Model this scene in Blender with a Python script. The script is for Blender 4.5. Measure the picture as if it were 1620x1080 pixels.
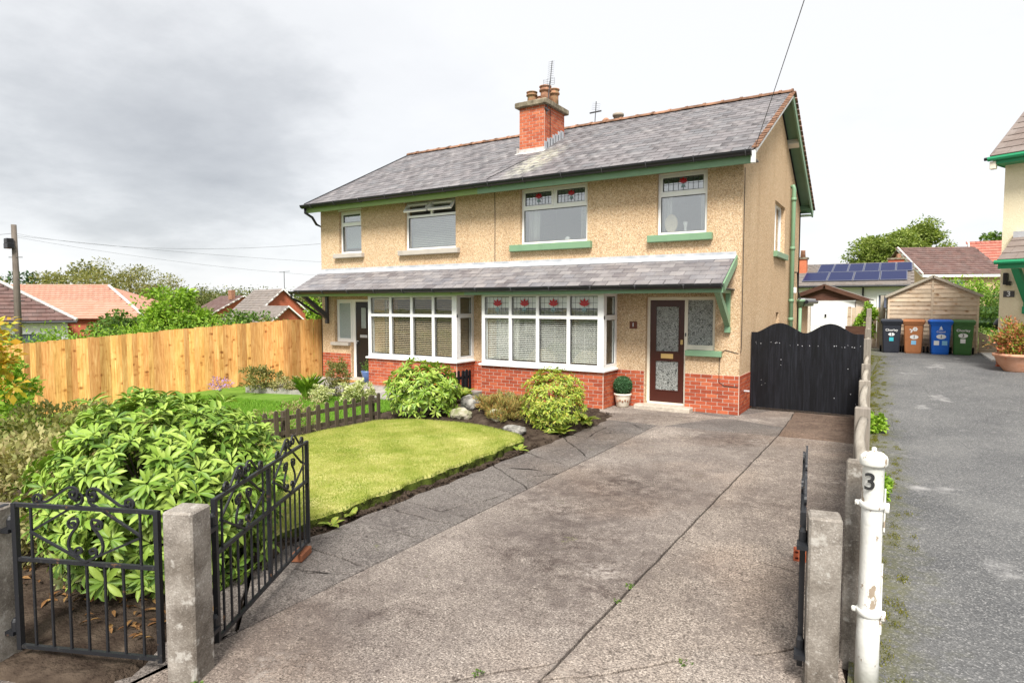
import bpy, math, random
import numpy as np
from mathutils import Vector, Matrix

for o in list(bpy.data.objects):
    bpy.data.objects.remove(o)
S = bpy.context.scene
COL = S.collection
PI = math.pi
R = math.radians

# ---------------------------------------------------------------- camera
cd = bpy.data.cameras.new('camera')
cam = bpy.data.objects.new('camera', cd)
COL.objects.link(cam)
cam.location = (0, 0, 2.15)
cam.rotation_euler = (R(90 - 3.4), 0, R(31.9))
cd.sensor_width = 36.0
cd.lens = 989.0 / 1620.0 * 36.0
cd.clip_start = 0.05
cd.clip_end = 3000
S.camera = cam

# ---------------------------------------------------------------- sky
SUN_EL, SUN_AZ = 50.0, 155.0        # degrees; azimuth clockwise from +Y: light comes from front left
w = bpy.data.worlds.new('World')
S.world = w
w.use_nodes = True
nt = w.node_tree
nt.nodes.clear()
def WN(t, **k):
    n = nt.nodes.new(t)
    for a, v in k.items():
        if a in n.inputs: n.inputs[a].default_value = v
        else: setattr(n, a, v)
    return n
def WL(a, b): nt.links.new(a, b)
sky = WN('ShaderNodeTexSky', sky_type='NISHITA', sun_disc=False)
sky.sun_elevation = R(SUN_EL); sky.sun_rotation = R(SUN_AZ)
tc = WN('ShaderNodeTexCoord')
sep = WN('ShaderNodeSeparateXYZ'); WL(tc.outputs['Generated'], sep.inputs[0])
zz = WN('ShaderNodeMath', operation='MAXIMUM'); WL(sep.outputs[2], zz.inputs[0]); zz.inputs[1].default_value = 0.0
za = WN('ShaderNodeMath', operation='ADD'); WL(zz.outputs[0], za.inputs[0]); za.inputs[1].default_value = 0.22
dx = WN('ShaderNodeMath', operation='DIVIDE'); WL(sep.outputs[0], dx.inputs[0]); WL(za.outputs[0], dx.inputs[1])
dy = WN('ShaderNodeMath', operation='DIVIDE'); WL(sep.outputs[1], dy.inputs[0]); WL(za.outputs[0], dy.inputs[1])
cb = WN('ShaderNodeCombineXYZ'); WL(dx.outputs[0], cb.inputs[0]); WL(dy.outputs[0], cb.inputs[1])
def wnoise(scale, detail, off, rough=0.5):
    mp = WN('ShaderNodeMapping'); WL(cb.outputs[0], mp.inputs['Vector']); mp.inputs['Location'].default_value = off
    n = WN('ShaderNodeTexNoise', Scale=scale, Detail=detail, Roughness=rough); WL(mp.outputs[0], n.inputs['Vector'])
    return n.outputs['Fac']
n1 = wnoise(0.42, 5, (3.1, 8.2, 0), 0.45)
n2 = wnoise(1.5, 8, (1.3, 4.4, 2.0), 0.58)
# a bank of darker cloud over the left of the view, soft and broad
bank = WN('ShaderNodeVectorMath', operation='DISTANCE'); WL(cb.outputs[0], bank.inputs[0])
bank.inputs[1].default_value = (-2.3, 1.05, 0)
bk = WN('ShaderNodeMapRange', interpolation_type='SMOOTHSTEP'); WL(bank.outputs['Value'], bk.inputs['Value'])
bk.inputs['From Min'].default_value = 1.7; bk.inputs['From Max'].default_value = 0.2
bk.inputs['To Min'].default_value = 0.0; bk.inputs['To Max'].default_value = 0.30
m1 = WN('ShaderNodeMath', operation='MULTIPLY'); WL(n2, m1.inputs[0]); m1.inputs[1].default_value = 0.55
m2 = WN('ShaderNodeMath', operation='MULTIPLY_ADD'); WL(n1, m2.inputs[0]); m2.inputs[1].default_value = 0.75; WL(m1.outputs[0], m2.inputs[2])
m3 = WN('ShaderNodeMath', operation='SUBTRACT'); WL(m2.outputs[0], m3.inputs[0]); WL(bk.outputs[0], m3.inputs[1])
ramp = WN('ShaderNodeValToRGB'); WL(m3.outputs[0], ramp.inputs[0])
cr = ramp.color_ramp
cr.elements[0].position = 0.20; cr.elements[0].color = (0.47, 0.485, 0.51, 1)
cr.elements[1].position = 0.64; cr.elements[1].color = (0.91, 0.915, 0.925, 1)
e = cr.elements.new(0.34); e.color = (0.61, 0.625, 0.645, 1)
e = cr.elements.new(0.47); e.color = (0.83, 0.84, 0.855, 1)
SKYGAIN = 0.252
bg1 = WN('ShaderNodeBackground', Strength=0.08); WL(sky.outputs[0], bg1.inputs['Color'])
bg2 = WN('ShaderNodeBackground', Strength=SKYGAIN); WL(ramp.outputs[0], bg2.inputs['Color'])
mx = WN('ShaderNodeMixShader'); mx.inputs[0].default_value = 0.96
WL(bg1.outputs[0], mx.inputs[1]); WL(bg2.outputs[0], mx.inputs[2])
wo = WN('ShaderNodeOutputWorld'); WL(mx.outputs[0], wo.inputs['Surface'])

# ---------------------------------------------------------------- sun behind thin cloud
sl = bpy.data.lights.new('sun', 'SUN')
sl.energy = 1.5; sl.angle = R(18); sl.color = (1.0, 0.955, 0.89)
so = bpy.data.objects.new('sun', sl); COL.objects.link(so)
az = R(SUN_AZ)
sd = Vector((math.sin(az) * math.cos(R(SUN_EL)), math.cos(az) * math.cos(R(SUN_EL)), math.sin(R(SUN_EL))))
so.rotation_euler = sd.to_track_quat('Z', 'Y').to_euler()
so.location = sd * 50

S.view_settings.view_transform = 'Standard'
S.view_settings.look = 'None'
S.view_settings.exposure = 2.12
S.view_settings.gamma = 1.0
S.view_settings.use_curve_mapping = False
S.render.engine = 'CYCLES'
S.render.resolution_x = 1024; S.render.resolution_y = 682
S.cycles.max_bounces = 8; S.cycles.transparent_max_bounces = 24

random.seed(7)
rng = np.random.default_rng(11)
U = random.uniform

# ---------------------------------------------------------------- materials
MATS = {}
class NT:
    def __init__(s, name):
        s.m = bpy.data.materials.new(name); s.m.use_nodes = True
        s.t = s.m.node_tree; s.t.nodes.clear()
        s.out = s.n('ShaderNodeOutputMaterial')
        s.b = s.n('ShaderNodeBsdfPrincipled'); s.l(s.b.outputs[0], s.out.inputs[0])
        g = s.n('ShaderNodeNewGeometry'); s.geo = g; s.pos = g.outputs['Position']
        MATS[name] = s.m
    def n(s, t, **k):
        n = s.t.nodes.new(t)
        for a, v in k.items():
            if a in n.inputs: n.inputs[a].default_value = v
            else: setattr(n, a, v)
        return n
    def l(s, a, b): s.t.links.new(a, b)
    def scaled(s, v, sc):
        m = s.n('ShaderNodeMapping'); s.l(v, m.inputs['Vector']); m.inputs['Scale'].default_value = sc
        return m.outputs[0]
    def noise(s, scale, detail=4, rough=.55, vec=None, dist=0):
        n = s.n('ShaderNodeTexNoise', Scale=scale, Detail=detail, Roughness=rough, Distortion=dist)
        s.l(vec or s.pos, n.inputs['Vector']); return n.outputs['Fac']
    def voro(s, scale, out='Color', vec=None, feature='F1'):
        n = s.n('ShaderNodeTexVoronoi', Scale=scale, feature=feature); s.l(vec or s.pos, n.inputs['Vector']); return n.outputs[out]
    def ramp(s, f, stops):
        r = s.n('ShaderNodeValToRGB'); s.l(f, r.inputs[0]); c = r.color_ramp
        while len(c.elements) < len(stops): c.elements.new(.5)
        for e, (p, col) in zip(c.elements, stops):
            e.position = p; e.color = (*col, 1) if isinstance(col, tuple) else (col, col, col, 1)
        return r.outputs[0]
    def mix(s, f, a, b, mode='MIX'):
        m = s.n('ShaderNodeMix', data_type='RGBA', blend_type=mode)
        for v, i in ((f, 0), (a, 6), (b, 7)):
            if isinstance(v, (int, float)): m.inputs[i].default_value = v
            elif isinstance(v, tuple): m.inputs[i].default_value = (*v, 1)
            else: s.l(v, m.inputs[i])
        return m.outputs[2]
    def math(s, op, a, b=0.0):
        m = s.n('ShaderNodeMath', operation=op)
        for v, i in ((a, 0), (b, 1)):
            if isinstance(v, (int, float)): m.inputs[i].default_value = v
            else: s.l(v, m.inputs[i])
        return m.outputs[0]
    def rand(s):
        o = s.n('ShaderNodeObjectInfo').outputs['Random']
        a = s.math('ADD', o, s.geo.outputs['Random Per Island'])
        return s.math('FRACT', s.math('MULTIPLY', a, 7.31))
    def vary(s, col, amt, sat=0.0):
        r = s.rand()
        v = s.n('ShaderNodeHueSaturation'); s.l(col, v.inputs['Color'])
        s.l(s.math('MULTIPLY_ADD', r, 2 * amt), v.inputs['Value'])
        v.inputs['Value'].links[0].from_node.inputs[2].default_value = 1 - amt
        if sat:
            r2 = s.math('FRACT', s.math('MULTIPLY', r, 13.7))
            h = s.math('MULTIPLY_ADD', r2, sat); h.node.inputs[2].default_value = .5 - sat / 2
            s.l(h, v.inputs['Hue'])
        return v.outputs[0]
    def fin(s, col, rough=.8, spec=.3, bump=None, bs=.3, bd=.01, metal=0):
        if isinstance(col, tuple): s.b.inputs['Base Color'].default_value = (*col, 1)
        else: s.l(col, s.b.inputs['Base Color'])
        if isinstance(rough, (int, float)): s.b.inputs['Roughness'].default_value = rough
        else: s.l(rough, s.b.inputs['Roughness'])
        s.b.inputs['Specular IOR Level'].default_value = spec
        s.b.inputs['Metallic'].default_value = metal
        if bump is not None:
            b = s.n('ShaderNodeBump', Strength=bs, Distance=bd); s.l(bump, b.inputs['Height']); s.l(b.outputs[0], s.b.inputs['Normal'])
        return s.m

def pm(name, a, b, scale=4, rough=.8, spec=.3, bump=.3, bscale=60, var=0., lo=.35, hi=.65, detail=5, sat=0., bd=.006):
    t = NT(name)
    c = t.ramp(t.noise(scale, detail), [(lo, a), (hi, b)])
    if var: c = t.vary(c, var, sat)
    return t.fin(c, rough, spec, t.noise(bscale, 4), bump, bd)

def mk_pebble(name, tints, stain):
    t = NT(name)
    v = t.n('ShaderNodeSeparateColor'); t.l(t.voro(60, 'Color'), v.inputs[0])
    c = t.ramp(v.outputs[0], [(0, tints[0]), (.22, tints[1]), (.5, tints[2]), (.8, tints[3]), (1, tints[4])])
    v2 = t.n('ShaderNodeSeparateColor'); t.l(t.voro(120, 'Color'), v2.inputs[0])
    c = t.mix(.45, c, t.ramp(v2.outputs[1], [(0, tints[0]), (.3, tints[2]), (1, tints[4])]))
    big = t.noise(.9, 6, .6)
    c = t.mix(t.ramp(big, [(.38, .0), (.72, .55)]), c, stain, 'MULTIPLY')
    streak = t.noise(1.0, 3, .5, t.scaled(t.pos, (1.6, 1.6, .25)))
    c = t.mix(t.ramp(streak, [(.50, 0.), (.74, .35)]), c, (.66, .59, .53), 'MULTIPLY')
    return t.fin(c, .95, .15, t.voro(60, 'Distance'), .5, .012)
mk_pebble('pebbledash', [(.19, .105, .058), (.43, .268, .152), (.58, .395, .228), (.685, .505, .318), (.82, .695, .51)], (.88, .83, .79))
mk_pebble('cream_render', [(.74, .66, .47), (.78, .70, .5), (.80, .72, .52), (.82, .74, .55), (.85, .78, .6)], (.92, .89, .82))
mk_pebble('garage_pebble', [(.30, .24, .2), (.45, .38, .32), (.6, .52, .45), (.7, .62, .55), (.8, .75, .68)], (.8, .77, .74))

def mk_brick(name, a, b, c3):
    t = NT(name)
    c = t.ramp(t.rand(), [(0, a), (.55, b), (1, c3)])
    c = t.mix(t.ramp(t.noise(9, 5), [(.4, 0.), (.75, .45)]), c, (.62, .5, .45), 'MULTIPLY')
    c = t.mix(t.ramp(t.noise(1.3, 4), [(.5, 0.), (.75, .3)]), c, (.6, .5, .45), 'MULTIPLY')
    t.fin(c, .75, .25, t.noise(120, 3), .25, .004)
mk_brick('brick', (.31, .066, .032), (.44, .098, .045), (.53, .15, .068))
mk_brick('brick_chimney', (.38, .09, .045), (.49, .128, .06), (.55, .18, .09))
mk_brick('brick_old', (.26, .10, .05), (.35, .14, .07), (.4, .2, .1))
pm('mortar', (.50, .43, .36), (.62, .54, .46), 30, .95, .1)
pm('brickwork_far', (.36, .10, .055), (.46, .15, .085), 14, .9, .1)

def mk_slate(name, cols, lichen=None, rough=.5, pale=.35):
    t = NT(name)
    r = t.rand()
    c = t.ramp(r, list(zip([i / (len(cols) - 1) for i in range(len(cols))], cols)))
    c = t.mix(t.ramp(t.noise(2.2, 6, .6), [(.42, 0.), (.72, pale)]), c, (.46, .43, .42))
    c = t.mix(t.ramp(t.noise(9, 4, .6), [(.5, 0.), (.75, .3)]), c, (.6, .56, .58), 'MULTIPLY')
    if lichen:
        d = t.n('ShaderNodeVectorMath', operation='SUBTRACT'); t.l(t.pos, d.inputs[0]); d.inputs[1].default_value = lichen[0]
        m = t.n('ShaderNodeVectorMath', operation='MULTIPLY'); t.l(d.outputs[0], m.inputs[0]); m.inputs[1].default_value = lichen[1]
        ln = t.n('ShaderNodeVectorMath', operation='LENGTH'); t.l(m.outputs[0], ln.inputs[0])
        f = t.math('MULTIPLY', t.ramp(ln.outputs['Value'], [(.35, 1.), (1., 0.)]), t.ramp(t.noise(7, 6, .65), [(.4, 0.), (.55, .8)]))
        c = t.mix(f, c, (.44, .43, .335))
    t.fin(c, t.ramp(t.noise(6, 4), [(.3, rough - .08), (.7, rough + .2)]), .5, t.noise(40, 4), .3, .004)
mk_slate('slate', [(.095, .087, .091), (.145, .134, .138), (.185, .168, .171), (.13, .128, .135), (.22, .205, .207)], ((-7.55, 13.25, 5.55), (1.7, .62, .62)), .5, .1)
mk_slate('slate_porch', [(.12, .108, .116), (.18, .168, .174), (.22, .205, .208), (.155, .152, .168), (.265, .247, .246)], None, .5, .3)
mk_slate('tile_brown', [(.10, .055, .045), (.13, .07, .06), (.155, .085, .07), (.12, .075, .065)], None, .8, .12)
mk_slate('tile_grey', [(.17, .145, .125), (.20, .17, .15), (.23, .2, .175), (.19, .17, .155)], None, .8, .15)
mk_slate('tile_n3', [(.15, .115, .10), (.19, .15, .13), (.22, .175, .15), (.17, .14, .125)], None, .8, .2)
mk_slate('tile_orange', [(.46, .22, .15), (.50, .25, .17), (.53, .27, .19), (.48, .24, .165)], None, .8, .12)
mk_slate('tile_red', [(.36, .10, .07), (.42, .13, .09), (.46, .16, .11), (.40, .14, .10)], None, .8, .12)
pm('ridge_clay', (.13, .075, .05), (.33, .18, .115), 5, .9, .15, .4, 50, .25)
pm('terracotta', (.24, .12, .075), (.43, .23, .145), 8, .85, .2, .3, 50, .18)
pm('terracotta_mossy', (.22, .17, .09), (.44, .22, .13), 9, .9, .15, .5, 60, .2)
pm('lead_flashing', (.36, .38, .41), (.52, .53, .55), 5, .5, .5, .2, 20)
pm('cement_fillet', (.40, .385, .365), (.56, .545, .52), 8, .9, .2)
pm('cap_stone', (.12, .10, .07), (.30, .26, .19), 7, .95, .1, .6, 50)
def paint(name, col, rough=.4, dirt=.25, spec=.4):
    t = NT(name)
    d = tuple(x * .55 for x in col)
    c = t.mix(t.ramp(t.noise(3.5, 6, .65), [(.48, 0.), (.8, dirt * 2)]), col, d)
    t.fin(c, rough, spec, t.noise(70, 3), .08, .002)
paint('green_paint', (.185, .315, .19), .45, .15)
paint('green_light', (.22, .32, .10), .5, .2)
paint('green_n3', (.02, .27, .12), .45, .1)
paint('upvc', (.86, .86, .85), .3, .05)
paint('white_paint', (.80, .79, .76), .5, .1)
paint('cream_paint', (.78, .72, .60), .5, .12)
paint('black_pvc', (.014, .014, .017), .35, .1)
paint('black_door', (.012, .011, .013), .3, .05)
paint('mahogany', (.06, .016, .011), .3, .15)
paint('brass', (.62, .42, .16), .3, .1)
paint('silver', (.55, .56, .58), .35, .1)
paint('dark_metal', (.07, .07, .075), .5, .2)
paint('rust_plaque', (.13, .035, .02), .5, .1)
paint('grey_stone_sill', (.46, .42, .37), .85, .25, .15)
paint('flue_metal', (.33, .28, .22), .6, .2)
paint('lead_strip', (.075, .08, .09), .5, .1)
paint('red_glass', (.42, .015, .02), .15, .1)
paint('teal_glass', (.22, .34, .36), .15, .1)
paint('blind_slat', (.84, .83, .78), .5, .05)
paint('blind_wood', (.60, .49, .34), .5, .1)
paint('curtain', (.80, .79, .76), .9, .05, .1)
paint('beige_chair', (.72, .60, .45), .9, .1, .1)
paint('room_wall', (.66, .66, .64), .9, .05, .1)
paint('room_floor', (.20, .16, .12), .8, .1, .1)
paint('sticker_white', (.82, .83, .84), .5, .02)
paint('sticker_cyan', (.06, .52, .62), .5, .05)
paint('sticker_blue', (.25, .55, .82), .5, .05)
paint('ink', (.02, .02, .02), .6, .02)
for nm, c in (('bin_black', (.028, .032, .045)), ('bin_brown', (.42, .17, .07)), ('bin_blue', (.012, .13, .60)), ('bin_green', (.05, .15, .04))):
    paint(nm, c, .45, .3, .35)
paint('tyre_rubber', (.015, .015, .015), .8, .1, .2)
paint('solar_cell', (.008, .014, .065), .45, .02, .12)
paint('solar_frame', (.10, .11, .16), .4, .05)
paint('blue_glaze', (.10, .17, .36), .3, .1)
paint('pale_slab', (.62, .60, .58), .85, .15, .2)
paint('mat_orange', (.50, .25, .08), .95, .2, .1)

def mk_iron():
    t = NT('iron')
    c = t.mix(t.ramp(t.noise(28, 5, .65), [(.62, 0.), (.76, .6)]), (.012, .013, .016), (.13, .12, .10))
    c = t.mix(t.ramp(t.noise(13, 4), [(.66, 0.), (.74, .7)]), c, (.25, .12, .05))
    t.fin(c, .5, .5, t.noise(90, 3), .4, .003)
mk_iron()
def mk_white_post():
    t = NT('flaking_white')
    c = t.mix(t.ramp(t.noise(9, 6, .7, t.scaled(t.pos, (1, 1, .5))), [(.585, 0.), (.605, 1.)]), (.78, .78, .74), (.36, .29, .22))
    c = t.mix(t.ramp(t.noise(4, 4), [(.5, 0.), (.8, .5)]), c, (.62, .62, .52), 'MULTIPLY')
    t.fin(c, .55, .3, t.noise(25, 5), .5, .006)
mk_white_post()
def mk_concrete_post(name='post_concrete', k=1.0):
    t = NT(name)
    v = t.n('ShaderNodeSeparateColor'); t.l(t.voro(130, 'Color'), v.inputs[0])
    c = t.ramp(t.noise(4, 7, .65), [(.32, (.14 * k, .12 * k, .10 * k)), (.5, (.29 * k, .26 * k, .225 * k)), (.68, (.42 * k, .39 * k, .345 * k))])
    c = t.mix(.3, c, t.ramp(v.outputs[0], [(0, (.12, .11, .1)), (.6, (.30, .27, .24)), (.93, (.45, .42, .38)), (1, (.7, .68, .64))]))
    c = t.mix(t.ramp(t.noise(2.6, 5, .6), [(.42, 0.), (.62, .75)]), c, (.42, .39, .36), 'MULTIPLY')
    c = t.mix(t.math('MULTIPLY', t.ramp(t.noise(11, 5, .6), [(.58, 0.), (.66, .8)]), .8), c, (.50, .48, .44))
    c = t.mix(t.ramp(t.noise(18, 3), [(.70, 0.), (.76, .75)]), c, (.07, .06, .05))
    t.fin(c, .95, .15, t.noise(90, 5, .7), .6, .006)
mk_concrete_post()
def mk_drive(name, tint, stain=.75, agg=105):
    t = NT(name)
    v = t.n('ShaderNodeSeparateColor'); t.l(t.voro(agg, 'Color'), v.inputs[0])
    ag = t.ramp(v.outputs[0], [(0, (.04, .036, .034)), (.25, (.17, .152, .14)), (.6, (.29, .263, .242)), (.92, (.38, .35, .325)), (1, (.62, .59, .56))])
    base = t.ramp(t.noise(1.1, 7, .65), [(.32, (.16, .143, .132)), (.5, (.265, .243, .226)), (.66, (.42, .39, .365))])
    st = []
    for (px, py, sx, sy) in ((-2.45, 7.1, 1.1, .55), (-2.75, 4.9, 1.3, .7), (-1.05, 7.6, 1.6, .5), (-2.3, 10.2, .9, 1.3), (-3.0, 2.9, 1.2, 1.2)):
        d = t.n('ShaderNodeVectorMath', operation='SUBTRACT'); t.l(t.pos, d.inputs[0]); d.inputs[1].default_value = (px, py, 0)
        q = t.n('ShaderNodeVectorMath', operation='MULTIPLY'); t.l(d.outputs[0], q.inputs[0]); q.inputs[1].default_value = (sx, sy, 0)
        ln = t.n('ShaderNodeVectorMath', operation='LENGTH'); t.l(q.outputs[0], ln.inputs[0]); st.append(t.ramp(ln.outputs['Value'], [(.25, 1.), (1., 0.)]))
    oil = st[0]
    for q in st[1:]: oil = t.math('MAXIMUM', oil, q)
    oil = t.math('MULTIPLY', oil, t.ramp(t.noise(3.2, 7, .75), [(.40, .0), (.60, 1.)]))
    c = t.mix(.5, base, ag)
    grit = t.noise(70, 7, .8)
    c = t.mix(t.ramp(grit, [(.42, .85), (.52, 0.)]), c, (.05, .045, .042))
    c = t.mix(t.ramp(grit, [(.56, 0.), (.66, .6)]), c, (.52, .49, .46))
    c = t.mix(t.math('MULTIPLY', oil, .8 * stain), c, (.34, .30, .31), 'MULTIPLY')
    dark = t.math('MULTIPLY', t.ramp(t.noise(.55, 6, .62), [(.43, 0.), (.58, 1.)]), t.ramp(t.noise(6, 7, .75), [(.38, .1), (.58, 1.)]))
    c = t.mix(t.math('MULTIPLY', dark, stain), c, (.30, .265, .265), 'MULTIPLY')
    grime = t.math('MULTIPLY', t.ramp(t.noise(1.3, 6, .65), [(.44, 0.), (.58, 1.)]), t.ramp(t.noise(17, 7, .85), [(.44, 0.), (.53, 1.)]))
    c = t.mix(t.math('MULTIPLY', grime, .7), c, (.10, .088, .085))
    brown = t.math('MULTIPLY', t.ramp(t.noise(.38, 4, .5, None, .4), [(.5, 0.), (.66, 1.)]), .35)
    c = t.mix(brown, c, (.92, .72, .56), 'MULTIPLY')
    # worn pits with dark grit, pale worn laitance
    pits = t.ramp(t.noise(21, 6, .75), [(.56, 0.), (.64, .85)])
    c = t.mix(pits, c, (.05, .042, .038))
    pale = t.math('MULTIPLY', t.ramp(t.noise(.8, 5, .6), [(.60, 0.), (.72, 1.)]), t.ramp(t.noise(17, 5, .7), [(.45, 0.), (.6, .7)]))
    c = t.mix(pale, c, (.50, .48, .455))
    moss = t.math('MULTIPLY', t.ramp(t.noise(1.7, 5, .6), [(.66, 0.), (.74, 1.)]), t.ramp(t.noise(30, 3), [(.52, 0.), (.6, .7)]))
    c = t.mix(moss, c, (.13, .15, .04))
    c = t.mix(1., c, tint, 'MULTIPLY')
    t.fin(c, .9, .2, t.mix(.5, t.noise(60, 6, .7), t.voro(agg, 'Distance')), .7, .01)
mk_drive('drive_concrete', (1.24, 1.17, 1.10), .85)
mk_drive('drive_concrete_right', (1.30, 1.21, 1.11), .65)
mk_drive('drive_concrete_brown', (.86, .68, .56), .6)
mk_drive('path_concrete', (.82, .80, .785), .35, 140)
mk_drive('patch_concrete', (1.35, 1.27, 1.18), .1, 160)
def mk_asphalt():
    t = NT('asphalt')
    v = t.n('ShaderNodeSeparateColor'); t.l(t.voro(95, 'Color'), v.inputs[0])
    c = t.ramp(v.outputs[0], [(0, (.03, .031, .034)), (.5, (.095, .097, .10)), (.85, (.17, .17, .17)), (1, (.42, .41, .4))])
    c = t.mix(.5, c, t.ramp(t.noise(.7, 6, .6), [(.34, (.07, .072, .076)), (.66, (.20, .198, .192))]))
    c = t.mix(t.ramp(t.noise(.9, 5, .6), [(.61, 0.), (.70, .6)]), c, (.44, .43, .42))
    sp = t.n('ShaderNodeSeparateXYZ'); t.l(t.pos, sp.inputs[0])
    edge = t.math('ADD', sp.outputs[0], t.math('MULTIPLY', sp.outputs[1], .036))       # distance from the boundary fence
    e = t.ramp(t.math('ADD', edge, t.math('MULTIPLY', t.math('SUBTRACT', t.noise(3.0, 5, .65), .5), 1.1)), [(.02, 1.), (.50, 0.)])
    moss = t.math('MULTIPLY', e, t.ramp(t.noise(16, 5, .7), [(.36, 0.), (.52, 1.)]))
    c = t.mix(t.math('MULTIPLY', moss, .6), c, (.11, .11, .02))
    crack = t.math('MULTIPLY', t.ramp(t.voro(.8, 'Distance', None, 'DISTANCE_TO_EDGE'), [(.0, 1.), (.006, 0.)]), t.ramp(t.noise(.5, 3), [(.5, 0.), (.6, .6)]))
    c = t.mix(crack, c, (.03, .03, .03))
    t.fin(c, .88, .25, t.mix(.5, t.noise(120, 4, .7), t.voro(95, 'Distance')), .6, .008)
mk_asphalt()
def mk_wood(name, cols, knots=True, grain=(40, 40, 2.2), weather=0., rough=.75, var=.18):
    t = NT(name)
    o = t.n('ShaderNodeObjectInfo').outputs['Random']
    off = t.n('ShaderNodeCombineXYZ'); t.l(t.math('MULTIPLY', t.rand(), 37.0), off.inputs[2]); t.l(t.math('MULTIPLY', t.rand(), 5.0), off.inputs[0])
    ad = t.n('ShaderNodeVectorMath', operation='ADD'); t.l(t.pos, ad.inputs[0]); t.l(off.outputs[0], ad.inputs[1])
    p = ad.outputs[0]
    c = t.ramp(t.noise(1, 6, .65, t.scaled(p, grain), .6), [(.3, cols[0]), (.5, cols[1]), (.72, cols[2])])
    c = t.vary(c, var, .014)
    if knots:
        k = t.math('ADD', t.voro(1.0, 'Distance', t.scaled(p, (4.6, 4.6, 6.4))), t.ramp(t.noise(1.4, 2, .5, p), [(.50, .0), (.58, .35)]))
        k2 = t.math('ADD', k, t.math('MULTIPLY', t.math('SUBTRACT', t.noise(9, 5, .7, p), .5), .5))
        c = t.mix(t.ramp(k2, [(.07, .7), (.2, 0.)]), c, (.17, .07, .025))
        c = t.mix(t.ramp(k2, [(.16, .6), (.36, 0.)]), c, (.62, .42, .24), 'MULTIPLY')
        c = t.mix(t.ramp(t.noise(1, 4, .6, t.scaled(p, (3., 3., 1.1))), [(.45, 0.), (.7, .55)]), c, (.62, .46, .30), 'MULTIPLY')
    if weather:
        c = t.mix(t.math('MULTIPLY', t.noise(3, 5, .6, p), weather), c, (.36, .34, .30))
    t.fin(c, rough, .25, t.noise(1, 5, .6, t.scaled(p, tuple(g * 2 for g in grain))), .35, .004)
mk_wood('fence_pine', [(.45, .205, .06), (.67, .365, .12), (.84, .56, .24)], True, (40, 40, 2.2), 0., .7, .34)
mk_wood('picket_wood', [(.03, .021, .013), (.065, .047, .03), (.12, .092, .06)], False, (50, 50, 3), .12)
mk_wood('black_stain_wood', [(.003, .003, .004), (.006, .0065, .009), (.016, .017, .023)], False, (30, 30, 2), 0., .6, .25)
mk_wood('grey_timber', [(.25, .215, .17), (.36, .32, .26), (.46, .42, .35)], False, (40, 3, 40), .3)
mk_wood('post_timber', [(.15, .125, .10), (.23, .20, .165), (.32, .28, .235)], False, (40, 40, 3), .25)
mk_wood('shed_wood', [(.44, .34, .24), (.58, .46, .34), (.66, .55, .42)], True, (3.2, 30, 30), .25)
mk_wood('brown_fascia', [(.05, .022, .014), (.085, .038, .025), (.12, .06, .04)], False, (3, 30, 30))
mk_wood('trunk', [(.06, .045, .03), (.11, .085, .06), (.17, .14, .10)], False, (12, 12, 3), .2, .95)
mk_wood('pole_wood', [(.05, .038, .03), (.095, .075, .06), (.15, .125, .10)], False, (20, 20, 1), .3, .95)
pm('soil', (.035, .024, .018), (.10, .075, .055), 6, .98, .08, 1.0, 35, 0, .35, .7, 8, 0, .03)
pm('rock_pale', (.10, .094, .085), (.38, .365, .33), 7, .95, .1, 1.0, 25, 0, .38, .62, 8, 0, .02)
pm('rock_moss', (.20, .21, .10), (.44, .40, .32), 8, .95, .1, 1.0, 25, 0, .38, .62, 8, 0, .02)
pm('path_flag', (.26, .245, .225), (.38, .36, .33), 6, .9, .15, .4, 60, .08)
pm('step_concrete', (.40, .35, .29), (.56, .50, .42), 14, .9, .15, .4, 80)
pm('moss_edge', (.03, .03, .012), (.10, .13, .025), 9, .98, .05, 1.0, 60, 0, .4, .62, 7, 0, .02)
pm('turf', (.28, .31, .06), (.48, .45, .17), 3.2, .95, .1, .6, 120, 0, .35, .66, 8)
pm('turf_green', (.10, .19, .025), (.16, .27, .04), 3.2, .95, .1, .6, 120, 0, .35, .66, 8)
pm('meadow', (.08, .13, .03), (.17, .2, .06), .2, .98, .05, .3, 6)
pm('terracotta_pot', (.62, .31, .19), (.72, .40, .27), 7, .8, .2, .2, 40)
pm('glazed_pot', (.70, .64, .52), (.78, .73, .62), 9, .35, .4, .1, 40)

def leaf_mat(name, cols, rough=.45, spec=.35, trans=.25, hue=.03):
    t = NT(name)
    r_ = t.rand()
    if name == 'grass_blade': r_ = t.math('ADD', t.math('MULTIPLY', r_, .55), t.ramp(t.noise(1.5, 6, .7), [(.36, 0.), (.64, .5)]))
    c = t.ramp(r_, list(zip([i / (len(cols) - 1) for i in range(len(cols))], cols)))
    c = t.mix(t.ramp(t.noise(30, 3), [(.4, 0.), (.7, .3)]), c, (.7, .75, .5), 'MULTIPLY')
    t.fin(c, rough, spec)
    tr = t.n('ShaderNodeBsdfTranslucent'); 
    br = t.mix(1., c, (1.25, 1.3, .7), 'MULTIPLY'); t.l(br, tr.inputs['Color'])
    mxs = t.n('ShaderNodeMixShader'); mxs.inputs[0].default_value = trans
    t.l(t.b.outputs[0], mxs.inputs[1]); t.l(tr.outputs[0], mxs.inputs[2]); t.l(mxs.outputs[0], t.out.inputs[0])
leaf_mat('leaf_rhodo', [(.07, .145, .022), (.13, .235, .03), (.21, .33, .045), (.28, .40, .065), (.35, .46, .095), (.22, .34, .05)], .46, .3, .12)
leaf_mat('leaf_rhodo_lime', [(.13, .24, .03), (.22, .35, .04), (.33, .45, .065), (.44, .54, .12)], .4, .45, .22)
leaf_mat('leaf_rhodo_gold', [(.15, .24, .03), (.26, .36, .04), (.34, .43, .055), (.42, .47, .08), (.50, .44, .07)], .4, .4, .22)
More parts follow.
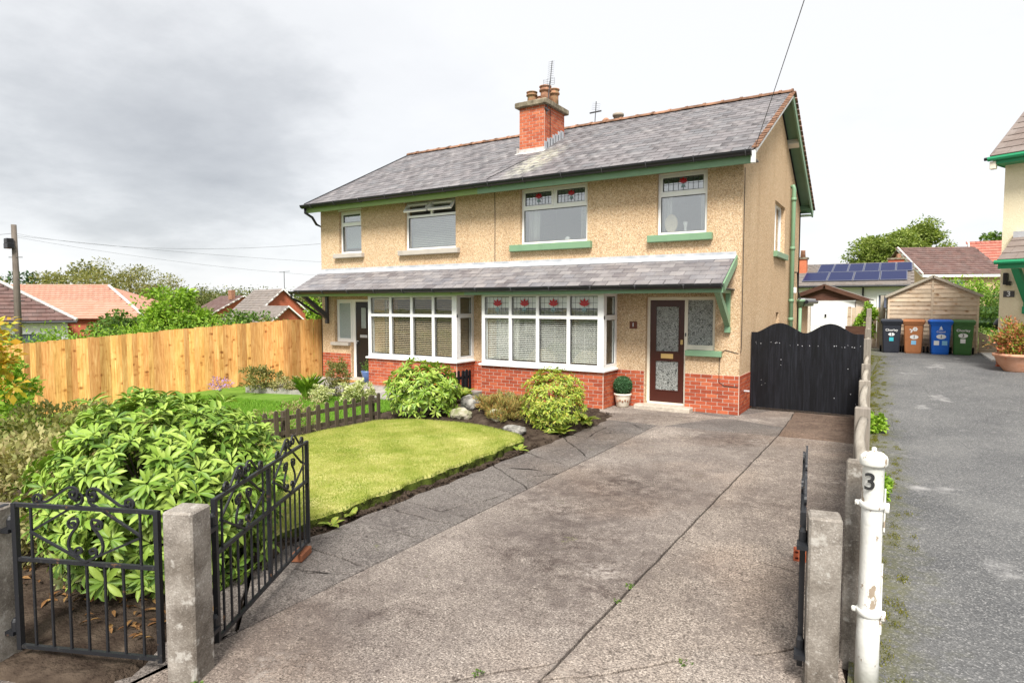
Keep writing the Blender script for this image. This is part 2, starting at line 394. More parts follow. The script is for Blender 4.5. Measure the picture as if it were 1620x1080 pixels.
leaf_mat('leaf_hedge', [(.12, .23, .02), (.19, .34, .03), (.28, .44, .045), (.36, .50, .07)], .55, .3, .3)
leaf_mat('leaf_mid', [(.05, .11, .02), (.08, .16, .025), (.13, .22, .035), (.18, .27, .05)], .55, .3, .28)
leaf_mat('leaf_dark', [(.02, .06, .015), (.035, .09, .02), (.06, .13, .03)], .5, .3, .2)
leaf_mat('leaf_olive', [(.11, .13, .035), (.18, .19, .055), (.25, .245, .08), (.30, .28, .10)], .6, .25, .3)
leaf_mat('leaf_pale_olive', [(.11, .16, .03), (.17, .235, .045), (.25, .31, .07), (.32, .37, .10)], .6, .25, .3)  # lighter olive-green foliage of the skyline trees
leaf_mat('leaf_wood', [(.07, .10, .03), (.12, .15, .04), (.18, .19, .06), (.22, .22, .08)], .6, .25, .25)
leaf_mat('leaf_yellow', [(.42, .38, .03), (.55, .47, .05), (.60, .33, .03), (.35, .40, .05)], .5, .3, .3)
leaf_mat('leaf_heather', [(.16, .17, .06), (.30, .24, .08), (.42, .22, .08), (.25, .30, .08), (.46, .30, .10)], .7, .2, .2)
leaf_mat('leaf_cotoneaster', [(.22, .24, .08), (.34, .33, .13), (.42, .38, .18), (.26, .20, .09)], .65, .2, .25)
leaf_mat('leaf_variegated', [(.40, .45, .16), (.56, .58, .26), (.62, .62, .36), (.25, .34, .10)], .5, .3, .25)
leaf_mat('leaf_fern', [(.16, .28, .04), (.25, .36, .06), (.36, .42, .08), (.42, .36, .07)], .55, .3, .3)
leaf_mat('leaf_box', [(.03, .09, .035), (.05, .13, .05), (.08, .17, .07)], .5, .3, .15)
leaf_mat('leaf_patio', [(.13, .24, .03), (.24, .34, .05), (.50, .14, .06), (.58, .24, .14), (.34, .40, .08)], .5, .3, .25)
leaf_mat('leaf_dead', [(.12, .06, .03), (.20, .10, .04), (.30, .18, .07)], .8, .15, .1)
leaf_mat('leaf_orange', [(.62, .16, .03), (.72, .26, .05), (.60, .10, .03)], .5, .3, .2)
leaf_mat('petal_purple', [(.35, .2, .5), (.45, .3, .6)], .6, .2, .2)
leaf_mat('grass_blade', [(.16, .245, .03), (.25, .325, .048), (.35, .39, .08), (.45, .44, .14), (.58, .53, .25)], .6, .2, .3)
leaf_mat('grass_edge', [(.08, .13, .02), (.15, .22, .025), (.24, .30, .04)], .6, .2, .3)
leaf_mat('moss_leaf', [(.05, .06, .01), (.12, .13, .015), (.20, .19, .025), (.15, .13, .03)], .9, .1, .1)
leaf_mat('grass_green', [(.10, .24, .02), (.16, .32, .03), (.22, .38, .045)], .6, .2, .3)

def mk_glass(name, refl, tint=(.93, .96, .95), rough=.0):
    t = NT(name); t.t.nodes.remove(t.b)
    tr = t.n('ShaderNodeBsdfTransparent'); tr.inputs[0].default_value = (*tint, 1)
    gl = t.n('ShaderNodeBsdfGlossy'); gl.inputs['Roughness'].default_value = rough
    fr = t.n('ShaderNodeLayerWeight', Blend=.5)
    k = t.math('ADD', t.math('MULTIPLY', t.math('POWER', fr.outputs['Facing'], 5.0), .9), refl + .03)
    b = t.n('ShaderNodeBump', Strength=.04, Distance=.02); t.l(t.noise(1.6, 2), b.inputs['Height']); t.l(b.outputs[0], gl.inputs['Normal'])
    mxs = t.n('ShaderNodeMixShader'); t.l(k, mxs.inputs[0]); t.l(tr.outputs[0], mxs.inputs[1]); t.l(gl.outputs[0], mxs.inputs[2]); t.l(mxs.outputs[0], t.out.inputs[0])
mk_glass('glass', .015, (.97, .985, .98))
mk_glass('glass_up', .26)
def mk_obscured(name, a, b, sc, rough=.3):
    t = NT(name)
    v = t.noise(sc, 3, .6, t.scaled(t.pos, (1, 1, 1.35)), 1.6)
    c = t.ramp(v, [(.42, a), (.46, b), (.53, a), (.57, b), (.60, a)])
    t.fin(c, rough, .6, v, .9, .02)
mk_obscured('obscured_glass', (.05, .055, .05), (.58, .60, .57), 17)
mk_obscured('frosted_glass', (.36, .42, .42), (.46, .52, .52), 40)
# ---------------------------------------------------------------- mesh helpers
WMAT = {}
def Wm(o): return WMAT.get(o.name, Matrix())
def par(o, p):
    if p is not None:
        o.parent = p
        o.matrix_parent_inverse = Wm(p).inverted()
    return o
def tag(o, label=None, cat=None, group=None, kind=None):
    if label: o['label'] = label
    if cat: o['category'] = cat
    if group: o['group'] = group
    if kind: o['kind'] = kind
    return o
def thing(name, label, cat, loc=(0, 0, 0), group=None):
    o = bpy.data.objects.new(name, None); COL.objects.link(o)
    o.location = loc; o.empty_display_size = .1
    WMAT[o.name] = Matrix.Translation(Vector(loc))
    return tag(o, label, cat, group)
def link(name, me, parent=None, mtx=None):
    o = bpy.data.objects.new(name, me); COL.objects.link(o)
    if parent is not None: par(o, parent)
    if mtx is not None: o.matrix_basis = mtx; WMAT[o.name] = mtx
    return o
def tris_mesh(name, V, T, mat):
    "numpy verts (n,3), tris or quads (m,k)"
    me = bpy.data.meshes.new(name)
    V = np.asarray(V, np.float32); T = np.asarray(T, np.int32); k = T.shape[1]
    me.vertices.add(len(V)); me.vertices.foreach_set('co', V.ravel())
    me.loops.add(T.size); me.loops.foreach_set('vertex_index', T.ravel())
    me.polygons.add(len(T)); me.polygons.foreach_set('loop_start', np.arange(0, T.size, k, dtype=np.int32))
    me.update(calc_edges=True)
    me.materials.append(MATS[mat]); return me
class MB:
    def __init__(s): s.v = []; s.f = []
    def add(s, vs, fs):
        n = len(s.v); s.v += [tuple(v) for v in vs]; s.f += [tuple(i + n for i in f) for f in fs]; return s
    def box(s, x0, x1, y0, y1, z0, z1, M=None):
        if x0 > x1: x0, x1 = x1, x0
        if y0 > y1: y0, y1 = y1, y0
        if z0 > z1: z0, z1 = z1, z0
        vs = [Vector(p) for p in ((x0, y0, z0), (x1, y0, z0), (x1, y1, z0), (x0, y1, z0), (x0, y0, z1), (x1, y0, z1), (x1, y1, z1), (x0, y1, z1))]
        if M is not None: vs = [M @ v for v in vs]
        return s.add(vs, [(0, 3, 2, 1), (4, 5, 6, 7), (0, 1, 5, 4), (1, 2, 6, 5), (2, 3, 7, 6), (3, 0, 4, 7)])
    def cbox(s, x0, x1, y0, y1, z0, z1, c=.01, M=None):
        "chamfered box"
        cx, cy, cz = (x0 + x1) / 2, (y0 + y1) / 2, (z0 + z1) / 2
        hx, hy, hz_ = abs(x1 - x0) / 2, abs(y1 - y0) / 2, abs(z1 - z0) / 2
        vs = []; idx = {}
        for sx in (-1, 1):
            for sy in (-1, 1):
                for sz in (-1, 1):
                    for a in range(3):
                        p = [cx + sx * (hx - (c if a != 0 else 0)), cy + sy * (hy - (c if a != 1 else 0)), cz + sz * (hz_ - (c if a != 2 else 0))]
                        idx[(sx, sy, sz, a)] = len(vs); vs.append(Vector(p) if M is None else M @ Vector(p))
        fs = []
        I = lambda x, y, z, a: idx[(x, y, z, a)]
        for t in (-1, 1):
            q = [I(t, -1, -1, 0), I(t, 1, -1, 0), I(t, 1, 1, 0), I(t, -1, 1, 0)]; fs.append(q if t > 0 else q[::-1])
            q = [I(-1, t, -1, 1), I(1, t, -1, 1), I(1, t, 1, 1), I(-1, t, 1, 1)]; fs.append(q[::-1] if t > 0 else q)
            q = [I(-1, -1, t, 2), I(1, -1, t, 2), I(1, 1, t, 2), I(-1, 1, t, 2)]; fs.append(q if t > 0 else q[::-1])
        for a in (-1, 1):
            for b in (-1, 1):
                q = [I(a, b, -1, 0), I(a, b, -1, 1), I(a, b, 1, 1), I(a, b, 1, 0)]; fs.append(q if a * b > 0 else q[::-1])
                q = [I(a, -1, b, 0), I(a, -1, b, 2), I(a, 1, b, 2), I(a, 1, b, 0)]; fs.append(q[::-1] if a * b > 0 else q)
                q = [I(-1, a, b, 1), I(-1, a, b, 2), I(1, a, b, 2), I(1, a, b, 1)]; fs.append(q if a * b > 0 else q[::-1])
        for a in (-1, 1):
            for b in (-1, 1):
                for d in (-1, 1):
                    q = [I(a, b, d, 0), I(a, b, d, 1), I(a, b, d, 2)]; fs.append(q if a * b * d > 0 else q[::-1])
        return s.add(vs, fs)
    def prism(s, poly, z0, z1, M=None):
        "poly: list of (x,y) anticlockwise"
        n = len(poly)
        vs = [Vector((x, y, z0)) for x, y in poly] + [Vector((x, y, z1)) for x, y in poly]
        if M is not None: vs = [M @ v for v in vs]
        return s.add(vs, [tuple(range(n - 1, -1, -1)), tuple(range(n, 2 * n))] + [(i, (i + 1) % n, (i + 1) % n + n, i + n) for i in range(n)])
    def xprism(s, poly, x0, x1):
        "poly in (y,z), extruded along x"
        M = Matrix(((0, 0, 1, 0), (1, 0, 0, 0), (0, 1, 0, 0), (0, 0, 0, 1)))
        return s.prism(poly, x0, x1, M)
    def yprism(s, poly, y0, y1):
        "poly in (x,z), extruded along y"
        M = Matrix(((1, 0, 0, 0), (0, 0, -1, 0), (0, 1, 0, 0), (0, 0, 0, 1)))
        return s.prism(poly, -y0, -y1, M) if y0 > y1 else s.prism(poly, -y1, -y0, M)
    def tube(s, pts, r, n=6, cap=True, rot=0.):
        pts = [Vector(p) for p in pts]; m = len(pts)
        rs = r if isinstance(r, (list, tuple)) else [r] * m
        up = None; vs = []
        for i, p in enumerate(pts):
            d = (pts[min(i + 1, m - 1)] - pts[max(i - 1, 0)]).normalized()
            if up is None:
                up = Vector((0, 0, 1)) if abs(d.z) < .9 else Vector((0, 1, 0))
            a = d.cross(up)
            if a.length < 1e-4: a = d.cross(Vector((1, 0, 0)))
            a.normalize(); b = a.cross(d).normalized(); up = b
            for k in range(n):
                t = 2 * PI * k / n + rot
                vs.append(p + (a * math.cos(t) + b * math.sin(t)) * rs[i])
        fs = []
        for i in range(m - 1):
            for k in range(n):
                fs.append((i * n + k, i * n + (k + 1) % n, (i + 1) * n + (k + 1) % n, (i + 1) * n + k))
        if cap: fs += [tuple(range(n - 1, -1, -1)), tuple((m - 1) * n + k for k in range(n))]
        return s.add(vs, fs)
    def lathe(s, prof, c=(0, 0, 0), n=20, M=None):
        vs = []; m = len(prof)
        for r, z in prof:
            for k in range(n):
                t = 2 * PI * k / n
                v = Vector((c[0] + r * math.cos(t), c[1] + r * math.sin(t), c[2] + z)); vs.append(v if M is None else M @ v)
        fs = [(i * n + k, i * n + (k + 1) % n, (i + 1) * n + (k + 1) % n, (i + 1) * n + k) for i in range(m - 1) for k in range(n)]
        fs += [tuple(range(n - 1, -1, -1)), tuple((m - 1) * n + k for k in range(n))]
        return s.add(vs, fs)
    def mesh(s, name, mat, smooth=False):
        me = bpy.data.meshes.new(name); me.from_pydata(s.v, [], s.f); me.update()
        me.materials.append(MATS[mat])
        if smooth: me.polygons.foreach_set('use_smooth', [True] * len(me.polygons))
        return me
    def build(s, name, mat, parent=None, smooth=False, mtx=None):
        return link(name, s.mesh(name, mat, smooth), parent, mtx)
def XF(loc, rz=0, rx=0, ry=0, sc=(1, 1, 1)):
    return Matrix.Translation(Vector(loc)) @ Matrix.Rotation(rz, 4, 'Z') @ Matrix.Rotation(ry, 4, 'Y') @ Matrix.Rotation(rx, 4, 'X') @ Matrix.Diagonal((*sc, 1))
def dup(root, mtx, label=None):
    "copy of a thing with its parts and sub-parts"
    r = root.copy(); COL.objects.link(r); r.matrix_basis = mtx
    if label: r['label'] = label
    for ch in list(root.children):
        c = ch.copy(); COL.objects.link(c); c.parent = r
        for g in list(ch.children):
            d = g.copy(); COL.objects.link(d); d.parent = c
    return r
# lettering, made while the scene is still small
TXT = {}
def mk_text(s, size, ext=.002):
    cu = bpy.data.curves.new('lettering', 'FONT'); cu.body = s; cu.size = size; cu.extrude = ext; cu.align_x = 'CENTER'; cu.align_y = 'CENTER'; cu.offset = size * .012
    o = bpy.data.objects.new('lettering', cu); COL.objects.link(o)
    me = bpy.data.meshes.new_from_object(o.evaluated_get(bpy.context.evaluated_depsgraph_get()))
    bpy.data.objects.remove(o); TXT[s, size] = me
for s_, z_ in (('Chorley', .10), ('Council', .07), ('1', .13), ('3', .13), ('3', .15), ('1', .11), ('3', .17)): mk_text(s_, z_)
def text(s, size, mat, parent, loc, rz=0, name='lettering'):
    me = TXT[s, size].copy(); me.materials.clear(); me.materials.append(MATS[mat])
    return link(name, me, parent, Matrix.Translation(Vector(loc)) @ Matrix.Rotation(rz, 4, 'Z') @ Matrix.Rotation(PI / 2, 4, 'X'))

# ---------------------------------------------------------------- terrain
def sm(t): t = np.clip(t, 0, 1); return t * t * (3 - 2 * t)
def hz(x, y):
    x = np.asarray(x, float); y = np.asarray(y, float)
    up = .66 * sm((y - 11) / 9) * np.maximum(sm((x + .85) / .4), sm((y - 15) / 5))
    return up - 1.1 * sm((-14.6 - x) / 12) - .42 * np.clip((-10.5 - x) / 7.5, 0, 1) * np.clip((12.4 - y) / 6.5, 0, 1)
def nl(x, y): return .02 - .66 * np.clip((-10.5 - x) / 7.5, 0, 1.2) * np.clip((12.4 - y) / 6.5, 0, 1.2)
def sheet(name, xs, ys, zf, mat, smooth=True):
    X, Y = np.meshgrid(np.asarray(xs, float), np.asarray(ys, float)); Z = zf(X, Y)
    V = np.stack([X.ravel(), Y.ravel(), Z.ravel()], 1); nx = len(xs)
    i, j = np.meshgrid(np.arange(nx - 1), np.arange(len(ys) - 1)); a = (j * nx + i).ravel()
    me = tris_mesh(name, V, np.stack([a, a + 1, a + nx + 1, a + nx], 1), mat)
    if smooth: me.polygons.foreach_set('use_smooth', [True] * len(me.polygons))
    return link(name, me)
fx = np.concatenate([[-900, -400, -200, -120, -80, -60, -45, -36], np.arange(-30, 12, .5), [13, 16, 22, 30, 45, 70, 110, 200, 400, 900]])
fy = np.concatenate([[-300, -120, -50, -25, -12, -6], np.arange(-3, 26, .5), [28, 31, 35, 40, 50, 70, 110, 200, 400, 900]])
tag(sheet('ground', fx, fy, lambda x, y: hz(x, y) - .12, 'meadow'), 'rough grassy ground under and around the gardens', kind='structure')

def jag(x, y, a=.012):
    return (a * (math.sin(7.3 * y + 2.1 * x) + .6 * math.sin(17.1 * y - 9.7 * x + 1) + .35 * math.sin(41 * y + 23 * x)),
            a * (math.sin(6.1 * x + 1.7 * y + 2) + .6 * math.sin(15.3 * x + 8.3 * y) + .35 * math.sin(37 * x - 29 * y)))
def split(poly, a, b):
    "cut a convex polygon by the line a-b"
    def side(p): return (b[0] - a[0]) * (p[1] - a[1]) - (b[1] - a[1]) * (p[0] - a[0])
    L, Rr = [], []
    for i, p in enumerate(poly):
        q = poly[(i + 1) % len(poly)]; sp, sq = side(p), side(q)
        (L if sp >= 0 else Rr).append(p)
        if sp * sq < 0:
            t = sp / (sp - sq); m = (p[0] + (q[0] - p[0]) * t, p[1] + (q[1] - p[1]) * t); L.append(m); Rr.append(m)
    return [p for p in (L, Rr) if len(p) >= 3]
def slab(name, poly, z0, z1, mat, parent, gap=.006, step=.12, amp=.012, cham=.006):
    pts = []
    for i, p in enumerate(poly):
        q = poly[(i + 1) % len(poly)]; n = max(1, int(math.dist(p, q) / step))
        for k in range(n):
            t = k / n; x = p[0] + (q[0] - p[0]) * t; y = p[1] + (q[1] - p[1]) * t; d = jag(x, y, amp if min(abs(x + 3.65), abs(x + 1.68)) > .04 else amp * .22); pts.append((x + d[0], y + d[1]))
    n = len(pts)
    def inset(g):
        o = []
        for i, p in enumerate(pts):
            a = pts[i - 1]; b = pts[(i + 1) % n]; tx, ty = b[0] - a[0], b[1] - a[1]; l = math.hypot(tx, ty) or 1
            o.append((p[0] - ty / l * g, p[1] + tx / l * g))
        return o
    A = inset(gap); B = inset(gap + cham)
    vs = [(x, y, z0) for x, y in A] + [(x, y, z1 - cham) for x, y in A] + [(x, y, z1) for x, y in B]
    fs = [(i, (i + 1) % n, (i + 1) % n + n, i + n) for i in range(n)] + [(i + n, (i + 1) % n + n, (i + 1) % n + 2 * n, i + 2 * n) for i in range(n)] + [tuple(range(2 * n, 3 * n))]
    m = MB(); m.add(vs, fs); return m.build(name, mat, parent)
# our driveway: bed of dark grit with concrete slabs on it
base = MB(); base.prism([(-4.62, 2.6), (-3.4, 1.2), (-2.0, -3), (.05, -3), (-.08, 3.6), (-.45, 13.4), (-5.14, 13.4), (-5.14, 11.2), (-4.62, 10.9)], -.14, -.055)
drive = tag(base.build('driveway', 'soil'), 'worn concrete driveway leading from iron gates to the black timber gates', kind='structure')
FE = lambda y: -.10 - .026 * y if y > 0 else -.10        # boundary with next door
slabs = [[(-3.65, .2), (-1.70, .2), (-1.66, 10.85), (-3.65, 10.75)]]
for a, b in (((-3.7, 8.95), (-1.5, 8.35)), ((-1.6, 3.35), (-2.3, 2.55)),):
    slabs = [q for p in slabs for q in split(p, a, b)]
for p in slabs: slab('concrete_slab', p, -.09, 0, 'drive_concrete', drive, .011)
slabs = [[(-1.70, .2), (FE(.2), .2), (FE(10.9), 10.9), (-1.66, 10.9)]]
for a, b in (((-1.8, 5.62), (-.1, 5.25)), ((-1.9, 8.9), (-.1, 9.75)), ((-1.3, 3.4), (-.3, 4.35))):
    slabs = [q for p in slabs for q in split(p, a, b)]
for p in slabs: slab('concrete_slab', p, -.09, .003, 'drive_concrete_right', drive, .011)
slab('concrete_slab', [(-1.66, 10.9), (FE(10.9), 10.9), (FE(13.4), 13.5), (-1.75, 13.5)], -.07, .002, 'drive_concrete_brown', drive, .01)
slabs = [[(-5.14, 11.25), (-4.62, 10.8), (-3.65, 10.75), (-1.66, 10.88), (-1.75, 13.5), (-2.6, 13.5), (-5.14, 12.6)]]
for a, b in (((-3.6, 10.6), (-2.1, 13.6)), ((-2.95, 12.2), (-1.6, 11.7)), ((-5, 11.55), (-3.0, 12.0))):
    slabs = [q for p in slabs for q in split(p, a, b)]
for p in slabs: slab('concrete_slab', p, -.09, -.002, random.choice(['drive_concrete', 'patch_concrete', 'path_concrete', 'drive_concrete_right']), drive, .007)
slab('concrete_patch', [(-3.57, 9.75), (-2.83, 9.7), (-2.75, 10.55), (-3.5, 10.62)], -.03, .007, 'patch_concrete', drive, .004, .12, .006)
slab('concrete_patch', [(-1.02, 3.30), (-.50, 3.42), (-.47, 3.82), (-.72, 3.95), (-1.02, 3.82)], -.03, .011, 'patch_concrete', drive, .004, .06, .02)
# scored path strip beside the lawn, broken into irregular pieces
rs = random.Random(5)
y = 1.3
while y < 10.8:
    y2 = min(y + rs.uniform(.8, 1.35), 10.82)
    sk = rs.uniform(-.15, .15)
    xl = lambda yy: -4.60 if yy > 3.0 else -4.60 + (3.0 - yy) * .72
    quad = [(xl(y), y), (-3.65, y), (-3.65, y2), (xl(y2), y2)]
    ps = [quad]
    for k in range(rs.choice([2, 3, 3, 4])):
        cx, cy, an = rs.uniform(-4.4, -3.9), rs.uniform(y + .2, y2 - .1), rs.uniform(0, PI)
        i = rs.randrange(len(ps)); pp = split(ps.pop(i), (cx, cy), (cx + math.cos(an), cy + math.sin(an))); ps += pp
    for p in ps:
        ar = abs(sum(p[i][0] * p[(i + 1) % len(p)][1] - p[(i + 1) % len(p)][0] * p[i][1] for i in range(len(p)))) / 2
        if ar > .012: slab('paving_piece', p, -.09, -.004 + rs.uniform(-.003, .002), 'path_concrete', drive, .011, .1, .016, .007)
    y = y2
# street edge: footway slabs at the gates
pv = MB(); pv.prism([(-30, -12), (-3.0, -12), (-2.0, -3), (-3.4, 1.2), (-3.45, 1.80), (-5.4, .98), (-12, -1.8), (-30, -9)], -.12, -.035)
pave = tag(pv.build('pavement', 'path_concrete'), 'grey concrete footway in front of the iron garden gate', kind='structure')
for i in range(6):
    A = np.array([-3.28, 1.86]); D = np.array([-.92, -.39]); Nn = np.array([.39, -.92])
    a = A + D * (.66 * i); b = A + D * (.66 * (i + 1))
    slab('footway_slab', [tuple(b), tuple(b + Nn * .9), tuple(a + Nn * .9), tuple(a)], -.08, -.012 + U(-.004, .004), 'path_concrete', pave, .006, .15, .008)
# next door's asphalt drive
xs = np.concatenate([np.linspace(0, 1, 14) ** 1.5 * 14]); ys = np.arange(-4, 24.6, .4)
XX, YY = np.meshgrid(xs, ys); XX = XX + np.where(YY > 0, -.07 - .032 * YY, -.07)
V = np.stack([XX.ravel(), YY.ravel(), (hz(XX, YY) + .004 * np.sin(XX * 3 + YY * 2)).ravel()], 1)
i, j = np.meshgrid(np.arange(len(xs) - 1), np.arange(len(ys) - 1)); a = (j * len(xs) + i).ravel()
me = tris_mesh('asphalt_drive', V, np.stack([a, a + 1, a + len(xs) + 1, a + len(xs)], 1), 'asphalt'); me.polygons.foreach_set('use_smooth', [True] * len(me.polygons))
tag(link('asphalt_drive', me), 'grey asphalt drive of the cream house, mossy along the post fence', kind='structure')
pv = MB(); pv.box(2.05, 9, 20.5, 24.2, .4, .70)
tag(pv.build('patio', 'pale_slab'), 'pale paved patio beside the cream house', kind='structure')
slab('footway_slab', [(-3.80, 1.62), (-3.05, .9), (-2.6, 1.6), (-3.30, 2.35), (-3.62, 2.05)], -.08, -.006, 'path_concrete', pave, .006, .15, .012)
pv = MB(); pv.prism([(.05, -3), (-2, -3), (-3, -12), (-60, -22), (-60, -40), (60, -40), (60, -3.9)], -.2, -.04)
tag(pv.build('road', 'asphalt'), 'asphalt road in front of the gates', kind='structure')

tag(sheet('rear_yard', np.arange(-2.62, -.3, .25), np.arange(13.3, 33, .5), lambda x, y: np.minimum(hz(x, y), hz(-2.0, y)) - .02, 'drive_concrete'), 'concrete yard behind the black gates', kind='structure')
# garden soil
def soilz(x, y):
    m = np.exp(-(((x + 6.2) / 1.5) ** 2 + ((y - 9.7) / 1.1) ** 2)) * .16
    n = .018 * np.sin(x * 9 + 3 * np.sin(y * 4)) * np.sin(y * 11 + x * 2) + .012 * np.sin(x * 27 + y * 13) * np.sin(y * 31 - x * 17)
    return m + n + .005
xs = np.arange(-8.6, -4.55, .07); ys = np.arange(2.0, 11.9, .07)
sb = sheet('garden_soil', np.append(xs, -4.6), ys, lambda x, y: np.where((x > -4.66) | ((x > -5.2) & (y > 11.2 + (-4.62 - x) * .5)), -.06, soilz(x, y) - .3 * sm((2.6 + (-4.6 - x) * -.25 - y) / .3)), 'soil')
tag(sb, 'dark bare garden soil round the lawn and under the shrubs', kind='structure')
xs = np.arange(-8.3, -3.2, .08); ys = np.arange(.6, 3.8, .08)
def fsoil(x, y):
    line = 1.75 + .424 * (x + 3.55)         # street line through the gate posts
    return .012 + .02 * np.sin(x * 8 + y * 3) * np.sin(y * 9 - x * 4) + .01 * np.sin(x * 29) * np.sin(y * 33) - .25 * sm((line - y) / .12) - .2 * sm((x + 3.56) / .05) - .2 * sm((x - np.where(y > 3, -4.63, -4.63 + (3 - y) * .72)) / .05)
tag(sheet('gateway_soil', xs, ys, fsoil, 'soil'), 'bare trodden soil behind the small iron gate', kind='structure')

# lawn, raised with a cut edge
LAWN = [(-4.70, 2.75), (-4.71, 5.0), (-4.72, 7.0), (-4.80, 8.05), (-5.05, 8.30), (-5.45, 8.42), (-5.9, 8.52), (-6.5, 8.55), (-7.0, 8.45), (-7.45, 8.28), (-7.75, 8.02), (-7.85, 7.0), (-7.8, 5.0), (-7.75, 3.2), (-6.6, 2.7)]
def inpoly(x, y, P):
    ins = np.zeros(x.shape, bool); n = len(P)
    for i in range(n):
        x0, y0 = P[i]; x1, y1 = P[(i + 1) % n]
        c = ((y0 > y) != (y1 > y)) & (x < (x1 - x0) * (y - y0) / ((y1 - y0) or 1e-9) + x0); ins ^= c
    return ins
def lawnz(x, y): return .115 + .05 * np.exp(-(((x + 6.3) / 1.3) ** 2 + ((y - 6.2) / 2.2) ** 2)) + .006 * np.sin(x * 5 + y * 3) * np.sin(y * 4)
gx = np.arange(-7.9, -4.6, .05); gy = np.arange(2.7, 8.6, .05)
GX, GY = np.meshgrid(gx, gy)
bp = []
for i, p in enumerate(LAWN):
    q = LAWN[(i + 1) % len(LAWN)]; n = max(1, int(math.dist(p, q) / .06))
    for k in range(n):
        t = k / n; x = p[0] + (q[0] - p[0]) * t; y_ = p[1] + (q[1] - p[1]) * t; bp.append((x + .018 * math.sin(y_ * 9) + .012 * math.sin(23 * y_ + x), y_ + .01 * math.sin(x * 19)))
m = MB(); n = len(bp); cxy = np.mean(bp, 0)
rings = [(1.0, None), (1.0, 0), (.985, .0), (.93, 0), (.8, 0), (.6, 0), (.4, 0), (.2, 0)]
for k, (s, z) in enumerate(rings):
    for x, y_ in bp:
        X, Y = cxy[0] + (x - cxy[0]) * s, cxy[1] + (y_ - cxy[1]) * s
        zz_ = float(lawnz(np.array(X), np.array(Y)))
        m.v.append((X, Y, -.02 if k == 0 else zz_ - .03 if k == 1 else zz_))
m.v.append((cxy[0], cxy[1], float(lawnz(cxy[0], cxy[1]))))
cutm = MB(); cutm.v = m.v[:2 * n]; cutm.f = [(i, (i + 1) % n, (i + 1) % n + n, i + n) for i in range(n)]
for k in range(1, len(rings) - 1):
    m.f += [(k * n + i, k * n + (i + 1) % n, (k + 1) * n + (i + 1) % n, (k + 1) * n + i) for i in range(n)]
k = len(rings) - 1; m.f += [(k * n + i, k * n + (i + 1) % n, (k + 1) * n) for i in range(n)]
lawn = tag(m.build('lawn', 'turf', None, True), 'raised front lawn with a cut edge beside the driveway', kind='structure')
cutm.build('cut_edge', 'moss_edge', lawn)
def blades(name, P, h, wd, mat, label, parent=None):
    N = len(P); a = rng.uniform(0, 2 * PI, N); l = rng.uniform(.5, 1.1, N) * h; b = rng.uniform(0, 2 * PI, N); le = rng.uniform(.1, .9, N) * h
    d = np.stack([np.cos(a), np.sin(a), 0 * a], 1) * wd / 2
    tip = P + np.stack([np.cos(b) * le, np.sin(b) * le, l], 1)
    V = np.stack([P - d, P + d, tip], 1).reshape(-1, 3)
    o = link(name, tris_mesh(name, V, np.arange(3 * N).reshape(-1, 3), mat), parent)
    return tag(o, label, 'grass' if parent is None else None, kind='stuff')
N = 260000
x = rng.uniform(-7.9, -4.6, N); y = rng.uniform(2.7, 8.6, N); k = inpoly(x, y, LAWN); x, y = x[k], y[k]
blades('lawn_grass', np.stack([x, y, lawnz(x, y) - .004], 1), .026, .005, 'grass_blade', 'short yellowing grass of the mown front lawn')
N = 7000
e = np.array(bp)[rng.integers(0, len(bp), N)] + rng.normal(0, .012, (N, 2))
blades('lawn_edge_grass', np.stack([e[:, 0], e[:, 1], lawnz(e[:, 0], e[:, 1]) - rng.uniform(0, .05, N)], 1), .034, .005, 'grass_edge', 'longer green grass fringe along the cut lawn edge')
# next door's front garden
ng = sheet('neighbour_lawn', np.arange(-19.5, -8.5, .4), np.arange(2.5, 12.6, .4), nl, 'turf_green')
tag(ng, 'bright green lawn of the left house behind the picket fence', kind='structure')
N = 60000
x = rng.uniform(-16, -8.6, N); y = rng.uniform(5, 10.2, N); k = ~((y > 9.1 - (x + 12) * .05) & (x < -11.6)); x, y = x[k], y[k]
blades('neighbour_lawn_grass', np.stack([x, y, nl(x, y)], 1), .06, .011, 'grass_green', 'lush green grass of the left front garden')
pf = MB(); pf.prism([(-14.2, 9.9), (-8.55, 10.4), (-8.55, 12.6), (-14.3, 12.6)], -.4, .05)
npath = tag(pf.build('garden_path', 'path_flag'), 'grey flagged path in front of the left house', kind='structure')
for i in range(9):
    for j in range(3):
        slab('flagstone', [(-14.15 + i * .62, 9.98 + j * .62 + i * .05), (-13.53 + i * .62, 10.03 + j * .62 + i * .05), (-13.53 + i * .62, 10.63 + j * .62 + i * .05), (-14.15 + i * .62, 10.6 + j * .62 + i * .05)], .03, .058 + U(-.003, .003), 'path_flag', npath, .006, .3, .006)
